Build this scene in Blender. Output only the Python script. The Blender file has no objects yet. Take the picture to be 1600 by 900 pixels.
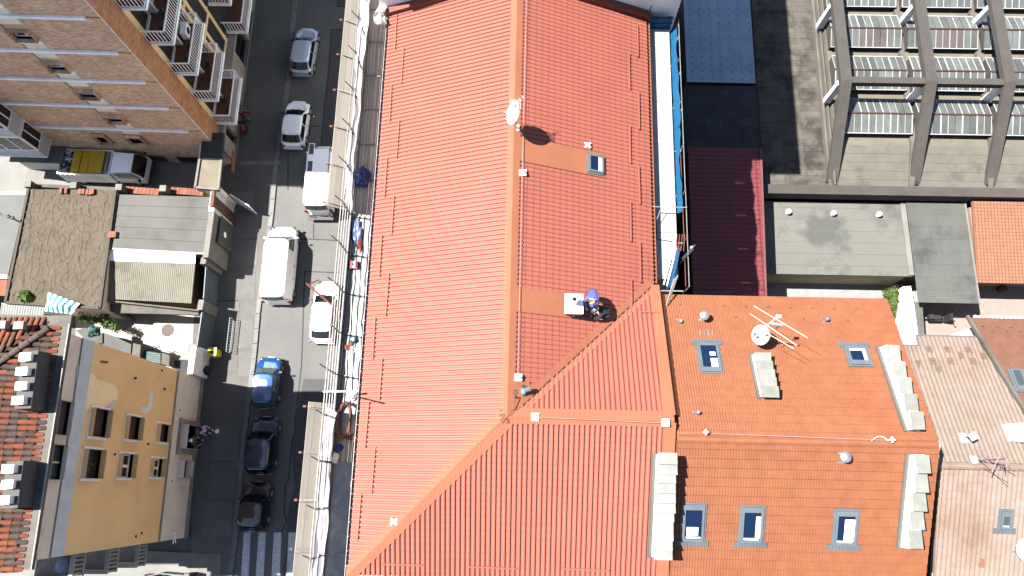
import bpy, bmesh, math, random
import numpy as np
from mathutils import Vector, Matrix
random.seed(7)
SC = bpy.context.scene
COL = SC.collection
# ------------------------------------------------------------------ camera, light, exposure
FPX, CX, CY, HC = 1160.0, 800.0, 450.0, 48.0
TILT = math.atan(312 / 1160.0); ROLL = math.atan(12 / 312.0)
_r0 = Vector((1, 0, 0)); _u0 = Vector((0, math.cos(TILT), math.sin(TILT))); CAMD = Vector((0, math.sin(TILT), -math.cos(TILT)))
CAMR = _r0 * math.cos(ROLL) - _u0 * math.sin(ROLL)
CAMU = _r0 * math.sin(ROLL) + _u0 * math.cos(ROLL)
CAMC = Vector((0, 0, HC))
cam = bpy.data.cameras.new("camera"); cam_o = bpy.data.objects.new("camera", cam); COL.objects.link(cam_o)
cam.sensor_fit = 'HORIZONTAL'; cam.sensor_width = 36.0; cam.lens = 36.0 * FPX / 1600.0
cam.clip_start = 0.5; cam.clip_end = 3000
m = Matrix((CAMR, CAMU, -CAMD)).transposed().to_4x4(); m.translation = CAMC
cam_o.matrix_world = m
SC.camera = cam_o
LDIR = Vector((0.582, -0.122, -1.0)).normalized()          # direction the sunlight travels
SUN_EL = math.asin(-LDIR.z)
SUN_AZ = math.atan2(-LDIR.x, -LDIR.y)                      # clockwise from +Y
world = bpy.data.worlds.new("World"); SC.world = world; world.use_nodes = True
_nt = world.node_tree; _nt.nodes.clear()
_sky = _nt.nodes.new("ShaderNodeTexSky"); _sky.sky_type = 'NISHITA'; _sky.sun_disc = False
_sky.sun_elevation = SUN_EL; _sky.sun_rotation = SUN_AZ; _sky.altitude = 200
_bg = _nt.nodes.new("ShaderNodeBackground"); _bg.inputs[1].default_value = 0.05
_wo = _nt.nodes.new("ShaderNodeOutputWorld")
_nt.links.new(_sky.outputs[0], _bg.inputs[0]); _nt.links.new(_bg.outputs[0], _wo.inputs[0])
sun = bpy.data.lights.new("sun", 'SUN'); sun.energy = 5.0; sun.angle = math.radians(0.5); sun.color = (1.0, 0.955, 0.89)
sun_o = bpy.data.objects.new("sun", sun); COL.objects.link(sun_o)
sun_o.rotation_euler = LDIR.to_track_quat('-Z', 'Y').to_euler(); sun_o.location = (-40, 10, 80)
SC.view_settings.view_transform = 'Standard'; SC.view_settings.look = 'None'
SC.view_settings.exposure = 2.4; SC.view_settings.gamma = 1.0
SC.cycles.max_bounces = 6; SC.cycles.diffuse_bounces = 3; SC.cycles.glossy_bounces = 3; SC.cycles.transmission_bounces = 4

# ------------------------------------------------------------------ geometry helpers
def V(*a): return Vector(a)
def ray(px, py): return CAMD * FPX + CAMR * (px - CX) + CAMU * (CY - py)
def P(px, py, z):                                          # the world point seen at a photo pixel, at height z
    d = ray(px, py); return CAMC + d * ((z - HC) / d.z)
def PP(px, py, O, n):                                      # the point of a plane seen at a photo pixel
    d = ray(px, py); return CAMC + d * ((O - CAMC).dot(n) / d.dot(n))
def nrm(a, b, c): return (b - a).cross(c - a).normalized()
def lerp(a, b, t): return a + (b - a) * t
Z = Vector((0, 0, 1))

class MB:
    def __init__(s): s.v = []; s.f = []; s.mi = []
    def add(s, vs, fs, m=0):
        o = len(s.v); s.v.extend([tuple(p) for p in vs])
        for f in fs: s.f.append(tuple(i + o for i in f)); s.mi.append(m)
        return s
    def obox(s, o, X, Y, Zv, m=0):
        o = Vector(o)
        p = [o, o + X, o + X + Y, o + Y]; p += [q + Zv for q in p]
        return s.add(p, [(3, 2, 1, 0), (4, 5, 6, 7), (0, 1, 5, 4), (1, 2, 6, 5), (2, 3, 7, 6), (3, 0, 4, 7)], m)
    def box(s, c, sx, sy, sz, X=None, Y=None, m=0, Zv=None):   # c = centre of the bottom
        X = (X or V(1, 0, 0)).normalized(); Y = (Y or V(0, 1, 0)).normalized(); Zv = (Zv or Z)
        return s.obox(Vector(c) - X * sx / 2 - Y * sy / 2, X * sx, Y * sy, Zv * sz, m)
    def beam(s, a, b, w, h, up=Z, m=0):                    # bar from a to b, width w, height h (centred)
        a = Vector(a); b = Vector(b); d = (b - a).normalized()
        X = d.cross(up)
        if X.length < 1e-4: X = d.cross(V(1, 0, 0))
        X.normalize(); U = X.cross(d).normalized()
        return s.obox(a - X * w / 2 - U * h / 2, X * w, b - a, U * h, m)
    def prism(s, poly, vec, m=0):
        n = len(poly); poly = [Vector(p) for p in poly]; top = [p + vec for p in poly]
        return s.add(poly + top, [tuple(range(n))[::-1], tuple(range(n, 2 * n))] + [(i, (i + 1) % n, n + (i + 1) % n, n + i) for i in range(n)], m)
    def poly(s, pts, m=0): return s.add(pts, [tuple(range(len(pts)))], m)
    def tube(s, a, b, r, n=6, m=0, r2=None):
        a = Vector(a); b = Vector(b); d = (b - a)
        if d.length < 1e-6: return s
        d.normalize(); X = d.cross(Z if abs(d.z) < .95 else V(1, 0, 0)).normalized(); Y = d.cross(X); r2 = r if r2 is None else r2
        vs = [a + (X * math.cos(6.2832 * i / n) + Y * math.sin(6.2832 * i / n)) * r for i in range(n)]
        vs += [b + (X * math.cos(6.2832 * i / n) + Y * math.sin(6.2832 * i / n)) * r2 for i in range(n)]
        return s.add(vs, [(i, (i + 1) % n, n + (i + 1) % n, n + i) for i in range(n)] + [tuple(range(n))[::-1], tuple(range(n, 2 * n))], m)
    def path(s, pts, r, n=6, m=0):
        for a, b in zip(pts[:-1], pts[1:]): s.tube(a, b, r, n, m)
        return s
    def lathe(s, prof, c, n=12, m=0, axis=Z):
        c = Vector(c); A = axis.normalized(); X = A.cross(V(0, 1, 0) if abs(A.y) < .9 else V(1, 0, 0)).normalized(); Y = A.cross(X)
        vs = []; fs = []
        for r, h in prof:
            vs += [c + A * h + (X * math.cos(6.2832 * i / n) + Y * math.sin(6.2832 * i / n)) * r for i in range(n)]
        for k in range(len(prof) - 1):
            for i in range(n): fs.append((k * n + i, k * n + (i + 1) % n, (k + 1) * n + (i + 1) % n, (k + 1) * n + i))
        fs.append(tuple(range(n))[::-1]); fs.append(tuple(range((len(prof) - 1) * n, len(prof) * n)))
        return s.add(vs, fs, m)
    def wall(s, O, U, Vv, W, H, holes=(), depth=.2, m=0, mr=None):   # wall face with rectangular openings and their reveals
        N = U.cross(Vv).normalized(); xs = sorted({0, W} | {h[0] for h in holes} | {h[1] for h in holes}); ys = sorted({0, H} | {h[2] for h in holes} | {h[3] for h in holes})
        xs = [x for x in xs if 0 <= x <= W]; ys = [y for y in ys if 0 <= y <= H]
        q = lambda x, y, d=0: O + U * x + Vv * y - N * d
        for x0, x1 in zip(xs[:-1], xs[1:]):
            for y0, y1 in zip(ys[:-1], ys[1:]):
                cx, cy = (x0 + x1) / 2, (y0 + y1) / 2
                if any(h[0] < cx < h[1] and h[2] < cy < h[3] for h in holes): continue
                s.poly([q(x0, y0), q(x1, y0), q(x1, y1), q(x0, y1)], m)
        for h in holes:
            a, b, c, d = h
            for (x0, y0, x1, y1) in ((a, c, b, c), (b, c, b, d), (b, d, a, d), (a, d, a, c)):
                s.poly([q(x0, y0), q(x1, y1), q(x1, y1, depth), q(x0, y0, depth)], m if mr is None else mr)
        return s
    def blob(s, c, r, seed=0, sub=2, flat=1.0, amp=.25, m=0):
        rnd = random.Random(seed); bm = bmesh.new(); bmesh.ops.create_icosphere(bm, subdivisions=sub, radius=1)
        ph = [rnd.uniform(0, 6) for _ in range(6)]
        vs = []
        for v in bm.verts:
            k = 1 + amp * (math.sin(3 * v.co.x + ph[0]) * math.sin(4 * v.co.y + ph[1]) + .6 * math.sin(7 * v.co.z + ph[2] + 5 * v.co.x) + .3 * rnd.uniform(-1, 1))
            vs.append(Vector(c) + Vector((v.co.x * r[0] * k, v.co.y * r[1] * k, v.co.z * r[2] * k)))
        s.add(vs, [tuple(v.index for v in f.verts) for f in bm.faces], m); bm.free(); return s

RL = {}                                                    # world base of each thing
def tag(o, label=None, cat=None, group=None, kind=None):
    if label: o['label'] = label
    if cat: o['category'] = cat
    if group: o['group'] = group
    if kind: o['kind'] = kind
    return o
def thing(name, label, cat, loc, group=None, rz=0):
    o = bpy.data.objects.new(name, None); COL.objects.link(o); o.location = loc; o.rotation_euler = (0, 0, rz)
    o.empty_display_size = .3; RL[o.name] = Vector(loc); return tag(o, label, cat, group)
def mesh_of(name, mb, mats, off=V(0, 0, 0), smooth=False, recalc=True):
    me = bpy.data.meshes.new(name)
    me.from_pydata([(p[0] - off[0], p[1] - off[1], p[2] - off[2]) for p in mb.v], [], mb.f)
    for mm in (mats if isinstance(mats, (list, tuple)) else [mats]): me.materials.append(mm)
    if any(mb.mi): me.polygons.foreach_set('material_index', mb.mi)
    if recalc:
        bm = bmesh.new(); bm.from_mesh(me); bmesh.ops.recalc_face_normals(bm, faces=bm.faces); bm.to_mesh(me); bm.free()
    if smooth: me.polygons.foreach_set('use_smooth', [True] * len(me.polygons))
    me.update(); return me
def part(name, mb, mats, parent, local=False, label=None, kind=None, smooth=False, recalc=True):
    base = V(0, 0, 0) if local else RL[parent.name]
    o = bpy.data.objects.new(name, mesh_of(name, mb, mats, base, smooth, recalc)); COL.objects.link(o); o.parent = parent
    RL[o.name] = base; return tag(o, label, kind=kind)
def solo(name, mb, mats, label, cat, loc, group=None, smooth=False):
    o = bpy.data.objects.new(name, mesh_of(name, mb, mats, Vector(loc), smooth)); COL.objects.link(o); o.location = loc
    RL[o.name] = Vector(loc); return tag(o, label, cat, group)
def struct(name, mb, mats, recalc=True):
    o = bpy.data.objects.new(name, mesh_of(name, mb, mats, recalc=recalc)); COL.objects.link(o); RL[o.name] = V(0, 0, 0)
    return tag(o, kind='structure')
def inst(name, me, parent, mat4, label=None):              # shared-mesh piece; mat4 in world space
    o = bpy.data.objects.new(name, me); COL.objects.link(o); o.parent = parent
    mm = mat4.copy(); mm.translation = mm.translation - RL[parent.name]; o.matrix_basis = mm; RL[o.name] = RL[parent.name]
    return tag(o, label)
def frame(O, X, Y, Zv): # 4x4 with given columns
    m = Matrix((X, Y, Zv)).transposed().to_4x4(); m.translation = O; return m
def copy_tree(o, parent=None):
    c = o.copy(); COL.objects.link(c); RL[c.name] = RL.get(o.name, V(0, 0, 0))
    if parent: c.parent = parent
    for ch in list(o.children): copy_tree(ch, c)
    return c

# ------------------------------------------------------------------ materials
def mat(name, c1, c2=None, sc=1.5, rough=.8, metal=0, bump=0, bsc=20, stain=None, ssc=.35, sthr=(.5, .7), rand=0, stretch=(1, 1, 1), spec=.3, fine=.12, coord='pos', trans=0, alpha=1):
    M = bpy.data.materials.new(name); M.use_nodes = True; nt = M.node_tree; N = nt.nodes; L = nt.links
    B = N['Principled BSDF']; B.inputs['Roughness'].default_value = rough; B.inputs['Metallic'].default_value = metal
    B.inputs['Specular IOR Level'].default_value = spec
    if coord == 'pos': g = N.new('ShaderNodeNewGeometry').outputs['Position']
    else: g = N.new('ShaderNodeTexCoord').outputs['Object']
    mp = N.new('ShaderNodeMapping'); mp.inputs['Scale'].default_value = stretch; L.new(g, mp.inputs[0])
    def noise(s, det=4, r=.6):
        n = N.new('ShaderNodeTexNoise'); n.inputs['Scale'].default_value = s; n.inputs['Detail'].default_value = det; n.inputs['Roughness'].default_value = r
        L.new(mp.outputs[0], n.inputs['Vector']); return n.outputs['Fac']
    def ramp(x, a, b):
        r = N.new('ShaderNodeMapRange'); r.inputs[1].default_value = a; r.inputs[2].default_value = b; L.new(x, r.inputs[0]); return r.outputs[0]
    def mix(f, a, b, mode='MIX'):
        k = N.new('ShaderNodeMix'); k.data_type = 'RGBA'; k.blend_type = mode
        if isinstance(f, (int, float)): k.inputs[0].default_value = f
        else: L.new(f, k.inputs[0])
        for i, q in ((6, a), (7, b)):
            if isinstance(q, tuple): k.inputs[i].default_value = (*q, 1)
            else: L.new(q, k.inputs[i])
        return k.outputs[2]
    col = mix(ramp(noise(sc), .35, .65), c1, c2 if c2 else tuple(x * .82 for x in c1))
    if fine: # grain
        col = mix(fine * 2, col, mix(ramp(noise(sc * 9 + 6, 3, .7), .3, .7), tuple(.55 for _ in c1), (1.0, 1.0, 1.0)), 'MULTIPLY')
    if stain: col = mix(ramp(noise(ssc, 6, .65), *sthr), col, stain)
    if rand:
        oi = N.new('ShaderNodeObjectInfo'); h = N.new('ShaderNodeHueSaturation'); h.inputs['Saturation'].default_value = 1
        r = N.new('ShaderNodeMapRange'); r.inputs[3].default_value = 1 - rand; r.inputs[4].default_value = 1 + rand; L.new(oi.outputs['Random'], r.inputs[0]); L.new(r.outputs[0], h.inputs['Value'])
        L.new(col, h.inputs['Color']); col = h.outputs[0]
    L.new(col, B.inputs['Base Color'])
    if bump:
        b = N.new('ShaderNodeBump'); b.inputs['Strength'].default_value = bump; b.inputs['Distance'].default_value = .03
        L.new(noise(bsc, 5), b.inputs['Height']); L.new(b.outputs[0], B.inputs['Normal'])
    if trans:
        t = N.new('ShaderNodeBsdfTranslucent'); L.new(col, t.inputs[0]); ms = N.new('ShaderNodeMixShader'); ms.inputs[0].default_value = trans
        L.new(B.outputs[0], ms.inputs[1]); L.new(t.outputs[0], ms.inputs[2]); L.new(ms.outputs[0], N['Material Output'].inputs[0])
    return M
def glass(name, c, rough=.05):
    M = bpy.data.materials.new(name); M.use_nodes = True; B = M.node_tree.nodes['Principled BSDF']
    B.inputs['Base Color'].default_value = (*c, 1); B.inputs['Roughness'].default_value = rough; B.inputs['Specular IOR Level'].default_value = .6
    return M
def brickmat(name, a, b, mortar, bw=.25, bh=.07, ux=V(1, 0, 0)):  # fine courses, too small in the picture to be told apart
    M = mat(name, a, b, sc=.9, fine=.2, stretch=(1, 1, 1)); nt = M.node_tree; N = nt.nodes; L = nt.links; B = N['Principled BSDF']
    src = B.inputs['Base Color'].links[0].from_socket
    g = N.new('ShaderNodeNewGeometry'); d = N.new('ShaderNodeVectorMath'); d.operation = 'DOT_PRODUCT'; d.inputs[1].default_value = ux; L.new(g.outputs['Position'], d.inputs[0])
    sp = N.new('ShaderNodeSeparateXYZ'); L.new(g.outputs['Position'], sp.inputs[0]); cb = N.new('ShaderNodeCombineXYZ'); L.new(d.outputs['Value'], cb.inputs[0]); L.new(sp.outputs[2], cb.inputs[1])
    bt = N.new('ShaderNodeTexBrick'); bt.inputs['Scale'].default_value = 1; bt.inputs['Brick Width'].default_value = bw; bt.inputs['Row Height'].default_value = bh; bt.inputs['Mortar Size'].default_value = .008
    bt.inputs['Color1'].default_value = (.62, .62, .62, 1); bt.inputs['Color2'].default_value = (1.2, 1.15, 1.1, 1); bt.inputs['Mortar'].default_value = (*mortar, 1)
    L.new(cb.outputs[0], bt.inputs['Vector'])
    k = N.new('ShaderNodeMix'); k.data_type = 'RGBA'; k.blend_type = 'MULTIPLY'; k.inputs[0].default_value = 1; L.new(src, k.inputs[6]); L.new(bt.outputs['Color'], k.inputs[7]); L.new(k.outputs[2], B.inputs['Base Color'])
    return M

M_ = {}
M_['roof'] = mat('salmon_sheet_metal', (0.176, 0.056, 0.039), (0.162, 0.0505, 0.0355), sc=.5, rough=.6, fine=.06, spec=.2)
M_['flash'] = mat('copper_flashing', (0.165, 0.064, 0.035), (0.15, 0.057, 0.031), sc=.7, rough=.85, fine=.05, spec=.1)
M_['tile'] = mat('orange_clay_tile', (0.138, 0.049, 0.0205), (0.118, 0.04, 0.0165), sc=2.2, rough=.75, stain=(.105, .03, .0125), ssc=.25, sthr=(.55, .8))
M_['tileb'] = mat('beige_clay_tile', (0.132, 0.102, 0.086), (0.112, 0.086, 0.071), sc=2.5, rough=.85, stain=(.085, .051, .034), ssc=.3, sthr=(.5, .75))
M_['tileo'] = mat('brown_clay_tile', (0.088, 0.04, 0.025), (0.07, 0.031, 0.019), sc=3, rough=.85)
M_['tiles'] = mat('small_orange_tile', (0.125, 0.056, 0.03), (0.108, 0.047, 0.026), sc=2.5, rough=.8)
M_['asph'] = mat('asphalt', (0.078, 0.078, 0.076), (0.069, 0.069, 0.068), sc=.6, rough=.95, fine=.2, stain=(.08, .08, .078), ssc=.25, sthr=(.5, .75))
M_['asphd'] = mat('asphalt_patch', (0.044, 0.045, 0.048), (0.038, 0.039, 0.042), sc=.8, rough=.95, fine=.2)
M_['seal'] = mat('tar_seal', (0.016, 0.016, 0.018), rough=.8)
M_['pave'] = mat('pavement_concrete', (0.076, 0.074, 0.069), (0.064, 0.062, 0.058), sc=.8, rough=.95, fine=.2)
M_['kerb'] = mat('kerb_stone', (0.108, 0.112, 0.108), (0.09, 0.093, 0.09), sc=2, rough=.9, rand=.12)
M_['paint'] = mat('road_paint', (0.36, 0.37, 0.38), (0.25, 0.26, 0.27), sc=5, rough=.85)
M_['yard'] = mat('courtyard_concrete', (0.12, 0.121, 0.112), (0.102, 0.101, 0.093), sc=.5, rough=.95, stain=(.085, .078, .066), ssc=.5, sthr=(.55, .75))
M_['conc'] = mat('weathered_concrete', (0.075, 0.07, 0.06), (0.056, 0.052, 0.046), sc=.9, rough=.95, stain=(.036, .034, .031), ssc=.6, sthr=(.52, .72), bump=.1)
M_['concl'] = mat('pale_concrete', (0.115, 0.11, 0.1), (0.095, 0.09, 0.082), sc=1, rough=.95)
M_['beam'] = mat('brown_concrete', (0.038, 0.034, 0.0305), (0.031, 0.0275, 0.025), sc=1.2, rough=.9)
M_['bitum'] = mat('grey_roof_felt', (0.068, 0.068, 0.064), (0.058, 0.058, 0.055), sc=.5, rough=.95, stain=(.04, .04, .039), ssc=.35, sthr=(.5, .7))
M_['bitumg'] = mat('green_grey_felt', (0.054, 0.056, 0.052), (0.047, 0.049, 0.046), sc=.9, rough=.95, stain=(.025, .0285, .027), ssc=.5, sthr=(.5, .7), rand=.06)
M_['mem'] = mat('membrane', (0.077, 0.078, 0.069), (0.07, 0.0715, 0.063), sc=.35, rough=.95, stain=(.043, .044, .041), ssc=.3, sthr=(.52, .62))
M_['tan'] = mat('tan_roof_felt', (0.06, 0.049, 0.036), (0.048, 0.039, 0.028), sc=1.2, rough=.95, stain=(.034, .028, .021), ssc=.8, sthr=(.55, .8), bump=.25, bsc=6)
M_['slab'] = mat('roof_slab', (0.06, 0.053, 0.045), (0.044, 0.039, 0.033), sc=1.5, rough=.95, stain=(.018, .0165, .0145), ssc=.7, sthr=(.47, .62), rand=.12)
M_['redmetal'] = mat('dark_red_sheet', (0.1, 0.018, 0.022), (0.085, 0.0145, 0.018), sc=.8, rough=.6)
M_['bluemetal'] = mat('grey_blue_sheet', (0.17, 0.215, 0.28), (0.14, 0.18, 0.24), sc=.8, rough=.6)
M_['dark'] = mat('dark_sheet', (0.016, 0.015, 0.015), rough=.8)
M_['white'] = mat('white_plaster', (0.62, 0.61, 0.585), (0.52, 0.51, 0.49), sc=.8, rough=.9)
M_['cream'] = mat('cream_plaster', (0.6, 0.44, 0.25), (0.52, 0.37, 0.2), sc=.7, rough=.9)
M_['yellow'] = mat('ochre_plaster', (0.68, 0.43, 0.2), (0.62, 0.38, 0.172), sc=.5, rough=.95, fine=.08)
M_['yellowl'] = mat('pale_ochre_patch', (0.78, 0.6, 0.33), (0.7, 0.53, 0.28), sc=1, rough=.95)
M_['greyband'] = mat('grey_render', (0.46, 0.465, 0.48), (0.39, 0.395, 0.41), sc=1.5, rough=.95)
M_['beigew'] = mat('beige_render', (0.6, 0.49, 0.4), (0.52, 0.43, 0.35), sc=1, rough=.95, stain=(.22, .18, .14), ssc=.7, sthr=(.6, .8))
M_['stone'] = mat('stone_base', (0.23, 0.205, 0.18), (0.18, 0.16, 0.14), sc=2, rough=.9)
M_['stonew'] = mat('white_stone_slab', (0.165, 0.165, 0.155), (0.125, 0.125, 0.116), sc=3, rough=.85, rand=.12, stain=(.075, .072, .064), ssc=1.6, sthr=(.58, .75))
M_['stoneg'] = mat('grey_stone_slab', (0.122, 0.126, 0.116), (0.098, 0.101, 0.093), sc=3, rough=.9, rand=.10)
M_['metal'] = mat('galvanised_steel', (0.35, 0.37, 0.39), rough=.4, metal=.8, fine=.05)
M_['greymet'] = mat('grey_painted_metal', (0.064, 0.077, 0.087), rough=.5, fine=.04)
M_['darkmet'] = mat('dark_metal', (0.014, 0.014, 0.016), rough=.5, fine=.05)
M_['whitem'] = mat('white_metal', (.80, .80, .80), rough=.4, fine=.03)
M_['plastw'] = mat('white_plastic', (.78, .78, .78), rough=.5, fine=0)
M_['glassd'] = glass('dark_glass', (.004, .006, .010))
M_['glassb'] = glass('blue_skylight_glass', (.002, .007, .022))
M_['glassg'] = glass('grey_glass', (.03, .038, .038), .15)
M_['glazing'] = mat('dusty_glazing', (0.062, 0.068, 0.066), (0.043, 0.048, 0.047), sc=.8, rough=.5, spec=.35, rand=.28, fine=.15)
M_['glazr'] = mat('dusty_reddish_glazing', (0.055, 0.045, 0.044), (0.042, 0.035, 0.034), sc=.8, rough=.5, spec=.35, rand=.2)
M_['plank'] = mat('fan_timber', (0.185, 0.168, 0.145), (0.145, 0.13, 0.11), sc=2, rough=.9, rand=.12, stretch=(4, .5, 4), coord='obj')
M_['deck'] = mat('deck_timber', (0.26, 0.225, 0.2), (0.15, 0.13, 0.115), sc=2, rough=.95, rand=.18, stretch=(5, .4, 5), coord='obj')
M_['sheet'] = mat('white_dust_sheet', (.74, .72, .73), (.66, .64, .66), sc=3, rough=.7, fine=.05, trans=.5)
M_['bluenet'] = mat('blue_net', (0.004, 0.075, 0.17), (0.003, 0.055, 0.13), sc=6, rough=.7, trans=.3)
M_['tarp'] = mat('blue_tarp', (0.006, 0.018, 0.1), (0.004, 0.012, 0.065), sc=5, rough=.4)
M_['rail'] = mat('scaffold_tube', (0.17, 0.165, 0.16), (0.12, 0.115, 0.11), sc=8, rough=.5, metal=.3)
M_['rust'] = mat('red_oxide_steel', (0.1, 0.024, 0.015), (0.08, 0.019, 0.012), sc=6, rough=.7)
M_['redp'] = mat('red_plastic', (0.12, 0.005, 0.008), rough=.4, fine=.03)
M_['leaf'] = mat('hedge_leaf', (0.035, 0.055, 0.008), (0.02, 0.035, 0.006), sc=4, rough=.7)
M_['leafd'] = mat('shrub_leaf', (0.03, 0.05, 0.012), (0.016, 0.03, 0.008), sc=6, rough=.7)
M_['terra'] = mat('terracotta', (0.135, 0.05, 0.027), (0.105, 0.036, 0.02), sc=5, rough=.85, rand=.2)
M_['teal'] = mat('teal_stripe', (0.012, 0.13, 0.135), rough=.8)
M_['tarpg'] = mat('green_tarp', (0.012, 0.045, 0.038), (0.009, 0.032, 0.028), sc=4, rough=.6)
M_['black'] = mat('black_rubber', (.012, .012, .013), rough=.7, fine=0)
M_['corr'] = mat('cream_corrugated', (0.11, 0.108, 0.088), (0.093, 0.09, 0.072), sc=1, rough=.8, stain=(.06, .05, .033), ssc=.5, sthr=(.55, .75))
M_['wood'] = mat('brown_board', (0.07, 0.042, 0.016), (0.05, 0.03, 0.012), sc=3, rough=.9)
M_['clay'] = mat('old_barrel_tile', (0.075, 0.028, 0.015), (0.05, 0.025, 0.017), sc=7, rough=.9, rand=.35, coord='pos', stain=(.03, .0225, .0185), ssc=2.2, sthr=(.5, .66))
M_['yel'] = mat('yellow_plastic', (0.45, 0.4, 0.012), rough=.5, fine=.03)
M_['yelt'] = mat('yellow_truck_panel', (0.46, 0.29, 0.015), (0.36, 0.22, 0.01), sc=4, rough=.5)
# ------------------------------------------------------------------ the block's own axes: s runs up the street, w away from it
A3 = V(.05956, .99822, 0); E3 = V(.99822, -.05956, 0)
C0 = P(545, 897, 17.5); C0.z = 0
def Mw(s, w, z=0): return C0 + A3 * s + E3 * w + Z * z
def sw(p): q = p - C0; return q.dot(A3), q.dot(E3)
def box_sw(mb, s0, s1, w0, w1, z0, z1, m=0): return mb.obox(Mw(s0, w0, z0), A3 * (s1 - s0), E3 * (w1 - w0), Z * (z1 - z0), m)

# ------------------------------------------------------------------ ground, street, pavement
g = MB(); g.poly([V(-1500, -1500, -.02), V(1500, -1500, -.02), V(1500, 1500, -.02), V(-1500, 1500, -.02)])
struct('ground', g, M_['pave'], recalc=False)
KL = [(471, -60), (457, 0), (446, 130), (427.5, 260), (420, 340), (400, 482), (394, 552), (377, 690), (371, 760), (363, 850), (356, 900), (345, 980)]
def kerb_left(v):
    for (a, b), (c, d) in zip(KL[:-1], KL[1:]):
        if b <= v <= d: return a + (c - a) * (v - b) / (d - b)
    return KL[-1][0]
g = MB()
st = [P(kerb_left(v) + 5, v, 0) for v in range(-60, 981, 40)]
g.poly([p + Z * .004 for p in st] + [Mw(-8, 1, .004), Mw(40, 1, .004)][:2])
struct('road', g, M_['asph'], recalc=False)
g = MB()
pts = [P(kerb_left(v), v, .12) for v in range(-60, 981, 40)]
g.prism([P(330, 980, 0), P(300, 980, 0), P(300, 560, 0), P(320, 250, 0), P(372, 200, 0), P(400, -60, 0)] + [p - Z * .12 for p in pts], Z * .11)
pv = struct('pavement', g, M_['pave'])
km = MB(); km.obox(V(-.15, 0, 0), V(.29, 0, 0), V(0, .985, 0), V(0, 0, .125)); kme = mesh_of('kerb_stone', km, M_['kerb'])
L_ = [P(kerb_left(v) + 3.5, v, .1) for v in np.arange(-40, 960, .5)]
acc = 0; last = L_[0]
for a, b in zip(L_[:-1], L_[1:]):
    acc += (b - a).length
    if acc >= 1.0:
        d = (last - b).normalized(); x = d.cross(Z).normalized(); o = b.copy(); o.z = 0
        inst('kerb_stone', kme, pv, frame(o, x, d, Z)); last = b; acc = 0
for px in range(372, 430, 13):                             # dropped kerb across the side entrance
    a = P(px, 254.5, .1); a.z = 0; b = P(px + 13, 255.5, .1); b.z = 0
    d = (b - a).normalized(); inst('kerb_stone', kme, pv, frame(a, d.cross(Z).normalized(), d * ((b - a).length), Z * .99))
# pavement slabs that read apart
sl = MB(); sl.obox(V(0, 0, 0), V(1, 0, 0), V(0, 1, 0), V(0, 0, .012)); slm = mesh_of('paving_slab', sl, mat('paving_slab_stone', (.084, .082, .077), (.07, .068, .064), sc=1.3, rough=.95, rand=.10))
for (x0, y0, x1, y1) in ((331, 470, 352, 520), (352, 470, 372, 520), (372, 500, 395, 545), (355, 300, 397, 330), (347, 545, 371, 580), (371, 549, 393, 588), (352, 420, 398, 470), (366, 332, 404, 372), (360, 376, 402, 416), (322, 620, 345, 660), (330, 665, 372, 720), (325, 724, 368, 780), (316, 784, 362, 840)):
    a = P(x0, y1, .11); b = P(x1, y1, .11); c = P(x0, y0, .11); a.z = .112
    X = (b - a); X.z = 0; Yv = (c - a); Yv.z = 0; inst('paving_slab', slm, pv, frame(a, X * .985, Yv * .985, Z))
# street repairs, seams, lids
def ribbon(mb, pix, w, z):
    pts = [P(x, y, z) for x, y in pix]
    for i in range(len(pts) - 1):
        d = (pts[i + 1] - pts[i]); x = d.cross(Z).normalized() * w / 2
        mb.poly([pts[i] - x, pts[i] + x, pts[i + 1] + x, pts[i + 1] - x])
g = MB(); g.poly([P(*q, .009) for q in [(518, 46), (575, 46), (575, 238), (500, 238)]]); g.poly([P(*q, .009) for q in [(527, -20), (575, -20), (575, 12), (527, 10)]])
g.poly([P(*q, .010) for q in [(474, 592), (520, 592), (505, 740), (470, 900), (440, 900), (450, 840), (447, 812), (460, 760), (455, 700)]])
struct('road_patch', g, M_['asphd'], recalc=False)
g = MB()
for line in ([(518, 46), (514, 110), (507, 165), (500, 238)], [(518, 46), (565, 46)], [(527, -20), (527, 10), (580, 12)], [(490, 350), (490, 374)], [(470, 373), (536, 376)], [(474, 424), (530, 426)],
             [(475, 450), (473, 520), (471, 570), (468, 600), (460, 668), (462, 676), (457, 684), (452, 735), (451, 750), (446, 757), (444, 805), (448, 815), (441, 828), (435, 880), (432, 905)], [(476, 424), (475, 455)],
             [(440, 77), (449, 78)], [(440, 77), (440, 100), (448, 101)], [(485, 197), (500, 197)], [(485, 197), (484, 210)], [(450, 240), (450, 297)], [(351, 330), (371, 322)], [(340, 470), (372, 470)]):
    ribbon(g, line, .07, .0135 if line[0][0] > 430 else .128)
struct('tar_seam', g, M_['seal'], recalc=False)
def lid(px, py, r, c, z=.013):
    m_ = MB(); o = P(px, py, z); m_.lathe([(r, 0), (r, .012), (r * .82, .012), (r * .80, .006), (0.01, .007)], o, 16)
    return solo('manhole_cover', m_, c, *LIDL.pop(0), o)
LIDL = [("round brown manhole cover in the white courtyard", "manhole"), ("small pale round cover set in the pavement beside the dark parked cars", "manhole")]
lid(262, 516, .42, mat('brown_iron', (.062, .05, .047), rough=.8), .036); lid(371, 726, .3, M_['kerb'], .115)
g = MB()
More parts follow.
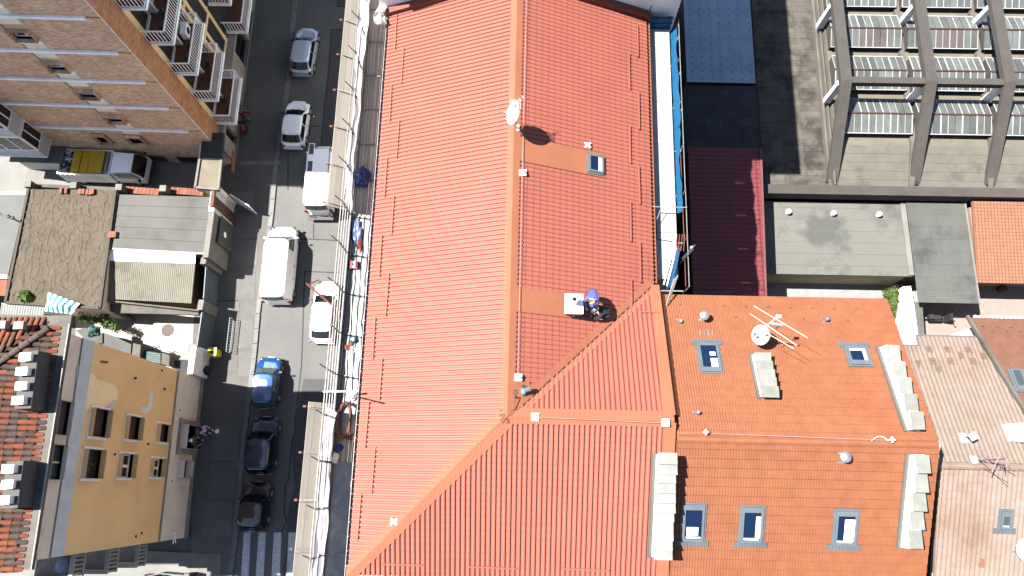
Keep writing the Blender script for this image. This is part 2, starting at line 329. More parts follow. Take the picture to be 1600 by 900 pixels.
for (a, b, c, d, y0, y1) in ((381, 391.5, 376, 388, 832, 898), (404, 415.5, 399, 411.5, 832, 898), (428, 440, 423.5, 436.5, 832, 898), (451, 462, 447, 459.5, 832, 898)):
    q = MB(); q.poly([P(a, y0, .016), P(b, y0, .016), P(d + .0, y1 + 12, .016), P(c, y1 + 12, .016)])
    struct('crossing_stripe', q, M_['paint'], recalc=False)
# courtyards left of the street
g = MB(); g.poly([P(*q, .03) for q in [(118, 488), (330, 482), (318, 600), (120, 600)]]); struct('courtyard', g, mat('white_yard_concrete', (.26, .245, .215), (.22, .205, .175), sc=.6, rough=.9, stain=(.14, .125, .10), ssc=.55, sthr=(.58, .75)), recalc=False)
g = MB(); g.poly([P(*q, .02) for q in [(-200, 215), (318, 235), (310, 310), (-200, 310)]]); struct('alley', g, M_['yard'], recalc=False)
g = MB(); g.poly([P(*q, .126) for q in [(0, 850), (345, 866), (340, 990), (0, 990)]]); struct('forecourt', g, M_['yard'], recalc=False)

# ------------------------------------------------------------------ ribbed / tiled roof covering as real geometry
PROF = {'coppo': [(0, 0), (.22, 0), (.25, .6), (.36, .95), (.52, 1), (.70, .95), (.90, .6), (.96, 0)],
        'rib': [(0, 0), (.55, 0), (.64, 1), (.82, 1), (.92, 0)],
        'flat': [(0, 0), (.70, 0.15), (.76, 1), (.92, 1), (.98, 0)],
        'roll': [(0, 0), (.18, 0), (.28, .7), (.42, 1), (.62, .85), (.82, .3)],
        'wave': [(0, 0), (.25, .5), (.5, 1), (.75, .5)]}
def sheet(parent, name, mt, poly, d, pitch, step, hr, hs, prof='coppo', base=.02, groove=False, label=None):
    d = d.normalized(); O = poly[0]; n = nrm(poly[0], poly[1], poly[2])
    if n.z < 0: n = -n
    e = d.cross(n).normalized()
    S = [(p - O).dot(e) for p in poly]; T = [(p - O).dot(d) for p in poly]
    s0, s1, t0, t1 = min(S), max(S), min(T), max(T)
    cols = []; k = 0
    while s0 + k * pitch < s1 + pitch:
        for f, h in PROF[prof]: cols.append((s0 + (k + f) * pitch, h * hr))
        k += 1
    rows = []; t = t0
    if step:
        while t < t1 + step: rows += [(t, 0.0), (t + step * .999, hs)] if not groove else [(t, 0.0), (t + step * .925, hs), (t + step * .93, -.03), (t + step * .995, -.03)]; t += step
    else: rows = [(t0, 0), (t1, 0)]
    cs = np.array(cols); rs = np.array(rows); nc, nr = len(cs), len(rs)
    Oa, ea, da, na = (np.array(x) for x in (O, e, d, n))
    vv = Oa + ea * cs[None, :, 0, None] + da * rs[:, None, 0, None] + na * (base + cs[None, :, 1, None] + rs[:, None, 1, None])
    idx = np.arange(nc * nr).reshape(nr, nc)
    ff = np.stack([idx[:-1, :-1], idx[:-1, 1:], idx[1:, 1:], idx[1:, :-1]], -1).reshape(-1, 4)
    me = bpy.data.meshes.new(name); me.from_pydata(vv.reshape(-1, 3).tolist(), [], ff.tolist())
    bm = bmesh.new(); bm.from_mesh(me); c = sum(poly, V(0, 0, 0)) / len(poly)
    for a, b in zip(poly, poly[1:] + poly[:1]):
        pn = (b - a).cross(n).normalized()
        if pn.dot(c - a) > 0: pn = -pn
        bmesh.ops.bisect_plane(bm, geom=bm.verts[:] + bm.edges[:] + bm.faces[:], plane_co=a, plane_no=pn, clear_outer=True)
    base_ = RL[parent.name]
    bmesh.ops.translate(bm, verts=bm.verts, vec=-base_); bmesh.ops.recalc_face_normals(bm, faces=bm.faces); bm.to_mesh(me); bm.free()
    me.materials.append(mt)
    o = bpy.data.objects.new(name, me); COL.objects.link(o); o.parent = parent; RL[o.name] = base_
    return tag(o, label, kind='stuff')
def slabprism(parent, name, mt, poly, th=.14, off=0, label=None):
    n = nrm(poly[0], poly[1], poly[2]); n = -n if n.z < 0 else n
    return part(name, MB().prism([p + n * off for p in poly], -n * th), mt, parent, label=label)
class Plane:                                               # a roof slope: zf(s,w) gives its height
    def __init__(s, zf): s.zf = zf; s.O = s.at(5, 5); s.n = nrm(s.at(0, 0), s.at(0, 9), s.at(9, 0)); s.n = -s.n if s.n.z < 0 else s.n
    def at(s, a, b, off=0): return Mw(a, b, s.zf(a, b)) + (Z * off)
    def px(s, x, y, off=0): return PP(x, y, s.O + Z * off, s.n)
    def swpx(s, x, y, off=0): return sw(s.px(x, y, off))
ZE, RISE, HW, SN = 17.5, 2.6, 6.02, 24.7
K = RISE / HW
PLl = Plane(lambda s, w: ZE + K * w); PLr = Plane(lambda s, w: ZE + K * (2 * HW - w)); PLs = Plane(lambda s, w: ZE + K * s); PLn = Plane(lambda s, w: ZE + K * (2 * HW - .25 - s))
SR = HW - .1                                               # the wing's ridge line in s

B_MAIN = thing('apartment_house', 'large L-shaped house under a new salmon-red ribbed metal roof with scaffolding round its eaves', 'house', Mw(8, 6, 0))
w_ = MB(); w_.prism([Mw(.3, .3), Mw(.3, 12.35), Mw(11.4, 12.35), Mw(11.4, 11.7), Mw(SN + .5, 11.7), Mw(SN + .5, .3)], Z * 17.35)
part('wall', w_, M_['beigew'], B_MAIN)
WE = 12.22
polyL = [PLl.at(0, 0), PLl.at(SR, SR), PLl.at(SN, HW), PLl.at(SN, 0)]
polyR = [PLr.at(SN, HW), PLr.at(HW - .25, HW), PLr.at(2 * HW - .25, 2 * HW), PLr.at(SN, 2 * HW)]
polyS = [PLs.at(0, 0), PLs.at(0, WE), PLs.at(SR, WE), PLs.at(SR, SR)]
polyN = [PLn.at(SR - .1, SR + .15), PLn.at(SR - .1, WE), PLn.at(11.75, WE), PLn.at(11.75, 12.0)]
dL = V(0, 0, 0) - E3 - Z * K; dR = E3 - Z * K; dS = -A3 - Z * K; dN = A3 - Z * K
for nm, pl, d in (('street', polyL, dL), ('yard', polyR, dR), ('south', polyS, dS), ('valley', polyN, dN)):
    slabprism(B_MAIN, 'roof_slab', M_['flash'], pl)
    sheet(B_MAIN, 'roof_sheet', M_['roof'], pl, d, .192, .30, .046 if nm == 'yard' else .066, .017)
def flash(parent, poly, name='flashing', mt='flash', off=.075, th=.03): return slabprism(parent, name, M_[mt], poly, th, off)
# ridge, hip, valley and verge flashings
r_ = MB()
for pl, sgn in ((PLl, -1), (PLr, 1)):
    r_.prism([pl.at(SR - .05, HW, .09), pl.at(SN, HW, .09), pl.at(SN, HW + sgn * .27, .09), pl.at(SR + (-.2 if sgn < 0 else .35), HW + sgn * .27, .09)], Z * -.03)
part('ridge_cap', r_, M_['flash'], B_MAIN)
h_ = MB(); k = .26
h_.prism([PLl.at(-.1, -.1, .09), PLl.at(SR, HW - .02, .09), PLl.at(SR + .30, HW - .28, .09), PLl.at(k * 1.2, -.1, .09)], Z * -.03)
h_.prism([PLs.at(-.1, -.1, .10), PLs.at(SR, HW - .02, .10), PLs.at(SR - .30, HW + .28 - .06, .10), PLs.at(-.1, k * 1.2, .10)], Z * -.03)
part('hip_cap', h_, M_['flash'], B_MAIN)
wr = MB()
wr.prism([PLs.at(SR, HW, .10), PLs.at(SR, WE, .10), PLs.at(SR - .26, WE, .10), PLs.at(SR - .26, HW - .2, .10)], Z * -.03)
wr.prism([PLn.at(SR - .05, HW, .10), PLn.at(SR - .05, WE, .10), PLn.at(SR + .33, WE, .10), PLn.at(SR + .33, HW + .45, .10)], Z * -.03)
part('ridge_cap', wr, M_['flash'], B_MAIN)
v_ = MB()
v_.prism([PLr.at(HW - .12, HW + .1, .08), PLr.at(11.78, 12.0, .08), PLr.at(12.16, 12.0, .08), PLr.at(HW + .26, HW + .1, .08)], Z * -.03)
v_.prism([PLn.at(SR, HW + .2, .08), PLn.at(11.68, 11.97, .08), PLn.at(11.4, 12.02, .08), PLn.at(SR, HW + .52, .08)], Z * -.03)
part('valley_flashing', v_, M_['flash'], B_MAIN)
vg = MB()
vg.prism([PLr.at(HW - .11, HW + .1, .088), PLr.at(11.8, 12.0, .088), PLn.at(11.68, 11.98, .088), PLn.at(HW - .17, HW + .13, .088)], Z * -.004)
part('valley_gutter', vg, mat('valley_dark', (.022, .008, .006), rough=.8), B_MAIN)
ve = MB()
ve.prism([PLs.at(-.2, WE - .42, .11), PLs.at(SR - .1, WE - .42, .11), PLs.at(SR - .1, WE + .06, .11), PLs.at(-.2, WE + .06, .11)], Z * -.12)
ve.prism([PLn.at(SR + .2, WE - .42, .11), PLn.at(11.8, WE - .30, .11), PLn.at(11.8, WE + .06, .11), PLn.at(SR + .2, WE + .06, .11)], Z * -.12)
_on = lambda s: 19.9 - .43 * (s - 5.25)
ve.prism([PLn.at(SR + .2, WE + .04, .10), PLn.at(11.42, WE + .04, .10), Mw(11.42, WE + .36, _on(11.42) + .06), Mw(SR + .2, WE + .36, _on(SR + .2) + .06)], Z * -.03)
part('verge_flashing', ve, M_['flash'], B_MAIN)
# raised parapet flashing at the north end
for pl, w0, w1 in ((PLl, -.2, HW), (PLr, HW, 2 * HW + .2)):
    q = MB(); q.prism([pl.at(SN, w0, -.1), pl.at(SN, w1, -.1), pl.at(SN, w1, .36), pl.at(SN, w0, .36)], A3 * .32)
    part('parapet_flashing', q, mat('parapet_red_brown', (.12, .032, .02), rough=.6), B_MAIN)
# wide flashing strips below the ridge
for a, b, x1 in (((945, 243), (944, 279), 945), ((892, 461), (889, 497), 890)):
    s1, w1 = PLr.swpx(*a); s0, _ = PLr.swpx(*b)
    flash(B_MAIN, [PLr.at(s0, HW + .2), PLr.at(s0, w1), PLr.at(s1, w1), PLr.at(s1, HW + .2)], 'flashing_strip', off=.085, th=.03)
s0, w1 = PLr.swpx(826, 622); s1, _ = PLr.swpx(826, 597)
flash(B_MAIN, [PLr.at(s0, HW + .2), PLr.at(s0, s0 + .1), PLr.at(s1, w1), PLr.at(s1, HW + .2)], 'flashing_strip', off=.085)
# eaves gutters with clips
for s0, s1, w, in ((-.1, SN, -.09), (11.9, SN, 2 * HW + .09)):
    q = MB(); sg = -1 if w < 0 else 1
    q.obox(Mw(s0, w - .08, ZE - .16), A3 * (s1 - s0), E3 * .16, Z * .02); q.obox(Mw(s0, w + sg * .06, ZE - .16), A3 * (s1 - s0), E3 * .02 * sg, Z * .17)
    gt = part('gutter', q, mat('gutter_pinkish', (.26, .21, .205), rough=.5) if sg < 0 else M_['flash'], B_MAIN)
    if sg < 0:
        q = MB()
        for k in range(46): q.box(Mw(.3 + k * .54, w - .04, ZE + .0), .02, .07, .02, A3, E3)
        part('clip', q, bpy.data.materials['gutter_pinkish'], gt, kind='stuff')
# snow guards
def guard(pl, a, b, down, up):
    n = pl.n; q = MB(); pa = pl.px(*a); pb = pl.px(*b); d = (pb - pa)
    q.beam(pa + n * .115, pb + n * .115, .05, .045, n); nb = max(2, int(d.length / .4))
    for i in range(nb + 1):
        c = pa + d * (i / nb); q.beam(c + n * .05, c + n * .11, .03, .03, d)
    part('snow_guard', q, M_['roof'], B_MAIN)
for x, y0, x2, y1 in ((622, 25, 619, 80), (633, 75, 629, 132), (614, 135, 611, 192), (626, 190, 622, 248), (607, 250, 603, 310), (618, 307, 614, 368), (599, 369, 595, 432), (610, 430, 605, 495), (589, 496, 585, 562), (600, 560, 595, 629), (579, 629, 573, 700), (589, 699, 583, 772), (567, 771, 561, 846)):
    guard(PLl, (x, y0), (x2, y1), dL, 1)
for x, y0, x2, y1 in ((994, 40, 995, 90), (981, 85, 982, 142), (996, 145, 997, 203), (982, 198, 983, 257), (996, 260, 998, 320), (983, 316, 984, 378), (998, 380, 999, 442), (984.5, 438, 985, 481)):
    guard(PLr, (x, y0), (x2, y1), dR, 1)
for x, y, x2, y2 in ((598, 879, 661, 881), (732, 883, 807, 886), (877, 886, 951, 889)): guard(PLs, (x, y), (x2, y2), dS, 1)
guard(PLn, (1002, 490), (1029, 491), dN, 1)
# small white roof anchors shaped like a cross
def anchor(pl, px, py, parent):
    c = pl.px(px, py, .1); q = MB(); n = pl.n; x = E3; y = n.cross(x)
    for sx, sy in ((1, 1), (1, -1)): d = (x * sx + y * sy).normalized(); q.beam(c - d * .17 + n * .02, c + d * .17 + n * .02, .08, .03, n)
    q.box(c + n * .01, .16, .16, .05, x, y, Zv=n); q.tube(c + n * .05, c + n * .13, .035)
    part('roof_anchor', q, M_['plastw'], parent)
anchor(PLl, 616, 815, B_MAIN); anchor(PLr, 918, 227, B_MAIN)

def skylight(parent, pl, down, cx, cy, wid, hgt, apron=True, inside=None, col='greymet', gl='glassb', head=.12, aprpos=1, name='skylight'):
    n = pl.n; d = down.normalized(); e = n.cross(d).normalized(); c = pl.px(cx, cy, .1)
    if abs(e.dot(E3)) > .7 and e.dot(E3) < 0: e = -e
    at = lambda x, y, z=0: c + e * x + d * y + n * z
    q = MB(); W, H2, b = wid / 2, hgt / 2, .085
    q.obox(at(-W, -H2, 0), e * wid, d * (b + head), n * .10); q.obox(at(-W, H2 - b, 0), e * wid, d * b, n * .10)
    q.obox(at(-W, -H2 + b + head, 0), e * b, d * (hgt - 2 * b - head), n * .098); q.obox(at(W - b, -H2 + b + head, 0), e * b, d * (hgt - 2 * b - head), n * .098)
    q.obox(at(-W - .08, -H2 - .06, -.03), e * (wid + .16), d * .06, n * .07); q.obox(at(-W - .08, -H2, -.03), e * .08, d * hgt, n * .07); q.obox(at(W, -H2, -.03), e * .08, d * hgt, n * .07)
    k_ = part(name, q, M_[col], parent)
    part('glass', MB().obox(at(-W + b, -H2 + b + head, .02), e * (wid - 2 * b), d * (hgt - 2 * b - head), n * .03), M_[gl], k_)
    if apron:
        q = MB(); y = H2 if aprpos > 0 else -H2 - .22
        nr = int((wid + .5) / .07)
        for i in range(nr): q.obox(at(-W - .25 + i * .07, y, .0), e * .055, d * .22, n * (.04 + .015 * (i % 2)))
        part('apron', q, M_['metal'] if 0 else M_['greymet'], k_)
    if inside:
        for mt, (x0, y0, x1, y1) in inside:
            x0, x1 = -W + b + x0 * (wid - 2 * b), -W + b + x1 * (wid - 2 * b); g0 = -H2 + b + head; gh = hgt - 2 * b - head
            part('inner_reveal', MB().obox(at(x0, g0 + y0 * gh, .051), e * (x1 - x0), d * ((y1 - y0) * gh), n * .004), M_[mt], k_)
    return k_
skylight(B_MAIN, PLr, dR, 930.5, 256.5, .80, .72, apron=False, inside=[('whitem', (.0, .72, 1, 1))], head=0)
# boxed chimney with two flues
cs_, cw_ = PLr.swpx(897, 474, .75)
q = MB(); zt = PLr.zf(cs_, cw_) + .62; box_sw(q, cs_ - .36, cs_ + .36, cw_ - .32, cw_ + .32, PLr.zf(cs_, cw_) - .3, zt)
ch = part('chimney', q, M_['greymet'], B_MAIN)
q = MB(); box_sw(q, cs_ - .40, cs_ + .40, cw_ - .36, cw_ + .36, zt, zt + .05); part('cap', q, M_['whitem'], ch)
for ds, dw, h, r in ((.08, .0, .5, .14), (.08, .0, .07, .19)):
    q = MB(); q.lathe([(r, 0), (r, h), (r * .72, h), (r * .72, h * .5)], Mw(cs_ + ds, cw_ + dw, zt + .05), 12); q.lathe([(r * .7, 0), (r * .7, .01)], Mw(cs_ + ds, cw_ + dw, zt + .05 + h * .5), 12, m=1)
    part('flue', q, [M_['plastw'], M_['black']], ch)

# ------------------------------------------------------------------ orange-tiled neighbour
ZO, SO, WO0, WO1 = 19.9, 5.25, WE + .12, 21.95
PLos = Plane(lambda s, w: ZO - .43 * (SO - s)); PLon = Plane(lambda s, w: ZO - .43 * (s - SO))
B_OR = thing('tiled_house', 'house under bright orange clay tiles carrying four slab-topped chimney stacks', 'house', Mw(5, 17, 0))
q = MB(); q.prism([Mw(-.7, WO0 + .15), Mw(-.7, WO1 + .2), Mw(11.1, WO1 + .2), Mw(11.1, WO0 + .15)], Z * 16.9)
for w in (WO0 + .15, WO1 - .1): q.prism([Mw(-.7, w, 16.9), Mw(11.1, w, 16.9), Mw(SO, w, ZO - .2)], E3 * .28)
part('wall', q, M_['beigew'], B_OR)
pS = [PLos.at(SO, WO0), PLos.at(SO, WO1), PLos.at(-1.1, WO1), PLos.at(-1.1, WO0)]; pN = [PLon.at(SO, WO0), PLon.at(SO, WO1), PLon.at(11.42, WO1), PLon.at(11.42, WO0)]
for pl, d in ((pS, -A3 - Z * .43), (pN, A3 - Z * .43)):
    slabprism(B_OR, 'roof_slab', M_['tile'], pl); sheet(B_OR, 'roof_tiles', M_['tile'], pl, d, .108, .36, .026, .035, 'flat', .06, True)
q = MB()
for i in range(27):                                        # ridge tiles
    w = WO0 + i * .352
    for a in range(5):
        t0, t1 = math.pi * a / 5, math.pi * (a + 1) / 5; R = .135 + .012
        p = lambda t, ww, R: Mw(SO + R * 1.15 * math.cos(t), ww, ZO - .02 + R * math.sin(t))
        q.poly([p(t0, w, R), p(t1, w, R), p(t1, w + .37, R - .018), p(t0, w + .37, R - .018)])
part('ridge_tiles', q, M_['tile'], B_OR, kind='stuff')
q = MB(); q.obox(Mw(11.38, WO0, 17.0), E3 * (WO1 - WO0), A3 * .14, Z * .1); part('gutter', q, mat('brown_gutter', (.04, .032, .03), rough=.6), B_OR)
for px, py in ((1060, 475), (1077, 0),)[:1]: pass
for px, py in ((1062, 477), (1131, 479), (1165, 480), (1200, 481), (1234, 482), (1269, 483), (1303, 484), (1338, 485), (1255, 499), (1149, 497), (1324, 502)):   # snow-stop tiles
    s, w = PLon.swpx(px, py, .05); q = MB(); q.prism([PLon.at(s, w - .06, .05), PLon.at(s, w + .06, .05), PLon.at(s, w + .03, .13), PLon.at(s, w - .03, .13)], A3 * .06); part('snow_stop', q, M_['tileo'], B_OR)
for i in range(4):                                         # vent tiles
    s, w = PLon.swpx(1094 + i * 6.4, 520, .05); q = MB(); q.prism([PLon.at(s - .16, w - .06, .04), PLon.at(s - .16, w + .06, .04), PLon.at(s - .16, w, .12)], A3 * .3 - Z * .12); part('vent_tile', q, M_['tileb'], B_OR)
def stack(parent, zf, s0, s1, w0, w1, n, hb, slab='stonew', over=.05, th=.05, overl=.04, body='white', dw=0, base='bitum'):
    q = MB(); L = (s1 - s0) / n; up = 1 if zf(s0 + 1, w0) > zf(s0, w0) else -1
    for i in range(n):
        a, b = s0 + L * i, s0 + L * (i + 1); z = zf((a + b) / 2, w0) + hb
        box_sw(q, a, b, w0, w1, zf((a + b) / 2, w0) - .4, z)
    ch = part('chimney', q, M_[body], parent)
    q = MB()
    for w in (w0 - .11, w1): q.prism([Mw(s0 - .05, w, zf(s0 - .05, w) - .05), Mw(s1 + .05, w, zf(s1 + .05, w) - .05), Mw(s1 + .05, w, zf(s1 + .05, w) + .2), Mw(s0 - .05, w, zf(s0 - .05, w) + .2)], E3 * .108)
    part('lead_flashing', q, M_[base], ch)
    for i in range(n):
        a, b = s0 + L * i, s0 + L * (i + 1); z = zf((a + b) / 2, w0) + hb; rr = random.Random(i * 7 + n); j = rr.uniform(-.025, .025)
        q = MB(); q.obox(Mw(a - overl - j, w0 - over + dw + j, z + .002), A3 * (b - a + 2 * overl), E3 * (w1 - w0 + 2 * over), Z * (th + rr.uniform(0, .02)) + A3 * 0)
        part('cap_slab', q, M_[slab], ch)
    return ch
def stack_px(parent, pl, hb, top, bot, n, wid, **k):        # from the photo: middle of the first and last slab ends
    s0, wa = pl.swpx(*bot, hb); s1, wb = pl.swpx(*top, hb); w = (wa + wb) / 2
    return stack(parent, pl.zf, min(s0, s1), max(s0, s1), w - wid / 2, w + wid / 2, n, hb, **k)
stack_px(B_OR, PLos, .92, (1045, 709), (1034, 873), 11, .58)
stack_px(B_OR, PLon, .55, (1191, 553), (1203, 619), 5, .55, slab='stoneg')
stack_px(B_OR, PLon, .62, (1391, 540), (1433, 671), 5, .36, slab='stoneg', dw=.07, overl=-.01)
stack_px(B_OR, PLos, .70, (1441, 710), (1424, 857), 5, .36, slab='stoneg', dw=.08, overl=-.01)
dOs, dOn = -A3 - Z * .43, A3 - Z * .43
skylight(B_OR, PLon, dOn, 1108.5, 560, .80, 1.32, inside=[('whitem', (.55, .04, .96, .42)), ('cream', (.55, .55, .9, .72))], aprpos=1)
skylight(B_OR, PLon, dOn, 1341, 557, .80, .85, inside=[('whitem', (.82, .0, 1, 1)), ('whitem', (0, .86, .82, 1))], aprpos=1)
skylight(B_OR, PLos, dOs, 1083, 816, .80, 1.45, inside=[('whitem', (.12, .60, .80, .88)), ('whitem', (.1, .93, .95, .98))])
skylight(B_OR, PLos, dOs, 1174.5, 819, .80, 1.40, inside=[('cream', (.72, .15, 1, .92)), ('whitem', (.05, .93, .95, .99))])
skylight(B_OR, PLos, dOs, 1321, 824, .80, 1.36, inside=[('whitem', (.42, .14, 1, .93)), ('whitem', (.02, .93, .95, .99))])
def vent(parent, pl, px, py, r, h, cap, base=.2):
    s, w = pl.swpx(px, py, .05); z = pl.zf(s, w); q = MB()
    q.prism([pl.at(s - base, w - base * .8, .055), pl.at(s - base, w + base * .8, .055), pl.at(s + base, w + base * .8, .055), pl.at(s + base, w - base * .8, .055)], Z * .02)
    q.lathe([(r, -.1), (r, h)], Mw(s, w, z), 10)
    if cap: q.lathe([(r * .6, h), (cap, h + .05), (cap, h + .1), (cap * .6, h + .17), (.02, h + .2)], Mw(s, w, z), 14)
    else: q.lathe([(r * 1.1, h - .04), (r * 1.1, h), (r * .8, h), (r * .8, h - .05)], Mw(s, w, z), 10)
    part('roof_vent', q, M_['metal'], parent, smooth=False)
for a in ((1096, 497, .10, .5, .2), (1062, 503, .07, .28, 0), (1288, 500, .09, .35, 0), (1088, 645, .07, .35, 0), (1315, 715, .12, .35, .2)): vent(B_OR, PLos if a[1] > 690 else PLon, *a)

# ------------------------------------------------------------------ beige-tiled and brown-tiled neighbours
ZB, SB, WB0, WB1 = 17.4, 4.6, WO1 + .26, 34.0
PLbs = Plane(lambda s, w: ZB - .39 * (SB - s)); PLbn = Plane(lambda s, w: ZB - .39 * (s - SB))
B_BE = thing('tiled_house', 'lower house under faded beige rounded tiles beside the orange roof', 'house', Mw(4, 27, 0))
q = MB(); q.prism([Mw(-1, WB0 + .1), Mw(-1, WB1), Mw(6.5, WB1), Mw(9.6, 26.8), Mw(9.6, WB0 + .1)], Z * 14.6); part('wall', q, M_['beigew'], B_BE)
pE = PLbn.px(1556, 529)
sE, wE = sw(pE); s2, w2 = PLbn.swpx(1640, 690)
sNb, wNb = PLbn.swpx(1433, 528); sNc, wNc = PLbn.swpx(1415, 541); sNd, _ = PLbn.swpx(1440, 542)
q = MB(); q.prism([PLbs.at(SB + .1, WB0 - .2, -.7), PLbs.at(SB + .1, WB0 + 1.25, -.7), PLbs.at(-1.5, WB0 + 1.45, -.7), PLbs.at(-1.5, WB0 - .2, -.7)], Z * -.2); part('shadow_strip', q, M_['darkmet'], B_BE)  # dark sunken strip made to read as the chimney stack's shadow
pBS = [PLbs.at(SB, WB0 + 1.0), PLbs.at(SB, WB1), PLbs.at(-1.5, WB1), PLbs.at(-1.5, WB0 + 1.3)]
pBN = [PLbn.at(SB, WB0), PLbn.at(SB, w2 + .4), PLbn.at(sE, wE), PLbn.at(sE, wNb)]
slabprism(B_BE, 'roof_slab', M_['tileb'], pBS); sheet(B_BE, 'roof_tiles', M_['tileb'], pBS, -A3 - Z * .39, .195, .33, .05, .026, 'roll')
pBN2 = [PLbn.at(SB, wNb), PLbn.at(SB, w2 + .4), PLbn.at(sE, wE), PLbn.at(sE, wNb)]
pBN1 = [PLbn.at(SB, WB0), PLbn.at(SB, wNb + .001), PLbn.at(sNd, wNb + .001), PLbn.at(sNd, WB0)]
for pl in (pBN1, pBN2): slabprism(B_BE, 'roof_slab', M_['tileb'], pl); sheet(B_BE, 'roof_tiles', M_['tileb'], pl, A3 - Z * .39, .195, .33, .05, .026, 'roll')
q = MB()
for i in range(34):
    w = WB0 + i * .352
    for a in range(5):
        t0, t1 = math.pi * a / 5, math.pi * (a + 1) / 5
        p = lambda t, ww, R: Mw(SB + R * 1.1 * math.cos(t), ww, ZB + R * math.sin(t))
        q.poly([p(t0, w, .15), p(t1, w, .15), p(t1, w + .37, .13), p(t0, w + .37, .13)])
part('ridge_tiles', q, M_['tileb'], B_BE, kind='stuff')
q = MB(); q.obox(PLbn.at(sE, wNb, -.12), E3 * (wE - wNb), A3 * .12, Z * .1); q.obox(PLbn.at(sNd, WB0, -.12), E3 * (wNb - WB0), A3 * .12, Z * .1); q.beam(PLbn.at(sE, wE + .05, .05), PLbn.at(SB, w2 + .45, .05), .14, .16); part('gutter', q, mat('grey_brown_gutter', (.07, .064, .06), rough=.7), B_BE)
for px, py in ((1452, 546), (1480, 546), (1514, 547), (1550, 548), (1500, 555), (1537, 556), (1434, 568), (1458, 564), (1486, 564), (1521, 564), (1556, 565), (1465, 577)):  # darker single tiles
    s, w = PLbn.swpx(px, py, .06); q = MB(); q.prism([PLbn.at(s - .15, w - .11, .085), PLbn.at(s - .15, w + .11, .085), PLbn.at(s + .15, w + .11, .1), PLbn.at(s + .15, w - .11, .1)], Z * -.03); q.box(PLbn.at(s + .05, w, .09), .06, .05, .05, A3, E3); part('snow_stop_tile', q, mat('dull_tile', (.088, .058, .04), (.075, .05, .034), rough=.9) if 'dull_tile' not in bpy.data.materials else bpy.data.materials['dull_tile'], B_BE)
s, w = PLbs.swpx(1533, 880, .06); q = MB(); q.prism([PLbs.at(s - .17, w - .11, .1), PLbs.at(s - .17, w + .11, .1), PLbs.at(s + .17, w + .11, .09), PLbs.at(s + .17, w - .11, .09)], Z * -.03); part('replacement_tile', q, M_['tiles'], B_BE, label='single newer orange tile')
dBs, dBn = -A3 - Z * .39, A3 - Z * .39
k_ = skylight(B_BE, PLbs, dBs, 1571, 812, .42, .72, gl='glassg', inside=[('plastw', (0, .92, 1, 1))])
q = MB(); s, w = PLbn.swpx(1588, 676, .3); box_sw(q, s - .35, s + .35, w - .3, w + .1, PLbn.zf(s, w) - .4, PLbn.zf(s, w) + .45); c_ = part('chimney', q, M_['white'], B_BE)
q = MB(); q.obox(Mw(s - .4, w + .02, PLbn.zf(s, w) + .452), A3 * .8, E3 * .55, Z * .07); part('cap_slab', q, M_['stone'], c_)
for a in ((1505, 684), (1522, 720)): 
    s, w = PLbn.swpx(*a, .05); q = MB(); q.prism([PLbn.at(s - .18, w - .14, .08), PLbn.at(s - .18, w + .12, .08), PLbn.at(s + .18, w + .12, .08), PLbn.at(s + .18, w - .14, .08)], Z * .03); part('mast_flashing', q, M_['whitem'], B_BE)
# brown-tiled roof further right
ZN = 15.2
pb = [P(1514, 497, ZN), P(1640, 503, ZN)]; sb, wb = sw(pb[0])
PLw = Plane(lambda s, w: ZN + .36 * (sb - s))
B_BR = thing('tiled_house', 'house corner under dull brown tiles at the right edge', 'house', Mw(9, 33, 0))
wv = PLw.swpx(1595, 640)[1]
pW = [PLw.at(sb, wb), PLw.at(sb, 38), PLw.at(5.2, 38), PLw.at(5.2, wv + .6)]
slabprism(B_BR, 'roof_slab', M_['tileo'], pW); sheet(B_BR, 'roof_tiles', M_['tileo'], pW, A3 - Z * .36, .2, .36, .03, .025, 'flat')
q = MB(); q.prism([Mw(sb - .3, wb + .4), Mw(sb - .3, 38), Mw(5.2, 38), Mw(5.2, wv + 1)], Z * (ZN - .3)); part('wall', q, M_['beigew'], B_BR)
q = MB(); q.beam(PLw.at(sb + .1, wb - .05), PLw.at(5.2, wv + .5), .12, .16); part('verge', q, M_['conc'], B_BR)
q = MB(); [q.prism([PLw.at(sb + .02, wb + .2 + i * .2, .02), PLw.at(sb + .02, wb + .36 + i * .2, .02), PLw.at(sb + .02, wb + .28 + i * .2, .1)], A3 * .1) for i in range(40)]; part('eave_tiles', q, M_['plastw'], B_BR, kind='stuff')
for px, py in ((1535, 510), (1558, 511), (1579, 512), (1550, 518), (1573, 518), (1595, 518)):
    s, w = PLw.swpx(px, py, .05); q = MB(); q.prism([PLw.at(s, w - .07, .05), PLw.at(s, w + .07, .05), PLw.at(s, w, .16)], A3 * .1); part('snow_stop', q, M_['tileo'], B_BR)
skylight(B_BR, PLw, A3 - Z * .36, 1592, 594, .5, 1.0, apron=False, col='greymet', gl='glassg')

# ------------------------------------------------------------------ white-walled neighbour to the north
B_NO = thing('white_house', 'white plastered taller house closing off the far end of the red roof', 'house', Mw(30, 6, 0))
q = MB(); q.obox(Mw(SN + .36, -.4, 0), A3 * 14, E3 * 13.9, Z * 21.2); part('wall', q, M_['white'], B_NO)
q = MB(); q.obox(Mw(SN + .2, -.7, 21.2), A3 * 14.5, E3 * 14.4, Z * .25); part('roof', q, M_['bitum'], B_NO)
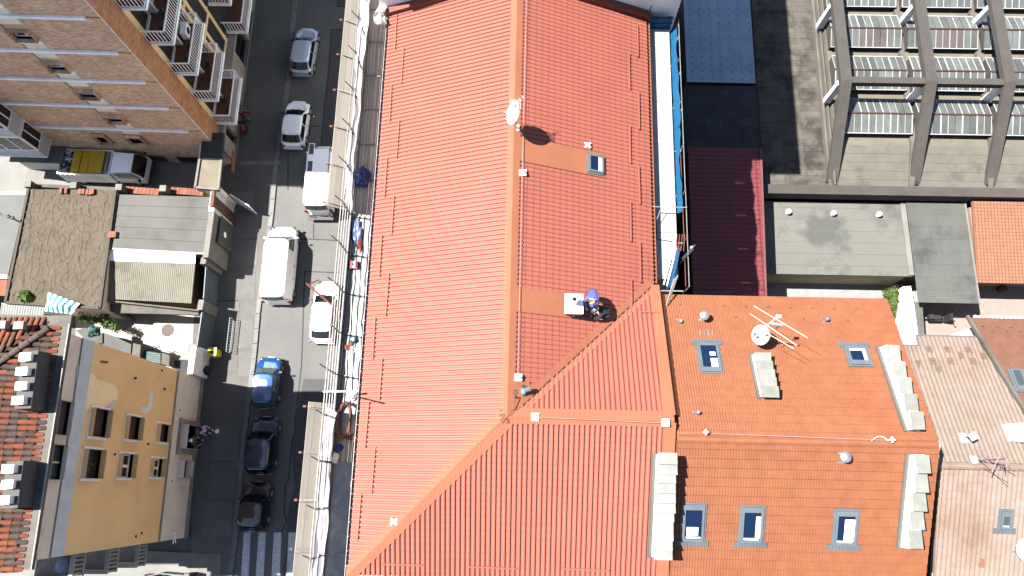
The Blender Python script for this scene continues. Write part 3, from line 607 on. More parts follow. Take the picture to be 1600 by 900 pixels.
# ------------------------------------------------------------------ low buildings in the yard behind
B = thing('shed', 'long low shed under a dark red ribbed metal roof beside the blue-netted scaffold', 'shed', Mw(20, 19.4, 0))
ZR_ = 5.1
pr = [P(1075, 230, ZR_), P(1188, 232, ZR_ - .08), P(1196, 466, ZR_ - .08), P(1083, 466, ZR_)]
q = MB(); q.prism([lerp(p, sum(pr, V(0, 0, 0)) / 4, .01) - Z * .2 for p in pr], Z * -4.3); part('wall', q, M_['dark'], B)
slabprism(B, 'roof_slab', M_['redmetal'], pr, .1); sheet(B, 'roof_sheet', M_['redmetal'], pr, E3 - Z * .02, .30, 0, .035, 0, 'rib')
q = MB()
q.beam(pr[1] + Z * .04, pr[2] + Z * .04, .14, .12)
for t_ in (.1, .42, .7, .93): q.beam(lerp(pr[1], pr[2], t_) + Z * .05, lerp(lerp(pr[1], pr[2], t_), lerp(pr[0], pr[3], t_), .15) + Z * .06, .05, .02)
part('trim', q, mat('rose_trim', (.085, .028, .027), rough=.6), B)
B = thing('shed', 'shaded shed with a flat grey-blue metal roof by the north end of the blue netting', 'shed', Mw(33, 19.4, 0))
q = MB(); box_sw(q, 29.9, 38.5, 17.4, 21.6, 0, 3.3); part('wall', q, M_['dark'], B)
for i in range(8):
    for j in range(2):
        q = MB(); s0 = 29.82 + i * 1.1; q.obox(Mw(s0, 17.2 + j * 2.3, 3.5 + .004 * (i % 2) - .03 * j), A3 * 1.09, E3 * 2.29 - Z * .03, Z * .03); part('roof_sheet', q, M_['bluemetal'], B)
q = MB()
for i in range(16):
    for j in range(7): q.box(Mw(30.1 + i * .54, 17.6 + j * .66, 3.52 - .01 * j), .06, .06, .035, A3, E3)
part('screws', q, M_['darkmet'], B, kind='stuff')
B = thing('flat_roofed_hall', 'low concrete hall with rows of dusty roof glazing under heavy brown concrete frames', 'hall', Mw(30, 32, 0))
q = MB(); box_sw(q, 22.4, 44, 21.9, 26.1, 0, 3.15); box_sw(q, 22.4, 44, 26.15, 44, 0, 3.2); box_sw(q, 25.1, 29.8, 17.15, 21.85, 0, 3.0); part('wall', q, M_['conc'], B)
dslab = mat('dark_roof_felt', (.03, .03, .032), (.023, .023, .026), sc=1.5, rough=.95, rand=.15)
rn = random.Random(3)
nn = 0
for i in range(42):                                        # the flat roof west of the glazing: overlapping felt strips
    s0 = 22.45 + i * .42
    for j in range(3):
        q = MB(); q.obox(Mw(s0, 21.95 + j * 1.38, 3.3 + rn.uniform(0, .01)), A3 * .41, E3 * 1.365, Z * .03 + A3 * 0); part('roof_strip', q, M_['slab'], B); nn += 1
for i in range(6):
    for j in range(4):
        q = MB(); q.obox(Mw(25.12 + i * .78, 17.2 + j * 1.18, 3.2 + rn.uniform(0, .008)), A3 * .765, E3 * 1.165, Z * .03); part('roof_strip', q, dslab, B)
q = MB(); q.obox(Mw(21.75, 21.5, 3.1), A3 * .62, E3 * 23, Z * .85); part('parapet', q, M_['beam'], B)
q = MB(); q.obox(Mw(22.4, 25.95, 3.15), A3 * 22, E3 * .16, Z * .55); q.obox(Mw(22.4, 26.16, 3.15), A3 * 22, E3 * .10, Z * .85); part('upstand', q, M_['conc'], B)
BAYS = [(26.45, 31.02), (31.46, 36.0), (36.42, 41.0)]
for w0, w1 in BAYS:
    for i in range(5):                                      # sloping concrete strip along the south edge
        q = MB(); a, b = 22.42 + i * .53, 22.42 + (i + 1) * .53 - .012; za, zb = 3.45 + i * .16, 3.45 + (i + 1) * .16
        q.prism([Mw(a, w0 - .05, za), Mw(a, w1 + .05, za), Mw(b, w1 + .05, zb), Mw(b, w0 - .05, zb)], Z * -.1 + Z * rn.uniform(0, .01)); part('roof_strip', q, mat('pale_roof_slab', (.078, .073, .060), (.064, .06, .05), sc=1.2, rough=.95, stain=(.036, .034, .03), ssc=.6, sthr=(.55, .75)) if (w0, i) == (BAYS[0][0], 0) else bpy.data.materials['pale_roof_slab'], B)
    q = MB(); q.obox(Mw(25.05, w0 - .05, 3.3), A3 * 19, E3 * (w1 - w0 + .1), Z * .95); part('roof_deck', q, mat('ochre_roof_deck', (.088, .079, .06), (.07, .063, .048), sc=1, rough=.95) if w0 == BAYS[0][0] else bpy.data.materials['ochre_roof_deck'], B)
for w in (31.05, 36.03): 
    q = MB(); q.prism([Mw(22.45, w, 3.3), Mw(22.45, w, 3.62), Mw(25.1, w, 4.5), Mw(43, w, 4.6), Mw(43, w, 3.3)], E3 * .32); part('dividing_beam', q, M_['conc'], B)
pm = MB(); pm.obox(V(0, 0, 0), V(.40, 0, 0), V(0, 1.27, 0), V(0, 0, .012)); pane = mesh_of('pane', pm, M_['glazing']); pane2 = mesh_of('pane', pm, M_['glazr'])
for bi, (w0, w1) in enumerate(BAYS):
    for ri, sr in enumerate((26.85, 29.95, 33.05, 36.15)):
        z0, z1, hw_ = 4.72, 5.08, 1.22
        q = MB(); q.obox(Mw(sr - hw_ + .1, w0, 4.25), A3 * (2 * hw_ - .2), E3 * (w1 - w0), Z * .42)
        for i in range(10): q.obox(Mw(sr - hw_ + .04, w0 + i * .46, 4.25), A3 * .06, E3 * .05, Z * .42)
        for w in (w0, w1 - .03): q.prism([Mw(sr - hw_, w, z0 - .06), Mw(sr + hw_, w, z0 - .06), Mw(sr, w, z1 - .02)], E3 * .03)
        sk = part('roof_light', q, mat('curb_grey', (.035, .034, .031), rough=.9) if (bi, ri) == (0, 0) else bpy.data.materials['curb_grey'], B)
        q = MB(); n = 10; pw = (w1 - w0) / n
        for sg in (-1, 1):
            for i in range(n + 1):
                if rn.random() < .12: continue
                wd = rn.choice((.02, .03, .035, .05, .07)); ww = w0 + i * pw
                q.beam(Mw(sr + sg * hw_, ww, z0 + .022), Mw(sr, ww, z1 + .022), wd, .03)
            q.beam(Mw(sr + sg * hw_, w0, z0 + .01), Mw(sr + sg * hw_, w1, z0 + .01), .05, .04)
        part('glazing_bars', q, mat('bar_white', (.24, .24, .235), rough=.6) if (bi, ri) == (0, 0) else bpy.data.materials['bar_white'], sk)
        q = MB(); q.tube(Mw(sr, w0 - .05, z1 + .04), Mw(sr, w1 + .05, z1 + .04), .06, 6); part('ridge_pipe', q, mat('red_brown_pipe', (.05, .022, .019), rough=.7) if (bi, ri) == (0, 0) else bpy.data.materials['red_brown_pipe'], sk)
        for sg in (-1, 1):
            if ri == 3 and sg == 1: continue
            for i in range(n):
                o = Mw(sr + sg * hw_, w0 + i * pw + .02, z0); y = (Mw(sr, w0 + i * pw + .02, z1) - o); y = y / 1.27
                me = pane2 if (sg < 0 and ri == 2 and 3 < i < 8 and bi < 2) else pane
                inst('pane', me, sk, frame(o, E3 * ((pw - .03) / .40), y, E3.cross(y).normalized() if sg < 0 else E3.cross(y).normalized() * -1))
for w in (26.2, 31.42, 36.22):                              # the exposed concrete frames above the roof
    q = MB()
    q.prism([Mw(45, w - .34, 6.75), Mw(28.1, w - .34, 6.95), Mw(22.75, w - .34, 3.62), Mw(22.75, w - .34, 3.32), Mw(27.95, w - .34, 6.55), Mw(45, w - .34, 6.35)], E3 * .68)
    part('concrete_frame', q, M_['beam'], B)
    for s, zb in ((28.15, 4.2), (33.7, 4.2), (39, 4.2)):
        q = MB(); box_sw(q, s - .15, s + .15, w - .36, w + .06, zb, 6.5); part('post', q, M_['white'], B)
    q = MB(); q.obox(Mw(22.62, w - .22, 3.3), A3 * .3, E3 * .44, Z * .38); part('frame_foot', q, M_['darkmet'], B)
for a, b in ((26.55, 31.07), (31.77, 35.87), (36.57, 41)):
    q = MB(); q.obox(Mw(27.95, a, 6.45), A3 * .42, E3 * (b - a), Z * .42); part('cross_beam', q, M_['beam'], B)
# flat membrane roof with three vents
B = thing('garage', 'flat-roofed garage block with three white vents on its stained grey-green membrane', 'garage', Mw(19, 26, 0))
q = MB(); box_sw(q, 16.95, 21.7, 21.95, 31.0, 0, 2.55); part('wall', q, mat('yellow_grey_wall', (.24, .215, .15), (.19, .17, .12), sc=1.5, rough=.95, stain=(.26, .17, .04), ssc=.8, sthr=(.6, .7)), B)
q = MB(); q.obox(Mw(16.8, 21.85, 2.55), A3 * 4.92, E3 * 9.2, Z * .14); part('roof', q, M_['mem'], B)
for k in range(6):
    q = MB(); q.obox(Mw(17.4 + k * .78, 21.9, 2.693), A3 * .03, E3 * 8.9, Z * .006); part('seam', q, M_['bitum'], B)
q = MB(); q.obox(Mw(16.85, 30.8, 2.6), A3 * 4.9, E3 * .32, Z * .22); part('edge', q, M_['concl'], B)
for px, py in ((1230, 333), (1300, 335), (1371, 337)):
    o = P(px, py, 2.7); q = MB(); q.lathe([(.10, 0), (.10, .22), (.17, .24), (.15, .36), (.05, .42)], o, 12); part('roof_vent', q, M_['plastw'], B)
B = thing('garage', 'flat-roofed garage under panels of green-grey roofing felt left of the orange tiles', 'garage', Mw(18, 33, 0))
q = MB(); box_sw(q, 15.2, 21.7, 31.4, 34.7, 2.6, 2.85); box_sw(q, 17.2, 21.7, 31.4, 34.7, 0, 2.6); part('wall', q, M_['wood'], B)
for i in range(8):
    for j in range(4):
        q = MB(); q.obox(Mw(15.05 + i * .835, 31.1 + j * .93, 2.9 + rn.uniform(0, .008)), A3 * .828, E3 * .922, Z * .04 + E3 * 0); part('roof_panel', q, M_['bitumg'], B)
q = MB(); q.beam(Mw(15.0, 34.86, 2.93), Mw(21.7, 34.86, 2.93), .1, .12); part('edge', q, M_['concl'], B)
B = thing('garage', 'garage under small orange ribbed tiles at the right edge below the hall parapet', 'garage', Mw(19, 37, 0))
q = MB(); box_sw(q, 17.0, 21.5, 35.2, 42, 0, 2.75); part('wall', q, mat('pink_wall', (.14, .11, .095), (.12, .092, .082), sc=2, rough=.9), B)
pt = [Mw(21.6, 34.95, 3.55), Mw(21.6, 42, 3.55), Mw(16.4, 42, 2.9), Mw(16.4, 34.95, 2.9)]
slabprism(B, 'roof_slab', M_['tiles'], pt); sheet(B, 'roof_tiles', M_['tiles'], pt, -A3 - Z * .125, .21, .22, .04, .03, 'roll')
q = MB(); q.lathe([(.25, 0), (.22, .5), (.05, .55)], P(1562, 453, 0), 10); part('post', q, M_['wood'], B)
# courtyard, hedge, garden walls
g = MB(); g.poly([Mw(13, 21, .03), Mw(13, 33.0, .03), Mw(17, 33.0, .03), Mw(17, 21, .03)]); struct('yard_paving', g, mat('white_yard', (.15, .15, .15), rough=.9), recalc=False)
g = MB(); g.poly([Mw(8, 33.0, .03), Mw(8, 45, .03), Mw(17.2, 45, .03), Mw(17.2, 33.0, .03)]); struct('yard_paving', g, mat('pink_paving', (.15, .118, .104), (.135, .105, .094), sc=2, rough=.9), recalc=False)
W_ = thing('garden_wall', 'thick garden wall with a broad white-painted top beside the hedge', 'wall', Mw(14.5, 31.8, 0))
q = MB(); q.prism([P(*p, 1.9) for p in ((1411, 448), (1423, 447), (1428, 475), (1440, 545), (1409, 545), (1404, 500))], Z * -1.9); part('wall_body', q, M_['white'], W_)
q = MB(); q.prism([P(*p, 2.0) for p in ((1429, 472), (1441, 472), (1446, 540), (1438, 540))], Z * -2.0); part('coping', q, M_['bitumg'], W_)
W_ = thing('courtyard_wall', 'pale low courtyard wall along the foot of the hedge', 'wall', Mw(14.5, 30, 0))
q = MB(); q.prism([P(*p, .8) for p in ((1374, 466), (1384, 464), (1393, 540), (1386, 545))], Z * -.8); part('wall_body', q, M_['concl'], W_)
H_ = thing('hedge', 'bright green clipped hedge against the white garden wall', 'hedge', P(1396, 495, 0))
q = MB(); lf = MB(); rn = random.Random(5)
for i in range(26):
    t = i / 25; c = lerp(P(1394, 456, 1.25), P(1408, 540, 1.25), t) + V(rn.uniform(-.25, .25), 0, rn.uniform(-.1, .1)); q.blob(c, (.32, .32, .32), i, 1)
    for k in range(150):
        d = V(rn.gauss(0, 1), rn.gauss(0, 1), rn.gauss(0, 1)).normalized(); p = c + d * rn.uniform(.28, .5); x = d.cross(V(rn.gauss(0, 1), rn.gauss(0, 1), rn.gauss(0, 1))).normalized() * .05; y = (d.cross(x).normalized() + d * rn.uniform(-.4, .8)) * .065
        lf.poly([p - x, p - y, p + x, p + y])
for i in range(5): t = i / 4; c = lerp(P(1393, 462, 0), P(1400, 535, 0), t); q.tube(c, c + Z * 1.2, .04, 5, m=1)
part('branches', q, [M_['leafd'], M_['wood']], H_); part('leaves', lf, mat('bright_leaf', (.055, .085, .008), (.028, .052, .006), sc=9, rough=.6, trans=.25), H_, kind='stuff', recalc=False)
# motor scooter parked in the little yard
S_ = thing('motor_scooter', 'black and grey scooter half hidden under the green-grey roof', 'scooter', P(1463, 499, .03))
o = P(1463, 500, .03); X = (P(1484, 500, .03) - P(1447, 500, .03)).normalized(); Y = Z.cross(X)
at = lambda x, y, z: o + X * x + Y * y + Z * z
for x in (-.6, .62): q = MB(); q.lathe([(.24, -.05), (.27, 0), (.24, .05)], at(x, 0, .27), 14, axis=Y); part('wheel', q, M_['black'], S_)
q = MB(); q.prism([at(-.75, -.16, .4), at(-.1, -.2, .4), at(-.1, .2, .4), at(-.75, .16, .4)], Z * .3); q.prism([at(-.1, -.18, .25), at(.35, -.18, .25), at(.35, .18, .25), at(-.1, .18, .25)], Z * .08); q.prism([at(.32, -.22, .25), at(.45, -.2, .25), at(.45, .2, .25), at(.32, .22, .25)], Z * .7 + X * .1); part('body', q, M_['darkmet'], S_)
q = MB(); q.blob(at(-.42, 0, .76), (.42, .17, .07), 2, 2, amp=.05); part('seat', q, M_['black'], S_)
q = MB(); q.tube(at(.5, -.34, 1.02), at(.5, .34, 1.02), .025); q.tube(at(.55, 0, .9), at(.66, 0, .3), .04); part('handlebar', q, M_['darkmet'], S_)
q = MB(); q.box(at(-.85, 0, .75), .3, .3, .28, X, Y); part('top_box', q, M_['black'], S_)
for y in (-.3, .3): q = MB(); q.tube(at(.5, y, 1.02), at(.45, y * 1.2, 1.2), .01); q.blob(at(.45, y * 1.2, 1.22), (.05, .07, .05), 1, 1, amp=.02); part('mirror', q, M_['darkmet'], S_)
# ------------------------------------------------------------------ tall brick apartment house on the left
KB = V(-19.38, 22.7, 0); Fw = V(-1, .078, 0).normalized(); Fe = V(.054, 1, 0).normalized(); Nf = V(-.078, -1, 0).normalized()
HB = 19.7
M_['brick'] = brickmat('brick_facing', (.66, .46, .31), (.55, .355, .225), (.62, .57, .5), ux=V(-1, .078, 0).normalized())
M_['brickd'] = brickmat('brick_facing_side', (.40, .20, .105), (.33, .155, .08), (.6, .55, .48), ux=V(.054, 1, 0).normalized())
B_BR2 = thing('brick_apartment_block', 'tall apartment block of thin pale bricks with white floor bands and railed street balconies', 'apartment block', KB)
FL = [4.95, 7.95, 10.9, 13.8, 16.8]
LW = 13.4                                                   # facade length
def fp(x, z, d=0): return KB + Fw * x + Z * z + Nf * d
def fpx(px, py, d=0):
    p = PP(px, py, KB + Nf * d, Nf); return (p - KB).dot(Fw), p.z
holes = []; wins = []
strip_x0, strip_x1 = fpx(186, 200)[0], None
for (a, b, c, d) in (((20, 49), (62, 64), 0, 0), ((71, 94), (112, 110), 0, 0), ((123, 143), (157, 154), 0, 0), ((164, 179), (199, 193), 0, 0)):
    x0, z0 = fpx(*b); x1, z1 = fpx(*a); xr = fpx(b[0], b[1])[0]
    wins.append((min(x0, x1), max(x0, x1), min(z0, z1), max(z0, z1)))
xs0 = sum(w[0] for w in wins) / 4; wins = []
XS0 = 4.3; XS1 = 5.45
for z in FL[:4] + [16.8]: holes.append((XS0, XS1, z + 1.08, z + 1.95))
gx = [fpx(150, 210), fpx(177, 223), fpx(200, 212), fpx(231, 225)]
holes += [(6.85, 7.65, 2.9, 4.15), (4.5, 5.5, 2.95, 4.15)]
q = MB(); q.wall(KB, Fw, Z, LW, HB, holes, .25)
q.poly([fp(0, HB), fp(LW, HB), fp(LW, HB) - Nf * 13, fp(0, HB) - Nf * 13]); part('wall', q, M_['brick'], B_BR2)
q = MB(); q.prism([fp(.45, 0, -.32), fp(LW - .05, 0, -.32), fp(LW - .05, 0, -.32) - Nf * 27, fp(.45, 0, -.32) - Nf * 27], Z * (HB - .1)); part('light_block', q, M_['dark'], B_BR2)  # unseen dark filler, added to stop sunlight leaking through the hollow block
q = MB(); q.prism([fp(-.02, HB - .08, .02), fp(LW, HB - .08, .02), fp(LW, HB - .08, 0) - Nf * 27.4, fp(-.02, HB - .08, 0) - Nf * 27.4], Z * .2); part('roof', q, M_['bitum'], B_BR2)
mat('white_band', (.80, .81, .83), rough=.7); mat('pale_panel', (.74, .62, .47), (.66, .55, .41), sc=1.5, rough=.9)
for i, z in enumerate(FL): part('floor_band', MB().obox(fp(.75 if i else .9, z, 0), Fw * (LW - .9), Nf * .13, Z * .17), bpy.data.materials['white_band'], B_BR2)
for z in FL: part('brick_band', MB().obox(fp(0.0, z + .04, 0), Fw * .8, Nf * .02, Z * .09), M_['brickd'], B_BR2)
q = MB(); q.obox(fp(-.02, 3.9, 0), Fw * .05, Nf * .02, Z * (HB - 3.9)); part('corner_joint', q, M_['white'], B_BR2)
for i, z in enumerate(FL):                                   # rendered panels above and below each window
    q = MB(); q.obox(fp(XS0 + .02, z + .18, 0), Fw * (XS1 - XS0 - .04), Nf * .015, Z * .6); q.obox(fp(XS0 + .02, z - .65, 0), Fw * (XS1 - XS0 - .04), Nf * .015, Z * .62); part('panel', q, bpy.data.materials['pale_panel'], B_BR2)
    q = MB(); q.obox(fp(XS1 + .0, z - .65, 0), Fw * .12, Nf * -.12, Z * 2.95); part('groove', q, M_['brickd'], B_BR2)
for x0, x1, z0, z1 in holes[:5]:
    q = MB()
    for a, b, c, d in ((x0, x0 + .07, z0, z1), (x1 - .07, x1, z0, z1), ((x0 + x1) / 2 - .06, (x0 + x1) / 2 + .06, z0, z1), (x0 + .08, x1 - .08, z0, z0 + .08), (x0 + .08, x1 - .08, z1 - .08, z1)): q.obox(fp(a, c, -.2), Fw * (b - a), Nf * .06, Z * (d - c))
    wf = part('window_frame', q, M_['whitem'], B_BR2)
    part('pane', MB().obox(fp(x0 + .07, z0 + .08, -.19), Fw * (x1 - x0 - .14), Nf * .02, Z * (z1 - z0 - .16)), M_['glassd'], wf)
    part('sill', MB().obox(fp(x0 - .04, z0 - .30, 0), Fw * (x1 - x0 + .08), Nf * .10, Z * .28), bpy.data.materials['white_band'], wf)
for k, (x0, x1, z0, z1) in enumerate(holes[5:]):
    q = MB(); [q.obox(fp(a, c, -.02), Fw * (b - a), Nf * .04, Z * (d - c)) for a, b, c, d in ((x0 - .08, x0, z0 - .08, z1 + .08), (x1, x1 + .08, z0 - .08, z1 + .08), (x0, x1, z0 - .08, z0), (x0, x1, z1, z1 + .08))]
    wf = part('window_frame', q, M_['concl'], B_BR2); part('pane', MB().obox(fp(x0, z0, -.2), Fw * (x1 - x0), Nf * .02, Z * (z1 - z0)), M_['glassd'] if k == 0 else M_['concl'], wf)
for (a, b) in (((117, 235), (152, 241)), ((218, 237), (255, 244)), ((270, 240), (312, 246))):   # barred basement windows
    x0 = fpx(*b)[0]; x1 = fpx(*a)[0]
    q = MB(); q.obox(fp(x0, .25, 0), Fw * (x1 - x0), Nf * .02, Z * .75); gw = part('basement_window', q, M_['black'], B_BR2)
    q = MB(); n = int((x1 - x0) / .16)
    for i in range(n + 1): q.beam(fp(x0 + (x1 - x0) * i / n, .2, .05), fp(x0 + (x1 - x0) * i / n, 1.05, .05), .03, .03, Nf)
    q.beam(fp(x0, 1.05, .05), fp(x1, 1.05, .05), .05, .04); q.beam(fp(x0, .2, .05), fp(x1, .2, .05), .05, .04); part('bars', q, M_['greymet'], gw)
# street face: brick return, plaster bays, balconies
def ep(y, z, d=0): return KB + Fe * y + Z * z + V(1, -.054, 0).normalized() * d
Ne = V(1, -.054, 0).normalized()
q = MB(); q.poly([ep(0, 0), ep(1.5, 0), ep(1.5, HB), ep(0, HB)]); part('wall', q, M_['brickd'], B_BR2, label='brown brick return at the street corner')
eh = []; BF = [3.0, 6.1, 9.2, 12.3, 15.4, 18.45]
for z in BF[:5]:
    for y0, y1 in ((2.3, 3.3), (4.0, 4.9), (8.0, 9.1), (12.6, 13.6), (14.4, 15.4)): eh.append((y0 - 1.5, y1 - 1.5, z + .1, z + 2.3))
q = MB(); q.wall(ep(1.5, 0, -.35), Fe, Z, 26, HB, [h for h in eh], .2); q.poly([ep(1.5, 0, -.35), ep(1.5, 0, 0), ep(1.5, HB, 0), ep(1.5, HB, -.35)]); part('wall', q, M_['cream'], B_BR2, label='cream plaster wall behind the balconies')
for h in eh:
    y0, y1, z0, z1 = h[0] + 1.5, h[1] + 1.5, h[2], h[3]
    q = MB(); [q.obox(ep(a, c, -.5), Fe * (b - a), Ne * .08, Z * (d - c)) for a, b, c, d in ((y0, y0 + .08, z0, z1), (y1 - .08, y1, z0, z1), ((y0 + y1) / 2 - .05, (y0 + y1) / 2 + .05, z0, z1), (y0 + .09, y1 - .09, z1 - .08, z1), (y0 + .09, y1 - .09, z0, z0 + .1))]
    wf = part('window_frame', q, M_['whitem'], B_BR2); part('pane', MB().obox(ep(y0, z0, -.53), Fe * (y1 - y0), Ne * .02, Z * (z1 - z0)), M_['glassd'], wf)
    part('sill', MB().obox(ep(y0 - .05, z0 - .1, -.35), Fe * (y1 - y0 + .1), Ne * .10, Z * .09), M_['white'], wf)
q = MB()
for y in (5.9, 6.5, 7.9): q.obox(ep(y, 2.75, -.35), Fe * .28, Ne * .14, Z * (HB - 2.75))
for z in BF: q.obox(ep(5.8, z - .3, -.35), Fe * 2.4, Ne * .12, Z * .25)
part('pilaster', q, M_['cream'], B_BR2)
q = MB(); q.wall(ep(.05, 0, .28), Fe, Z, 27, 2.6, [(1.2, 1.9, .2, 2.2), (3.6, 4.4, .2, 2.2), (7.4, 9.6, .2, 2.4), (10.1, 12.0, .2, 2.4), (14, 15.2, .8, 2.2)], .3); q.obox(ep(.05, 2.6, -.3), Fe * 27, Ne * .64, Z * .12); q.poly([ep(.05, 0, -.3), ep(.05, 0, .28), ep(.05, 2.6, .28), ep(.05, 2.6, -.3)])
part('base', q, M_['stone'], B_BR2)
for y0, y1, z0, z1 in ((1.2, 1.9, .2, 2.2), (3.6, 4.4, .2, 2.2), (7.4, 9.6, .2, 2.4), (10.1, 12.0, .2, 2.4), (14, 15.2, .8, 2.2)):
    part('shop_window', MB().obox(ep(y0 + .05, z0, 0), Fe * (y1 - y0), Ne * .03, Z * (z1 - z0)), M_['glassd'], B_BR2)
q = MB(); q.obox(ep(.05, 0, .285), Fe * 27, Ne * .05, Z * .35); part('plinth', q, M_['concl'], B_BR2)
def balcony(y0, y1, z, plants=0, rail='whitem', proj=1.2):
    q = MB(); q.obox(ep(y0, z - .16, -.35), Fe * (y1 - y0), Ne * (proj + .35), Z * .14); sl_ = part('balcony', q, M_['white'], B_BR2)
    part('floor_tiles', MB().obox(ep(y0 + .06, z - .018, -.34), Fe * (y1 - y0 - .12), Ne * (proj + .28), Z * .01), mat('balcony_tile', (.12, .04, .03), rough=.7) if 'balcony_tile' not in bpy.data.materials else bpy.data.materials['balcony_tile'], sl_)
    q = MB(); e_ = proj - .05
    def run(a, b):
        d = b - a; n = max(3, int(d.length / .19))
        for i in range(n + 1): c = a + d * (i / n); q.beam(c + Z * .04, c + Z * 1.0, .03, .03, d)
        q.beam(a + Z * 1.02, b + Z * 1.02, .07, .05); q.beam(a + Z * .04, b + Z * .04, .05, .04)
    run(ep(y0 + .04, z, -.3), ep(y0 + .04, z, e_)); run(ep(y0 + .04, z, e_), ep(y1 - .04, z, e_)); run(ep(y1 - .04, z, -.3), ep(y1 - .04, z, e_))
    part('railing', q, M_[rail], sl_)
    q = MB(); q.obox(ep(y0 - .01, z - .17, proj), Fe * (y1 - y0 + .02), Ne * .035, Z * .17); q.obox(ep(y0 - .035, z - .17, -.3), Fe * .034, Ne * (proj + .33), Z * .17); part('fascia', q, M_['whitem'], sl_)
for i, z in enumerate(BF):
    balcony(1.62, 5.05, z); balcony(8.6, 12.2, z)
    if i < 5:
        q = MB(); q.obox(ep(3.5, z, -.33), Fe * .14, Ne * .45, Z * 1.9); part('divider', q, M_['greyband'], B_BR2)
rb_ = random.Random(17)
for i, z in enumerate(BF[:5]):
    for k in range(2 + i % 2):
        c = ep(2.1 + .9 * k + rb_.uniform(0, .4), z, .55 + rb_.uniform(-.2, .3)); pt = thing('potted_plant', ('%s potted plant on the %s railed balcony of the brick block' % (('bushy', 'drooping', 'spiky')[k], ('lowest', 'second lowest', 'middle', 'fourth', 'topmost')[i])), 'plant', c)
        part('pot', MB().lathe([(.10, 0), (.15, .25), (.13, .25), (.12, .18)], c, 10), M_['tileo'], pt); q = MB()
        for n in range(60): d = V(rb_.gauss(0, 1), rb_.gauss(0, 1), rb_.gauss(0, .8)).normalized() * rb_.uniform(.05, .28); p = c + Z * .42 + d; x = d.cross(V(rb_.gauss(0, 1), 1, rb_.gauss(0, 1))).normalized() * .05; y = d.normalized() * .09; q.poly([p - x, p - y, p + x, p + y])
        part('leaves', q, M_['leafd'], pt, kind='stuff', recalc=False)
c = ep(4.3, BF[2], .3); ac = thing('air_conditioner', 'white air conditioning unit on the middle railed balcony of the brick block', 'air conditioner', c); part('body', MB().box(c, .35, .8, .6), M_['whitem'], ac); part('fan_grille', MB().lathe([(.22, .178), (.22, .19), (.05, .2)], c + Z * .3, 12, axis=V(1, 0, 0)), M_['darkmet'], ac)
c = ep(3.2, BF[1], .6); st2 = thing('stool', 'small crimson stool on the second lowest railed balcony of the brick block', 'stool', c); part('seat', MB().lathe([(.16, .4), (.17, .45)], c, 10), M_['redp'], st2)
for k in range(3): part('leg', MB().tube(c + V(.15 * math.cos(k * 2.1), .15 * math.sin(k * 2.1), 0), c + V(.1 * math.cos(k * 2.1), .1 * math.sin(k * 2.1), .4), .015), M_['redp'], st2)
# bay of glazed verandas at the south-west corner
bx = fpx(80, 207)[0]; XB = 10.9
q = MB(); bayx0 = XB
part('bay', MB().obox(fp(bayx0, 3.6, 0), Fw * 3.2, Nf * 1.3, Z * (HB - 3.6)), M_['greyband'], B_BR2) if 0 else None
zb = [3.1, 6.05, 9.0, 11.95, 14.9, 17.85]
for i, z in enumerate(zb):
    q = MB(); q.obox(fp(bayx0, z, 0), Fw * 4, Nf * 1.35, Z * .16); by = part('veranda', q, M_['white'], B_BR2)
    part('parapet', MB().obox(fp(bayx0 + .05, z + .16, 1.22), Fw * 3.9, Nf * .09, Z * .85).obox(fp(bayx0 + .02, z + .16, .02), Fw * .09, Nf * 1.28, Z * .85), M_['greyband'], by)
    q = MB()
    for k in range(5): q.obox(fp(bayx0 + .05 + k * .95, z + 1.01, 1.22), Fw * .07, Nf * .08, Z * 1.78)
    for k in range(3): q.obox(fp(bayx0 + .02, z + 1.01, .05 + k * .58), Fw * .07, Nf * .07, Z * 1.78)
    q.obox(fp(bayx0, z + 1.01, 1.20), Fw * 4, Nf * .12, Z * .05); q.obox(fp(bayx0, z + 2.79, 1.20), Fw * 4, Nf * .12, Z * .1); q.obox(fp(bayx0, z + 1.01, 0.02), Fw * .1, Nf * 1.2, Z * .05); q.obox(fp(bayx0, z + 2.79, 0.02), Fw * .1, Nf * 1.2, Z * .1)
    part('window_frame', q, M_['whitem'], by)
    for k in range(4): part('pane', MB().obox(fp(bayx0 + .12 + k * .95, z + 1.06, 1.25), Fw * .88, Nf * .02, Z * 1.73), M_['glassg'], by)
    for k in range(2): part('pane', MB().obox(fp(bayx0 + .05, z + 1.06, .12 + k * .58), Fw * .02, Nf * .51, Z * 1.73), M_['glassd'], by)
q = MB(); q.obox(fp(bayx0 + .3, 0, 0), Fw * 3, Nf * .9, Z * 2.0); part('wall', q, M_['white'], B_BR2, label='white wall under the verandas')
q = MB(); q.obox(fp(bayx0 - .3, 2.0, .0), Fw * 3.6, Nf * 1.25, Z * .1); part('step_roof', q, M_['concl'], B_BR2)
# flat canopy and gate pier between brick block and garages
G_ = thing('gate_house', 'gate passage with a dark felt roof and a pale slab beside the brick block', 'gate', P(325, 255, 0))
q = MB(); q.prism([P(*p, 3.6) for p in ((317, 208), (349, 207), (345, 249), (312, 248))], Z * -.35); part('roof', q, mat('black_felt', (.028, .028, .032), (.022, .022, .026), sc=2, rough=.95), G_)
q = MB(); q.prism([P(*p, 3.5) for p in ((311, 249), (346, 250), (341, 297), (305, 294))], Z * -.3); part('roof_slab', q, mat('sand_concrete', (.105, .093, .068), (.088, .078, .057), sc=1.5, rough=.95, stain=(.075, .064, .045), ssc=1, sthr=(.5, .7)), G_)
q = MB()
for p0, p1 in (((312, 249), (305, 294)), ((346, 250), (341, 297)), ((305, 293), (341, 296))): q.beam(P(*p0, 3.55), P(*p1, 3.55), .14, .14)
part('kerb', q, M_['concl'], G_)
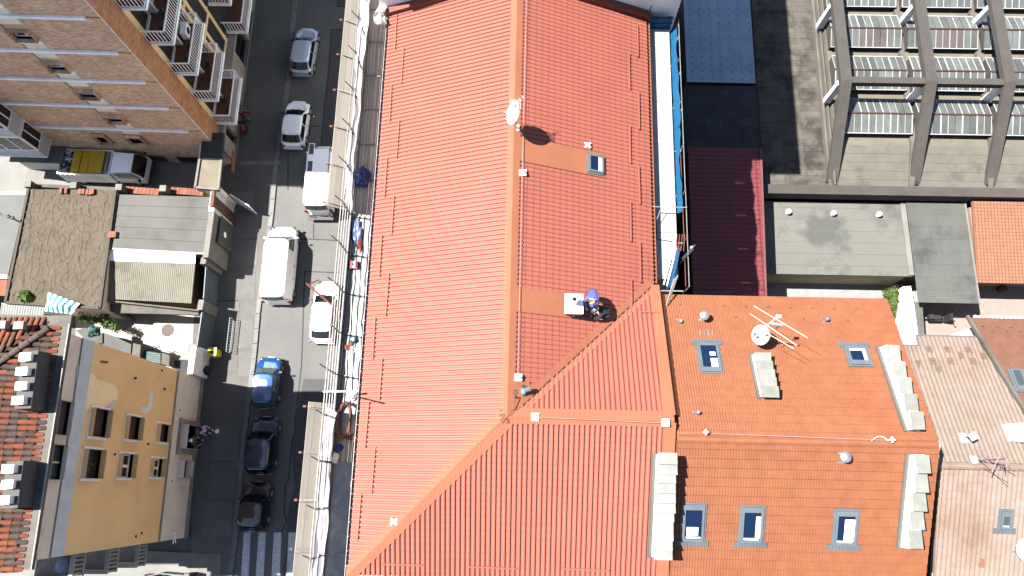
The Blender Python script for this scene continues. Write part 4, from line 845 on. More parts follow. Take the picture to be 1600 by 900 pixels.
q = MB(); q.prism([P(*p, 3.2) for p in ((313, 210), (321, 210), (312, 294), (306, 294))], Z * -3.2); q.prism([P(*p, 3.2) for p in ((336, 290), (342, 290), (340, 297), (334, 297))], Z * -3.2); part('pier', q, M_['beigew'], G_)
q = MB(); a, b = P(348, 226, 3.0), P(345, 258, 3.0); a.x += .35; b.x += .35
q.obox(a - Z * .9, b - a, V(-.05, 0, 0), Z * -.55); part('side_wall', q, mat('red_brick_plain', (.15, .062, .037), (.12, .05, .03), sc=3, rough=.9), G_)
GT = thing('metal_gate', 'dark iron bar gate beside the street corner of the brick block', 'gate', P(358, 256, 0))
a, b = P(367, 255, 0), P(345, 264, 0)
q = MB(); d = b - a
for i in range(9): q.beam(a + d * (i / 8) + Z * .1, a + d * (i / 8) + Z * 2.6, .03, .03, d)
part('bars', q, M_['whitem'], GT)
q = MB(); [q.beam(a + Z * z, b + Z * z, .06, .05) for z in (.1, 1.3, 2.6)]; part('rail', q, M_['darkmet'], GT)

# ------------------------------------------------------------------ garages between the two tall houses
B = thing('garage', 'garage under a wrinkled tan felt roof, second from the left edge', 'garage', P(90, 390, 0))
top = [(46, 296), (182, 297), (157, 482), (10, 473)]
t3 = [P(*p, 3.1) for p in top]
q = MB(); q.prism([p - Z * .1 for p in t3], Z * -3.0); part('wall', q, M_['beigew'], B)
# wrinkled felt as relief
nx, ny = 100, 132; rn = random.Random(9); vs = []; fs = []
import mathutils.noise as mn
for j in range(ny + 1):
    for i in range(nx + 1):
        a = lerp(lerp(t3[0], t3[1], i / nx), lerp(t3[3], t3[2], i / nx), j / ny)
        w1_ = .35 * mn.noise(V(a.x * 2.2, a.y * 2.2, 9)); h = 1 - abs(mn.noise(V(a.x * 1.1 + w1_, a.y * 1.9, 1))) * 4.5; h2 = 1 - abs(mn.noise(V(a.x * 2.1 + 7, a.y * 1.0 + w1_, 4))) * 5
        vs.append(a + Z * (.02 + .06 * max(0, h - .3) + .055 * max(0, h2 - .3) + .015 * mn.noise(V(a.x * 5, a.y * 5, 2))))
for j in range(ny):
    for i in range(nx): k = j * (nx + 1) + i; fs.append((k, k + 1, k + nx + 2, k + nx + 1))
q = MB(); q.add(vs, fs); part('roof', q, M_['tan'], B, smooth=False)
q = MB()
for a, b in ((0, 3), (1, 2), (3, 2)): q.beam(t3[a] + Z * .05, t3[b] + Z * .05, .16, .18)
part('edge_strip', q, mat('edge_brown', (.045, .038, .031), rough=.9), B)
FN = thing('boundary_wall', 'row of square concrete pillars and short walls, partly capped with terracotta, along the alley', 'wall', P(200, 300, 0))
for px, py in ((43, 287), (114, 289), (185, 292), (254, 294)):
    c = P(px, py, 3.3); c.z = 0; q = MB(); q.box(c, .42, .42, 3.3, V(1, -.03, 0), V(.03, 1, 0)); part('pillar', q, M_['concl'], FN)
for (a, b) in (((50, 289), (108, 292)), ((122, 292), (180, 295))):
    q = MB(); q.beam(P(*a, 2.7) - Z * 1.3, P(*b, 2.7) - Z * 1.3, .22, 2.6); part('wall_panel', q, M_['conc'], FN)
tm = MB(); tm.obox(V(-.5, -.5, 0), V(1, 0, 0), V(0, 1, 0), V(0, 0, 1)); tme = mesh_of('coping_tile', tm, M_['terra'])
for (x0, y0, x1, y1, n) in ((195, 296, 248, 300, 16), (266, 297, 318, 301, 16)):
    a, b = P(x0, y0, 2.6), P(x1, y1, 2.6); d = (b - a)
    q = MB(); q.beam(a - Z * 1.35, b - Z * 1.35, .25, 2.5); part('wall_panel', q, M_['brickd'], FN)
    for i in range(n):
        c = a + d * ((i + .5) / n); inst('coping_tile', tme, FN, frame(c - Z * .08 + Z * (.015 * (i % 2)), d.normalized() * (d.length / n * .9), d.cross(Z).normalized() * .46, Z * .07))
for i, (px, py) in enumerate(((96, 299), (104, 299), (126, 300), (131, 300), (137, 301), (142, 301), (146, 300))):
    c = P(px, py, 3.2); q = MB(); q.box(c, .17, .36, .12, V(1, .05 * (i - 3), 0), V(0, 1, 0)); solo('roof_tile', q, M_['terra'], 'spare terracotta tile left at the alley end of the tan felt roof', 'tile', c, 'spare terracotta tiles on the tan roof')
B = thing('garage', 'garage with a smooth light grey felt roof in front of the wired street gate', 'garage', P(255, 345, 0))
q = MB(); q.prism([P(*p, 2.9) for p in ((189, 304), (333, 308), (325, 397), (177, 390))], Z * -2.9); part('wall', q, M_['concl'], B)
tl = [P(*p, 3.0) for p in ((187, 304), (334, 308), (326, 397), (176, 388))]
for k in range(5):
    q = MB(); a0, a1 = lerp(tl[0], tl[3], k / 5 + .003), lerp(tl[1], tl[2], k / 5 + .003); b0, b1 = lerp(tl[0], tl[3], (k + 1) / 5), lerp(tl[1], tl[2], (k + 1) / 5)
    q.prism([a0 + Z * .02, a1 + Z * .02, b1 + Z * .035, b0 + Z * .035], Z * -.1); part('roof_strip', q, M_['bitum'], B)
q = MB(); q.box(P(178, 368, 3.0), .5, .42, .25, m=0); part('loose_brick', q, M_['terra'], B)
q = MB(); q.beam(P(176, 389, 3.02), P(326, 397, 3.02), .12, .12); part('edge_strip', q, M_['stone'], B)
B = thing('carport', 'lean-to with a cream corrugated roof below the light grey felt roof', 'shed', P(240, 430, 0))
pc = [P(173, 391, 2.85), P(307, 395, 2.85), P(299, 474, 2.45), P(165, 467, 2.45)]
q = MB(); q.prism([P(*p, 2.3) for p in ((172, 392), (305, 396), (298, 470), (167, 465))], Z * -2.3); part('wall', q, M_['wood'], B)
slabprism(B, 'roof_slab', M_['corr'], pc, .05); sheet(B, 'roof_sheet', M_['corr'], pc, (pc[3] - pc[0]), .125, 0, .035, 0, 'wave', base=.01)
q = MB(); q.prism([pc[0] + Z * .06, pc[1] + Z * .06, lerp(pc[1], pc[2], .22) + Z * .045, lerp(pc[0], pc[3], .22) + Z * .045], Z * .02); part('ridge_sheet', q, M_['whitem'], B)
q = MB(); q.beam(P(163, 470, 2.3), P(312, 486, 2.3), .1, .35); part('gutter_board', q, M_['conc'], B)
q = MB(); q.prism([P(*p, .6) for p in ((306, 410), (321, 412), (316, 463), (302, 463))], Z * -.3); part('floor_boards', q, M_['wood'], B)
q = MB(); [q.beam(P(308, 405 + k * 3, 1.0), P(318, 420 + k * 3, .9), .07, .07) for k in range(4)]; part('stacked_timber', q, M_['terra'], B)
B = thing('low_house', 'low flat grey roof with a curved lamp bracket at the left edge', 'building', P(0, 370, 0))
q = MB(); q.prism([P(*p, 3.0) for p in ((-120, 304), (41, 304), (12, 432), (-120, 432))], Z * -3.0); part('roof', q, mat('slate_felt', (.078, .081, .078), (.068, .071, .069), sc=.6, rough=.95), B)
for y in (303, 433): q = MB(); q.beam(P(-120, y, 3.05), P(41 if y < 400 else 12, y, 3.05), .2, .2); part('edge_strip', q, M_['whitem'], B)
q = MB(); q.prism([P(*p, 2.9) for p in ((-120, 436), (12, 436), (8, 462), (-120, 462))], Z * -.1); part('lower_roof', q, M_['terra'], B)
q = MB(); q.path([P(-6, 329, 3.6), P(3, 336, 3.7), P(12, 340, 3.7), P(21, 341, 3.6)], .05); q.lathe([(.1, 0), (.13, .1), (.05, .15)], P(21, 341, 3.55), 10); part('lamp_bracket', q, M_['darkmet'], B)
# gate wall along the street
W_ = thing('gate_wall', 'grey rendered street wall holding a roller door, mesh gates and a brick-capped end', 'wall', P(345, 400, 0))
def streetwall(name, p0, p1, z, wd, mt, **k):
    a, b = P(*p0, z), P(*p1, z); a.z = b.z = 0
    return part(name, MB().obox(a - V(wd, 0, 0), V(wd, 0, 0), b - a, Z * z), mt, W_, **k)
streetwall('wall_panel', (338, 296), (334, 330), 3.3, .35, M_['greyband']); streetwall('brick_cap', (336, 294), (333, 322), 3.5, .22, M_['tileo'])
streetwall('wall_panel', (335, 330), (325, 402), 3.2, .35, M_['concl'])
streetwall('wall_panel', (323, 402), (321, 412), 2.8, .35, M_['concl']); streetwall('wall_panel', (319, 468), (316, 484), 2.4, .35, M_['concl']); streetwall('wall_panel', (307, 541), (301, 584), 2.3, .35, M_['white'])
a, b = P(340, 331, 2.9), P(334, 378, 2.9); a.z = b.z = 0
q = MB(); off = V(.06, 0, 0)
for k in range(14): q.obox(lerp(a, b, .05) + off + Z * (.1 + k * .17), V(.03, 0, 0), (b - a) * .9, Z * .155)
part('roller_door', q, mat('grey_green_door', (.05, .052, .046), (.042, .044, .04), sc=2, rough=.7), W_)
ce = lerp(a, b, .55) + off + V(.05, 0, 0) + Z * 1.6; q = MB(); q.lathe([(.2, 0), (.2, .02), (.1, .03)], ce, 14, axis=V(1, 0, 0)); part('round_sign', q, M_['plastw'], W_)
def meshgate(p0, p1, zt):
    a, b = P(*p0, zt), P(*p1, zt); a.z = b.z = 0; d = b - a
    q = MB(); q.obox(a + V(-.04, 0, 0), V(.03, 0, 0), d, Z * zt); g_ = part('gate_panel', q, M_['greymet'], W_)
    q = MB(); n = int(d.length / .2)
    for i in range(n + 1): q.beam(a + d * (i / n) + Z * .1, a + d * (i / n) + Z * zt, .025, .025, d)
    for i in range(4): q.beam(a + Z * (.1 + (zt - .1) * i / 3), b + Z * (.1 + (zt - .1) * i / 3), .05, .04)
    part('gate_bars', q, mat('gate_grey', (.10, .12, .14), rough=.6) if 'gate_grey' not in bpy.data.materials else bpy.data.materials['gate_grey'], g_)
meshgate((322, 414), (318, 466), 2.2); meshgate((316, 486), (308, 540), 2.2)
# leaning open gate leaf near the alley
G2 = thing('metal_gate', 'open white-framed gate leaf standing out from the end of the street wall', 'gate', P(365, 315, 0))
a, b = P(358, 302, 1.9), P(395, 328, .9); a.z = b.z = 0; d = b - a
part('leaf', MB().obox(a + Z * .15, d, V(0, .04, 0), Z * 1.5), M_['greyband'], G2)
q = MB(); [q.beam(a + Z * z, b + Z * z, .06, .05) for z in (.12, 1.68)]; [q.beam(a + d * t + Z * .1, a + d * t + Z * 1.7, .05, .05, d) for t in (0, .5, 1)]; part('frame', q, M_['whitem'], G2)

# ------------------------------------------------------------------ ochre house with the old barrel-tile roof
KY = V(-20.29, 7.55, 0); Dy = V(.035, 1, 0).normalized(); Ny = V(1, -.035, 0).normalized()
def yp(y, z, d=0): return KY - Dy * y + Z * z + Ny * d
def ypx(px, py, d=0):
    p = PP(px, py, KY + Ny * d, Ny); return -(p - KY).dot(Dy), p.z
LY = 9.75; HY = 15.2
B_Y = thing('ochre_house', 'ochre plastered street house with patched render and a roof of old barrel tiles', 'house', KY - Dy * 5)
def rect(a, b, c=None):                                     # two opposite corners in the photo
    y0, z0 = ypx(*a); y1, z1 = ypx(*b); return (min(y0, y1), max(y0, y1), min(z0, z1), max(z0, z1))
yw = []
for c, wd, hh in (((153, 661), 1.35, 1.55), ((206, 669), 1.2, 1.5), ((253, 677), 1.0, 1.45), ((142, 725), 1.35, 1.55), ((195, 728), 1.2, 1.5), ((243, 731), 1.0, 1.45)):
    y, z = ypx(*c); yw.append((y - wd / 2, y + wd / 2, z - hh / 2, z + hh / 2))
at_ = [(ypx(96, 653)[0] - .75, ypx(96, 653)[0] + .75, 14.0, 15.0), (ypx(86, 722)[0] - .75, ypx(86, 722)[0] + .75, 14.0, 15.0)]
yd, zd = ypx(298, 684); dr = (yd - .72, yd + .72, .05, 2.5); yq, zq = ypx(285, 733); bw = (yq - .5, yq + .5, 1.3, 2.5)
Wl = [('base', 0, 3.75, M_['beigew'], [dr, bw], .45), ('wall', 3.75, 12.85, M_['yellow'], yw, .28), ('band', 12.85, 13.85, M_['greyband'], [], .2), ('frieze', 13.85, HY, M_['beigew'], [(h[0], h[1], h[2], min(h[3], HY - .1)) for h in at_], .2)]
for nm, z0, z1, mt, hs, dep in Wl:
    q = MB(); off = .05 if nm == 'base' else (.03 if nm == 'band' else 0)
    q.wall(yp(0, z0, off), -Dy, Z, LY, z1 - z0, [(a, b, c - z0, d - z0) for a, b, c, d in hs], dep)
    if nm in ('band', 'base'): q.poly([yp(0, z1, off), yp(LY, z1, off), yp(LY, z1, -.05), yp(0, z1, -.05)])
    part(nm, q, mt, B_Y)
q = MB(); q.obox(yp(0, 0, -.02), Ny * -12, Dy * .02, Z * HY); q.obox(yp(LY, 0, -.02), Ny * -12, Dy * -.02, Z * HY); part('side_wall', q, M_['beigew'], B_Y)
q = MB(); q.obox(yp(.03, 0, -.5), Ny * -11.3, Dy * -(LY - .06), Z * (HY + .1)); part('light_block', q, M_['dark'], B_Y)  # unseen dark box, added so no sun leaks in behind the windows
part('string_course', MB().obox(yp(-.01, 3.68, .05), Dy * -(LY + .02), Ny * .03, Z * .12), M_['stone'], B_Y); part('string_course', MB().obox(yp(0, 13.84, .03), Dy * -LY, Ny * .03, Z * .05), M_['stone'], B_Y)
q = MB(); q.obox(yp(-.02, 0, .06), Dy * -(LY + .05), Ny * .04, Z * .55); part('plinth', q, M_['stone'], B_Y)
def patch(name, pts, mt, d=.006): part(name, MB().prism([PP(px, py, KY + Ny * d, Ny) for px, py in pts], Ny * .006), mt, B_Y)
patch('render_patch', ((140, 584), (146, 583), (152, 593), (162, 595), (171, 599), (178, 600), (184, 611), (183, 622), (176, 630), (165, 636), (130, 640), (135, 612)), M_['yellowl'])
patch('render_patch', ((120, 575), (136, 545), (137, 570), (128, 620), (117, 625)), M_['greyband'], .035)
patch('render_patch', ((166, 634), (177, 625), (181, 631), (173, 642)), M_['greyband'], .014); patch('render_patch', ((233, 612), (238, 610), (239, 625), (236, 640), (228, 647), (220, 644), (219, 636), (224, 634), (229, 638), (233, 628)), M_['white'])
patch('render_patch', ((156, 563), (168, 564), (170, 566), (168, 568), (157, 567)), M_['concl'])
for px, py in ((206, 590), (252, 607)):
    y, z = ypx(px, py); q = MB(); q.obox(yp(y - .07, z - .06, 0), Dy * -.14, Ny * .14, Z * .12); part('lamp', q, M_['plastw'], B_Y); q = MB(); q.lathe([(.06, .0), (.08, .1)], yp(y + .03, z + .0, .14), 8, axis=Ny); part('lamp_head', q, M_['darkmet'], B_Y)
for px, py in ((253.5, 579), (213, 838), (222, 833), (281, 641), (269, 752), (180, 710), (232, 694)):
    y, z = ypx(px, py, .05); part('wall_anchor', MB().lathe([(.06, -.04), (.06, .02)], yp(y, z, .05), 8, axis=Ny), M_['darkmet'], B_Y)
for i, (a, b, c, d) in enumerate(yw):
    q = MB(); q.obox(yp(a - .12, c - .05, 0), Dy * -.12, Ny * .06, Z * (d - c + .1)); q.obox(yp(b, c - .05, 0), Dy * -.12, Ny * .06, Z * (d - c + .1)); q.obox(yp(a - .12, d, 0), Dy * -(b - a + .24), Ny * .02, Z * .05)
    sr = part('window_surround', q, bpy.data.materials['white_band'], B_Y)
    if i < 3:
        q = MB(); n = 12
        for k in range(n): q.obox(yp(a, c + (d - c) * k / n, -.22), Dy * -(b - a), Ny * .03, Z * ((d - c) / n * .88))
        part('roller_shutter', q, mat('brown_shutter', (.06, .036, .03), (.05, .03, .025), sc=4, rough=.7) if i == 0 else bpy.data.materials['brown_shutter'], sr)
    else:
        q = MB(); m_ = (a + b) / 2
        for y0, y1, z0, z1 in ((a, a + .07, c, d), (b - .07, b, c, d), (m_ - .07, m_ + .07, c, d), (a + .08, b - .08, c, c + .08), (a + .08, b - .08, d - .08, d)): q.obox(yp(y0, z0, -.22), Dy * -(y1 - y0), Ny * .05, Z * (z1 - z0))
        part('window_frame', q, M_['whitem'] if i > 3 else M_['wood'], sr); part('pane', MB().obox(yp(a, c, -.25), Dy * -(b - a), Ny * .02, Z * (d - c)), M_['glassg'], sr)
for i, (a, b, c, d) in enumerate(at_):
    q = MB(); q.obox(yp(a, c, -.18), Dy * -(b - a), Ny * .03, Z * (d - c - .15))
    s_ = part('attic_window', q, bpy.data.materials['brown_shutter'] if i == 0 else M_['glassg'], B_Y)
    q = MB(); q.obox(yp((a + b) / 2 - .04, c, -.15), Dy * -.08, Ny * .03, Z * (d - c - .15)); part('mullion', q, M_['wood'] if i == 0 else M_['cream'], s_)
a, b, c, d = dr
q = MB(); q.obox(yp(a - .3, 0, .06), Dy * -.3, Ny * .1, Z * 2.75); q.obox(yp(b, 0, .06), Dy * -.3, Ny * .1, Z * 2.75); q.obox(yp(a - .35, 2.75, .06), Dy * -(b - a + .7), Ny * .14, Z * .2); df = part('door_surround', q, M_['stone'], B_Y)
part('door_leaf', MB().obox(yp(a, .05, -.38), Dy * -(b - a), Ny * .05, Z * 2.4), M_['black'], df)
part('pane', MB().obox(yp(bw[0], bw[2], -.2), Dy * -1.0, Ny * .03, Z * 1.2), M_['greyband'], B_Y, label='boarded ground-floor window')
q = MB(); q.obox(yp(-.75, HY, .26), Dy * -(LY + 1.1), Ny * -1.0, Z * .16); q.obox(yp(-.3, HY - .12, .18), Dy * -(LY + .6), Ny * -.4, Z * .12); q.obox(yp(-.75, HY, -.745), Dy * -.9, Ny * -11, Z * .16)
part('cornice', q, M_['conc'], B_Y)
q = MB(); q.beam(yp(-.35, HY + .19, .24), yp(LY + .35, HY + .19, .24), .05, .06); part('gutter_edge', q, M_['stone'], B_Y)
# barrel tiles, each its own piece
tm = MB(); N_ = 6; L2 = .46
for k in range(N_):
    t0, t1 = math.pi * k / N_, math.pi * (k + 1) / N_
    pr = lambda t, y, r: V(r * math.cos(t), y, r * .8 * math.sin(t))
    tm.poly([pr(t0, 0, .115), pr(t1, 0, .115), pr(t1, L2, .085), pr(t0, L2, .085)]); tm.poly([pr(t0, 0, .115), pr(t1, 0, .115), pr(t1, 0, .095), pr(t0, 0, .095)])
tiles = [mesh_of('roof_tile', tm, mt, recalc=False) for mt in (M_['clay'], mat('clay_orange', (.125, .034, .0145), (.10, .026, .0115), sc=6, rough=.9, rand=.18), mat('clay_grey', (.046, .034, .028), (.034, .026, .022), sc=7, rough=.95, rand=.25))]
sl = .36; z0 = HY + .17
def ytile(u, y, dx=0):                                       # u metres up the slope from the eave
    return yp(y, z0 + u * sl / math.hypot(1, sl), -.42 - u / math.hypot(1, sl) + dx)
up = (ytile(1, 0) - ytile(0, 0)).normalized(); wx = -Dy; nn_ = up.cross(wx).normalized()
under = [ytile(-.1, -.3), ytile(-.1, LY + .45), ytile(9, LY + .45), ytile(9, 8.6)]
slabprism(B_Y, 'roof_slab', mat('tile_bed', (.028, .016, .012), rough=.95), under, .12)
rn = random.Random(11); cnt = 0; rest = MB()
yh = -.25; 
yst = [(ypx(40, 600)[0], 0)]
for r in range(24):
    for c in range(40):
        y = -.15 + c * .262 + rn.uniform(-.012, .012); u = -.28 + r * .36 + rn.uniform(-.02, .02)
        if y > LY + .4: continue
        px = ytile(u, y)
        if u > (y + .25) * 1.0 + .25: continue               # the hip
        mm = frame(px + nn_ * (.03 + rn.uniform(0, .015)), wx * rn.choice((1, 1, 1.05)), (up + wx * rn.uniform(-.05, .05) + nn_ * .06).normalized(), nn_)
        pv_ = (px - CAMC); vis = pv_.dot(CAMD) > 0 and CX + FPX * pv_.dot(CAMR) / pv_.dot(CAMD) > -6
        me = tiles[0] if rn.random() < .36 else (tiles[1] if rn.random() < .58 else tiles[2])
        if vis and cnt < 292: inst('roof_tile', me, B_Y, mm); cnt += 1
        else:
            for v in tm.v: pass
            o_ = len(rest.v); rest.v += [tuple(mm @ Vector(v)) for v in tm.v]; rest.f += [tuple(i + o_ for i in f) for f in tm.f]; rest.mi += [0] * len(tm.f)
# the small north hip slope
upn = (-A3 * 0 - Dy - Z * -sl).normalized(); hipo = yp(-.45, z0, -.6)
upn = (-Dy * 1.0 + Z * sl).normalized(); wxn = -Ny; nn2 = wxn.cross(upn).normalized(); nn2 = -nn2 if nn2.z < 0 else nn2
slabprism(B_Y, 'roof_slab', bpy.data.materials['tile_bed'], [hipo - upn * .1, hipo - upn * .1 - Ny * 9, hipo + upn * 7 - Ny * 9 , hipo + upn * 7 - Ny * 6.6], .1)
for r in range(16):
    for c in range(36):
        o_ = hipo - Ny * (.1 + c * .262) + upn * (-.2 + r * .36) + nn2 * (.04 + rn.uniform(0, .015))
        if c * .262 < r * .36 + .1: continue
        mm = frame(o_, wxn, (upn + nn2 * .06).normalized(), nn2)
        k = len(rest.v); rest.v += [tuple(mm @ Vector(v)) for v in tm.v]; rest.f += [tuple(i + k for i in f) for f in tm.f]; rest.mi += [(1 if rn.random() < .5 else 0)] * len(tm.f)
part('roof_tiles', rest, [M_['clay'], bpy.data.materials['clay_orange'], bpy.data.materials['clay_grey']], B_Y, kind='stuff', recalc=False)
for i in range(16):                                          # hip tiles
    a = ytile(.2, -.1) + (ytile(4.2, 3.9) - ytile(.2, -.1)) * (i / 12); d = (ytile(4.2, 3.9) - ytile(.2, -.1)).normalized(); x = d.cross(Z).normalized(); nz = x.cross(d)
    inst('hip_tile', tiles[2], B_Y, frame(a + nz * .12, x * 1.35, d, nz * 1.3))
for (cx, cy, nsl, yoff) in ((38, 592, 4, 0), (15, 757, 3, 0)): # chimney stacks with white slabs
    o = P(cx, cy, HY + 1.3); q = MB(); ln = 2.5 if nsl == 4 else 1.9; q.obox(o - V(.35, ln / 2, 1.4), V(.7, 0, 0), V(0, ln, 0), V(0, 0, 1.25)); c_ = part('chimney', q, mat('shade_dark_render', (.06, .056, .053), rough=.9) if nsl == 4 else bpy.data.materials['shade_dark_render'], B_Y)  # body coloured dark to carry the shade of its east side
    for k in range(nsl):
        y = (k + .5 - nsl / 2) * .62; q = MB(); q.box(o + V(.05, y, -.15), .25, .3, .22); q.box(o + V(-.08 + .06 * (k % 2), y, .07), .5, .36, .07, m=0); part('cap_slab', q, M_['white'], c_)
o = P(22, 514, HY + .5)
for k in range(2): part('vent_block', MB().box(o + V(-.3 + k * .8, .1 - k * .05, .25), .45, .36, .25), M_['stonew'], B_Y)
# balconies on the south side
for (pa, zb_) in (((75, 866), 10.3), ((140, 858), 7.2), ((190, 852), 4.2)):
    yb = LY; dd = {10.3: 0, 7.2: 0, 4.2: 0}[zb_]
    o = yp(LY, zb_, -.35); q = MB(); q.obox(o, Ny * -2.3, Dy * -1.25, Z * .16); bl = part('balcony', q, M_['stone'], B_Y)
    q = MB()
    for k in range(6): q.obox(o + Dy * (-.12 - k * .2) + Z * .16 + Ny * -.03, Dy * -.1, Ny * -.14, Z * .75)
    for k in range(11): q.obox(o + Dy * -1.1 + Ny * (-.1 - k * .2) + Z * .16, Ny * -.1, Dy * -.14, Z * .75)
    q.obox(o + Z * .91 + Dy * -1.05, Ny * -2.3, Dy * -.22, Z * .1); q.obox(o + Z * .91 + Ny * .02, Ny * -.2, Dy * -1.05, Z * .1); part('balustrade', q, M_['stone'], bl)
    if zb_ > 10: part('shelf', MB().blob(o + Ny * -.75 + Dy * -.6 + Z * .5, (.35, .45, .35), 4, 2, amp=.06), M_['bluemetal'], bl)
# ------------------------------------------------------------------ street-side scaffolding
SCF = thing('scaffolding', 'street-side scaffold with timber catch fans, white dust sheets and tube guard rails', 'scaffold', Mw(12, -.8, 0))
WI, WO, ZD = -.32, -1.22, 16.5
rn = random.Random(21)
pk = MB(); pk.obox(V(0, 0, 0), V(1, 0, 0), V(0, 1, 0), V(0, 0, .045)); pkm = mesh_of('deck_plank', pk, M_['deck'])
np_ = 6; pw = (WI - WO) / np_
s = -3.0
while s < 27:
    L = 3.6
    for j in range(np_): inst('deck_plank', pkm, SCF, frame(Mw(s + rn.uniform(-.05, .05), WO + j * pw + .006, ZD - .045 + rn.uniform(0, .012)), E3 * (pw - .016), A3 * (L - .03), Z))
    s += L
bays = [-3 + 1.8 * i for i in range(17)]
q = MB()
for s in bays:
    q.tube(Mw(s, WO - .04, 0), Mw(s, WO - .04, 18.5), .028); q.tube(Mw(s, WI + .02, 0), Mw(s, WI + .02, 16.4), .028)
    for z in (2, 4, 6, 8, 10, 12, 14, 16.35): q.beam(Mw(s, WO, z), Mw(s, WI, z), .05, .05)
part('standard', q, M_['rail'], SCF)
for z in (2, 4, 6, 8, 10, 12, 14):
    q = MB(); q.obox(Mw(-3, WO + .02, z), A3 * 30, E3 * .85, Z * .05); part('lower_deck', q, M_['deck'], SCF)
for k in range(5):                                           # guard rails of the top lift
    z = 16.8 + k * .42
    for s0, s1 in ((-3, 4.4), (4.3, 10.2), (10.1, 16.3), (16.2, 27.2)):
        if s0 > 10 and k % 2 and s0 > 16: continue
        q = MB(); q.tube(Mw(s0, WO - .07 - .01 * (k % 2), z + rn.uniform(-.02, .02)), Mw(s1, WO - .07 + .01 * (k % 2), z + rn.uniform(-.02, .02)), .028, 6); part('guard_rail', q, M_['rail'], SCF)
cpm = mesh_of('coupler', MB().box(V(0, 0, 0), .10, .09, .07), M_['darkmet'])
for s in bays:                                               # couplers, a post head at each frame
    for k in range(5): inst('coupler', cpm, SCF, frame(Mw(s, WO - .05, 16.77 + k * .42), A3, E3, Z))
    part('tube_end', MB().tube(Mw(s, WO - .05, 18.4), Mw(s + .15, WO - .3, 18.75), .022), M_['darkmet'], SCF)
for s in bays: part('transom', MB().beam(Mw(s, WO + .05, ZD + .05), Mw(s, WI, ZD + .05), .05, .05), M_['rail'], SCF)
for s0, s1 in ((-3, 6.2), (6.25, 15.2), (15.25, 27)): part('toe_board', MB().obox(Mw(s0, WO - .03, ZD), A3 * (s1 - s0), E3 * .03, Z * (.22 if s0 != 6.25 else .42)), M_['deck'] if s0 != 6.25 else M_['greymet'], SCF)
def cloth(f, nu, nv, rel=0):                                 # grid surface from f(u,v)
    q = MB(); vs = [f(i / nu, j / nv) for j in range(nv + 1) for i in range(nu + 1)]
    q.add(vs, [(j * (nu + 1) + i, j * (nu + 1) + i + 1, (j + 1) * (nu + 1) + i + 1, (j + 1) * (nu + 1) + i) for j in range(nv) for i in range(nu)]); return q
def drape(s0, s1, z0, z1, seed, w0):
    r = random.Random(seed); ph = [r.uniform(0, 6) for _ in range(5)]
    def f(u, v):
        s = s0 + (s1 - s0) * u; z = z0 + (z1 - z0) * v; k = (1 - v) * .5 + .5
        d = .035 * math.sin(s * 1.3 + ph[0]) + .05 * math.sin(3.5 * v * 3.1 + s * .25 + ph[1]) + .022 * math.sin(11 * v + .6 * s + ph[2]) + .02 * math.sin(s * 4 + 5 * v + ph[3])
        return Mw(s, w0 + d, z)
    return cloth(f, int((s1 - s0) * 5), 22)
for s0, s1, z0, z1, sd in ((15.2, 26.6, 16.55, 18.4, 1), (-3, 6.3, 16.55, 18.15, 2)):
    part('dust_sheet', drape(s0, s1, z0, z1, sd, WO - .04), M_['sheet'], SCF, smooth=True, recalc=False)
# timber catch fans over the street
for s0, s1 in ((15.2, 27), (-3, 6.6)):
    s = s0; a = Mw(0, WO - .10, 16.72); b = Mw(0, WO - .98, 17.35); sl = (b - a)
    while s < s1 - .1:
        L = min(rn.choice((1.9, 3.7, 3.7)), s1 - s)
        for j in range(4):
            o = Mw(s + .01, WO - .10, 16.72) + sl * (j / 4 + .005) + Z * rn.uniform(0, .015)
            inst('fan_board', mesh_of('fan_board', pk, M_['plank']) if 'fan_board' not in bpy.data.meshes else bpy.data.meshes['fan_board'], SCF, frame(o, sl * .247, A3 * (L - .012), sl.cross(A3).normalized() * rn.choice((1, 1.3))))
        s += L
    n = int((s1 - s0) / 1.85)
    for i in range(n + 1):
        s = s0 + .15 + i * 1.85
        q = MB(); q.tube(Mw(s, WO - .05, 16.3), Mw(s, WO - 1.12, 17.38), .032); q.tube(Mw(s, WO - .02, 15.2), Mw(s, WO - .98, 17.2), .028); q.box(Mw(s, WO - 1.14, 17.32), .08, .12, .08, A3, E3); part('fan_bracket', q, M_['rust'], SCF)
        q = MB(); q.beam(Mw(s, WO - .95, 17.42), Mw(s, WO - .2, 16.9), .06, .03); part('batten', q, M_['deck'] if i % 2 else M_['plank'], SCF)
# folded-down lattice bracket hanging over the parked car
q = MB(); a = P(532, 488, 15.2); b = P(481, 445, 14.6); c = P(498, 437, 14.4); a2 = P(528, 463, 15.2)
q.tube(a, b, .05); q.tube(b, c, .03); q.tube(c, a2, .025); q.tube(a, b + Z * .28, .03)
for k in range(9): t = k / 9; q.tube(lerp(a, b, t), lerp(a, b + Z * .28, t + .06), .018)
for k in range(1, 4): q.tube(lerp(b, a, k / 4), lerp(c, a2, k / 4), .018)
part('lattice_bracket', q, M_['rust'], SCF)
q = MB(); rr = random.Random(4)
for k in range(13):                                          # tangle of wire mesh behind it
    o = P(500 + rr.uniform(0, 34), 462 + rr.uniform(-8, 14), 15 + rr.uniform(-.5, .5)); R = rr.uniform(.06, .16); ax = V(rr.gauss(0, 1), rr.gauss(0, 1), 1).normalized(); X = ax.cross(V(1, .3, 0)).normalized(); Y = ax.cross(X)
    q.path([o + (X * math.cos(t * .785) + Y * math.sin(t * .785)) * R for t in range(9)], .012, 4)
part('wire_tangle', q, M_['darkmet'], SCF, kind='stuff')
q = MB(); a, b = P(505, 612, 17.9), P(560, 611, 18.1); q.tube(a, b, .03); part('cross_tube', q, M_['whitem'], SCF)
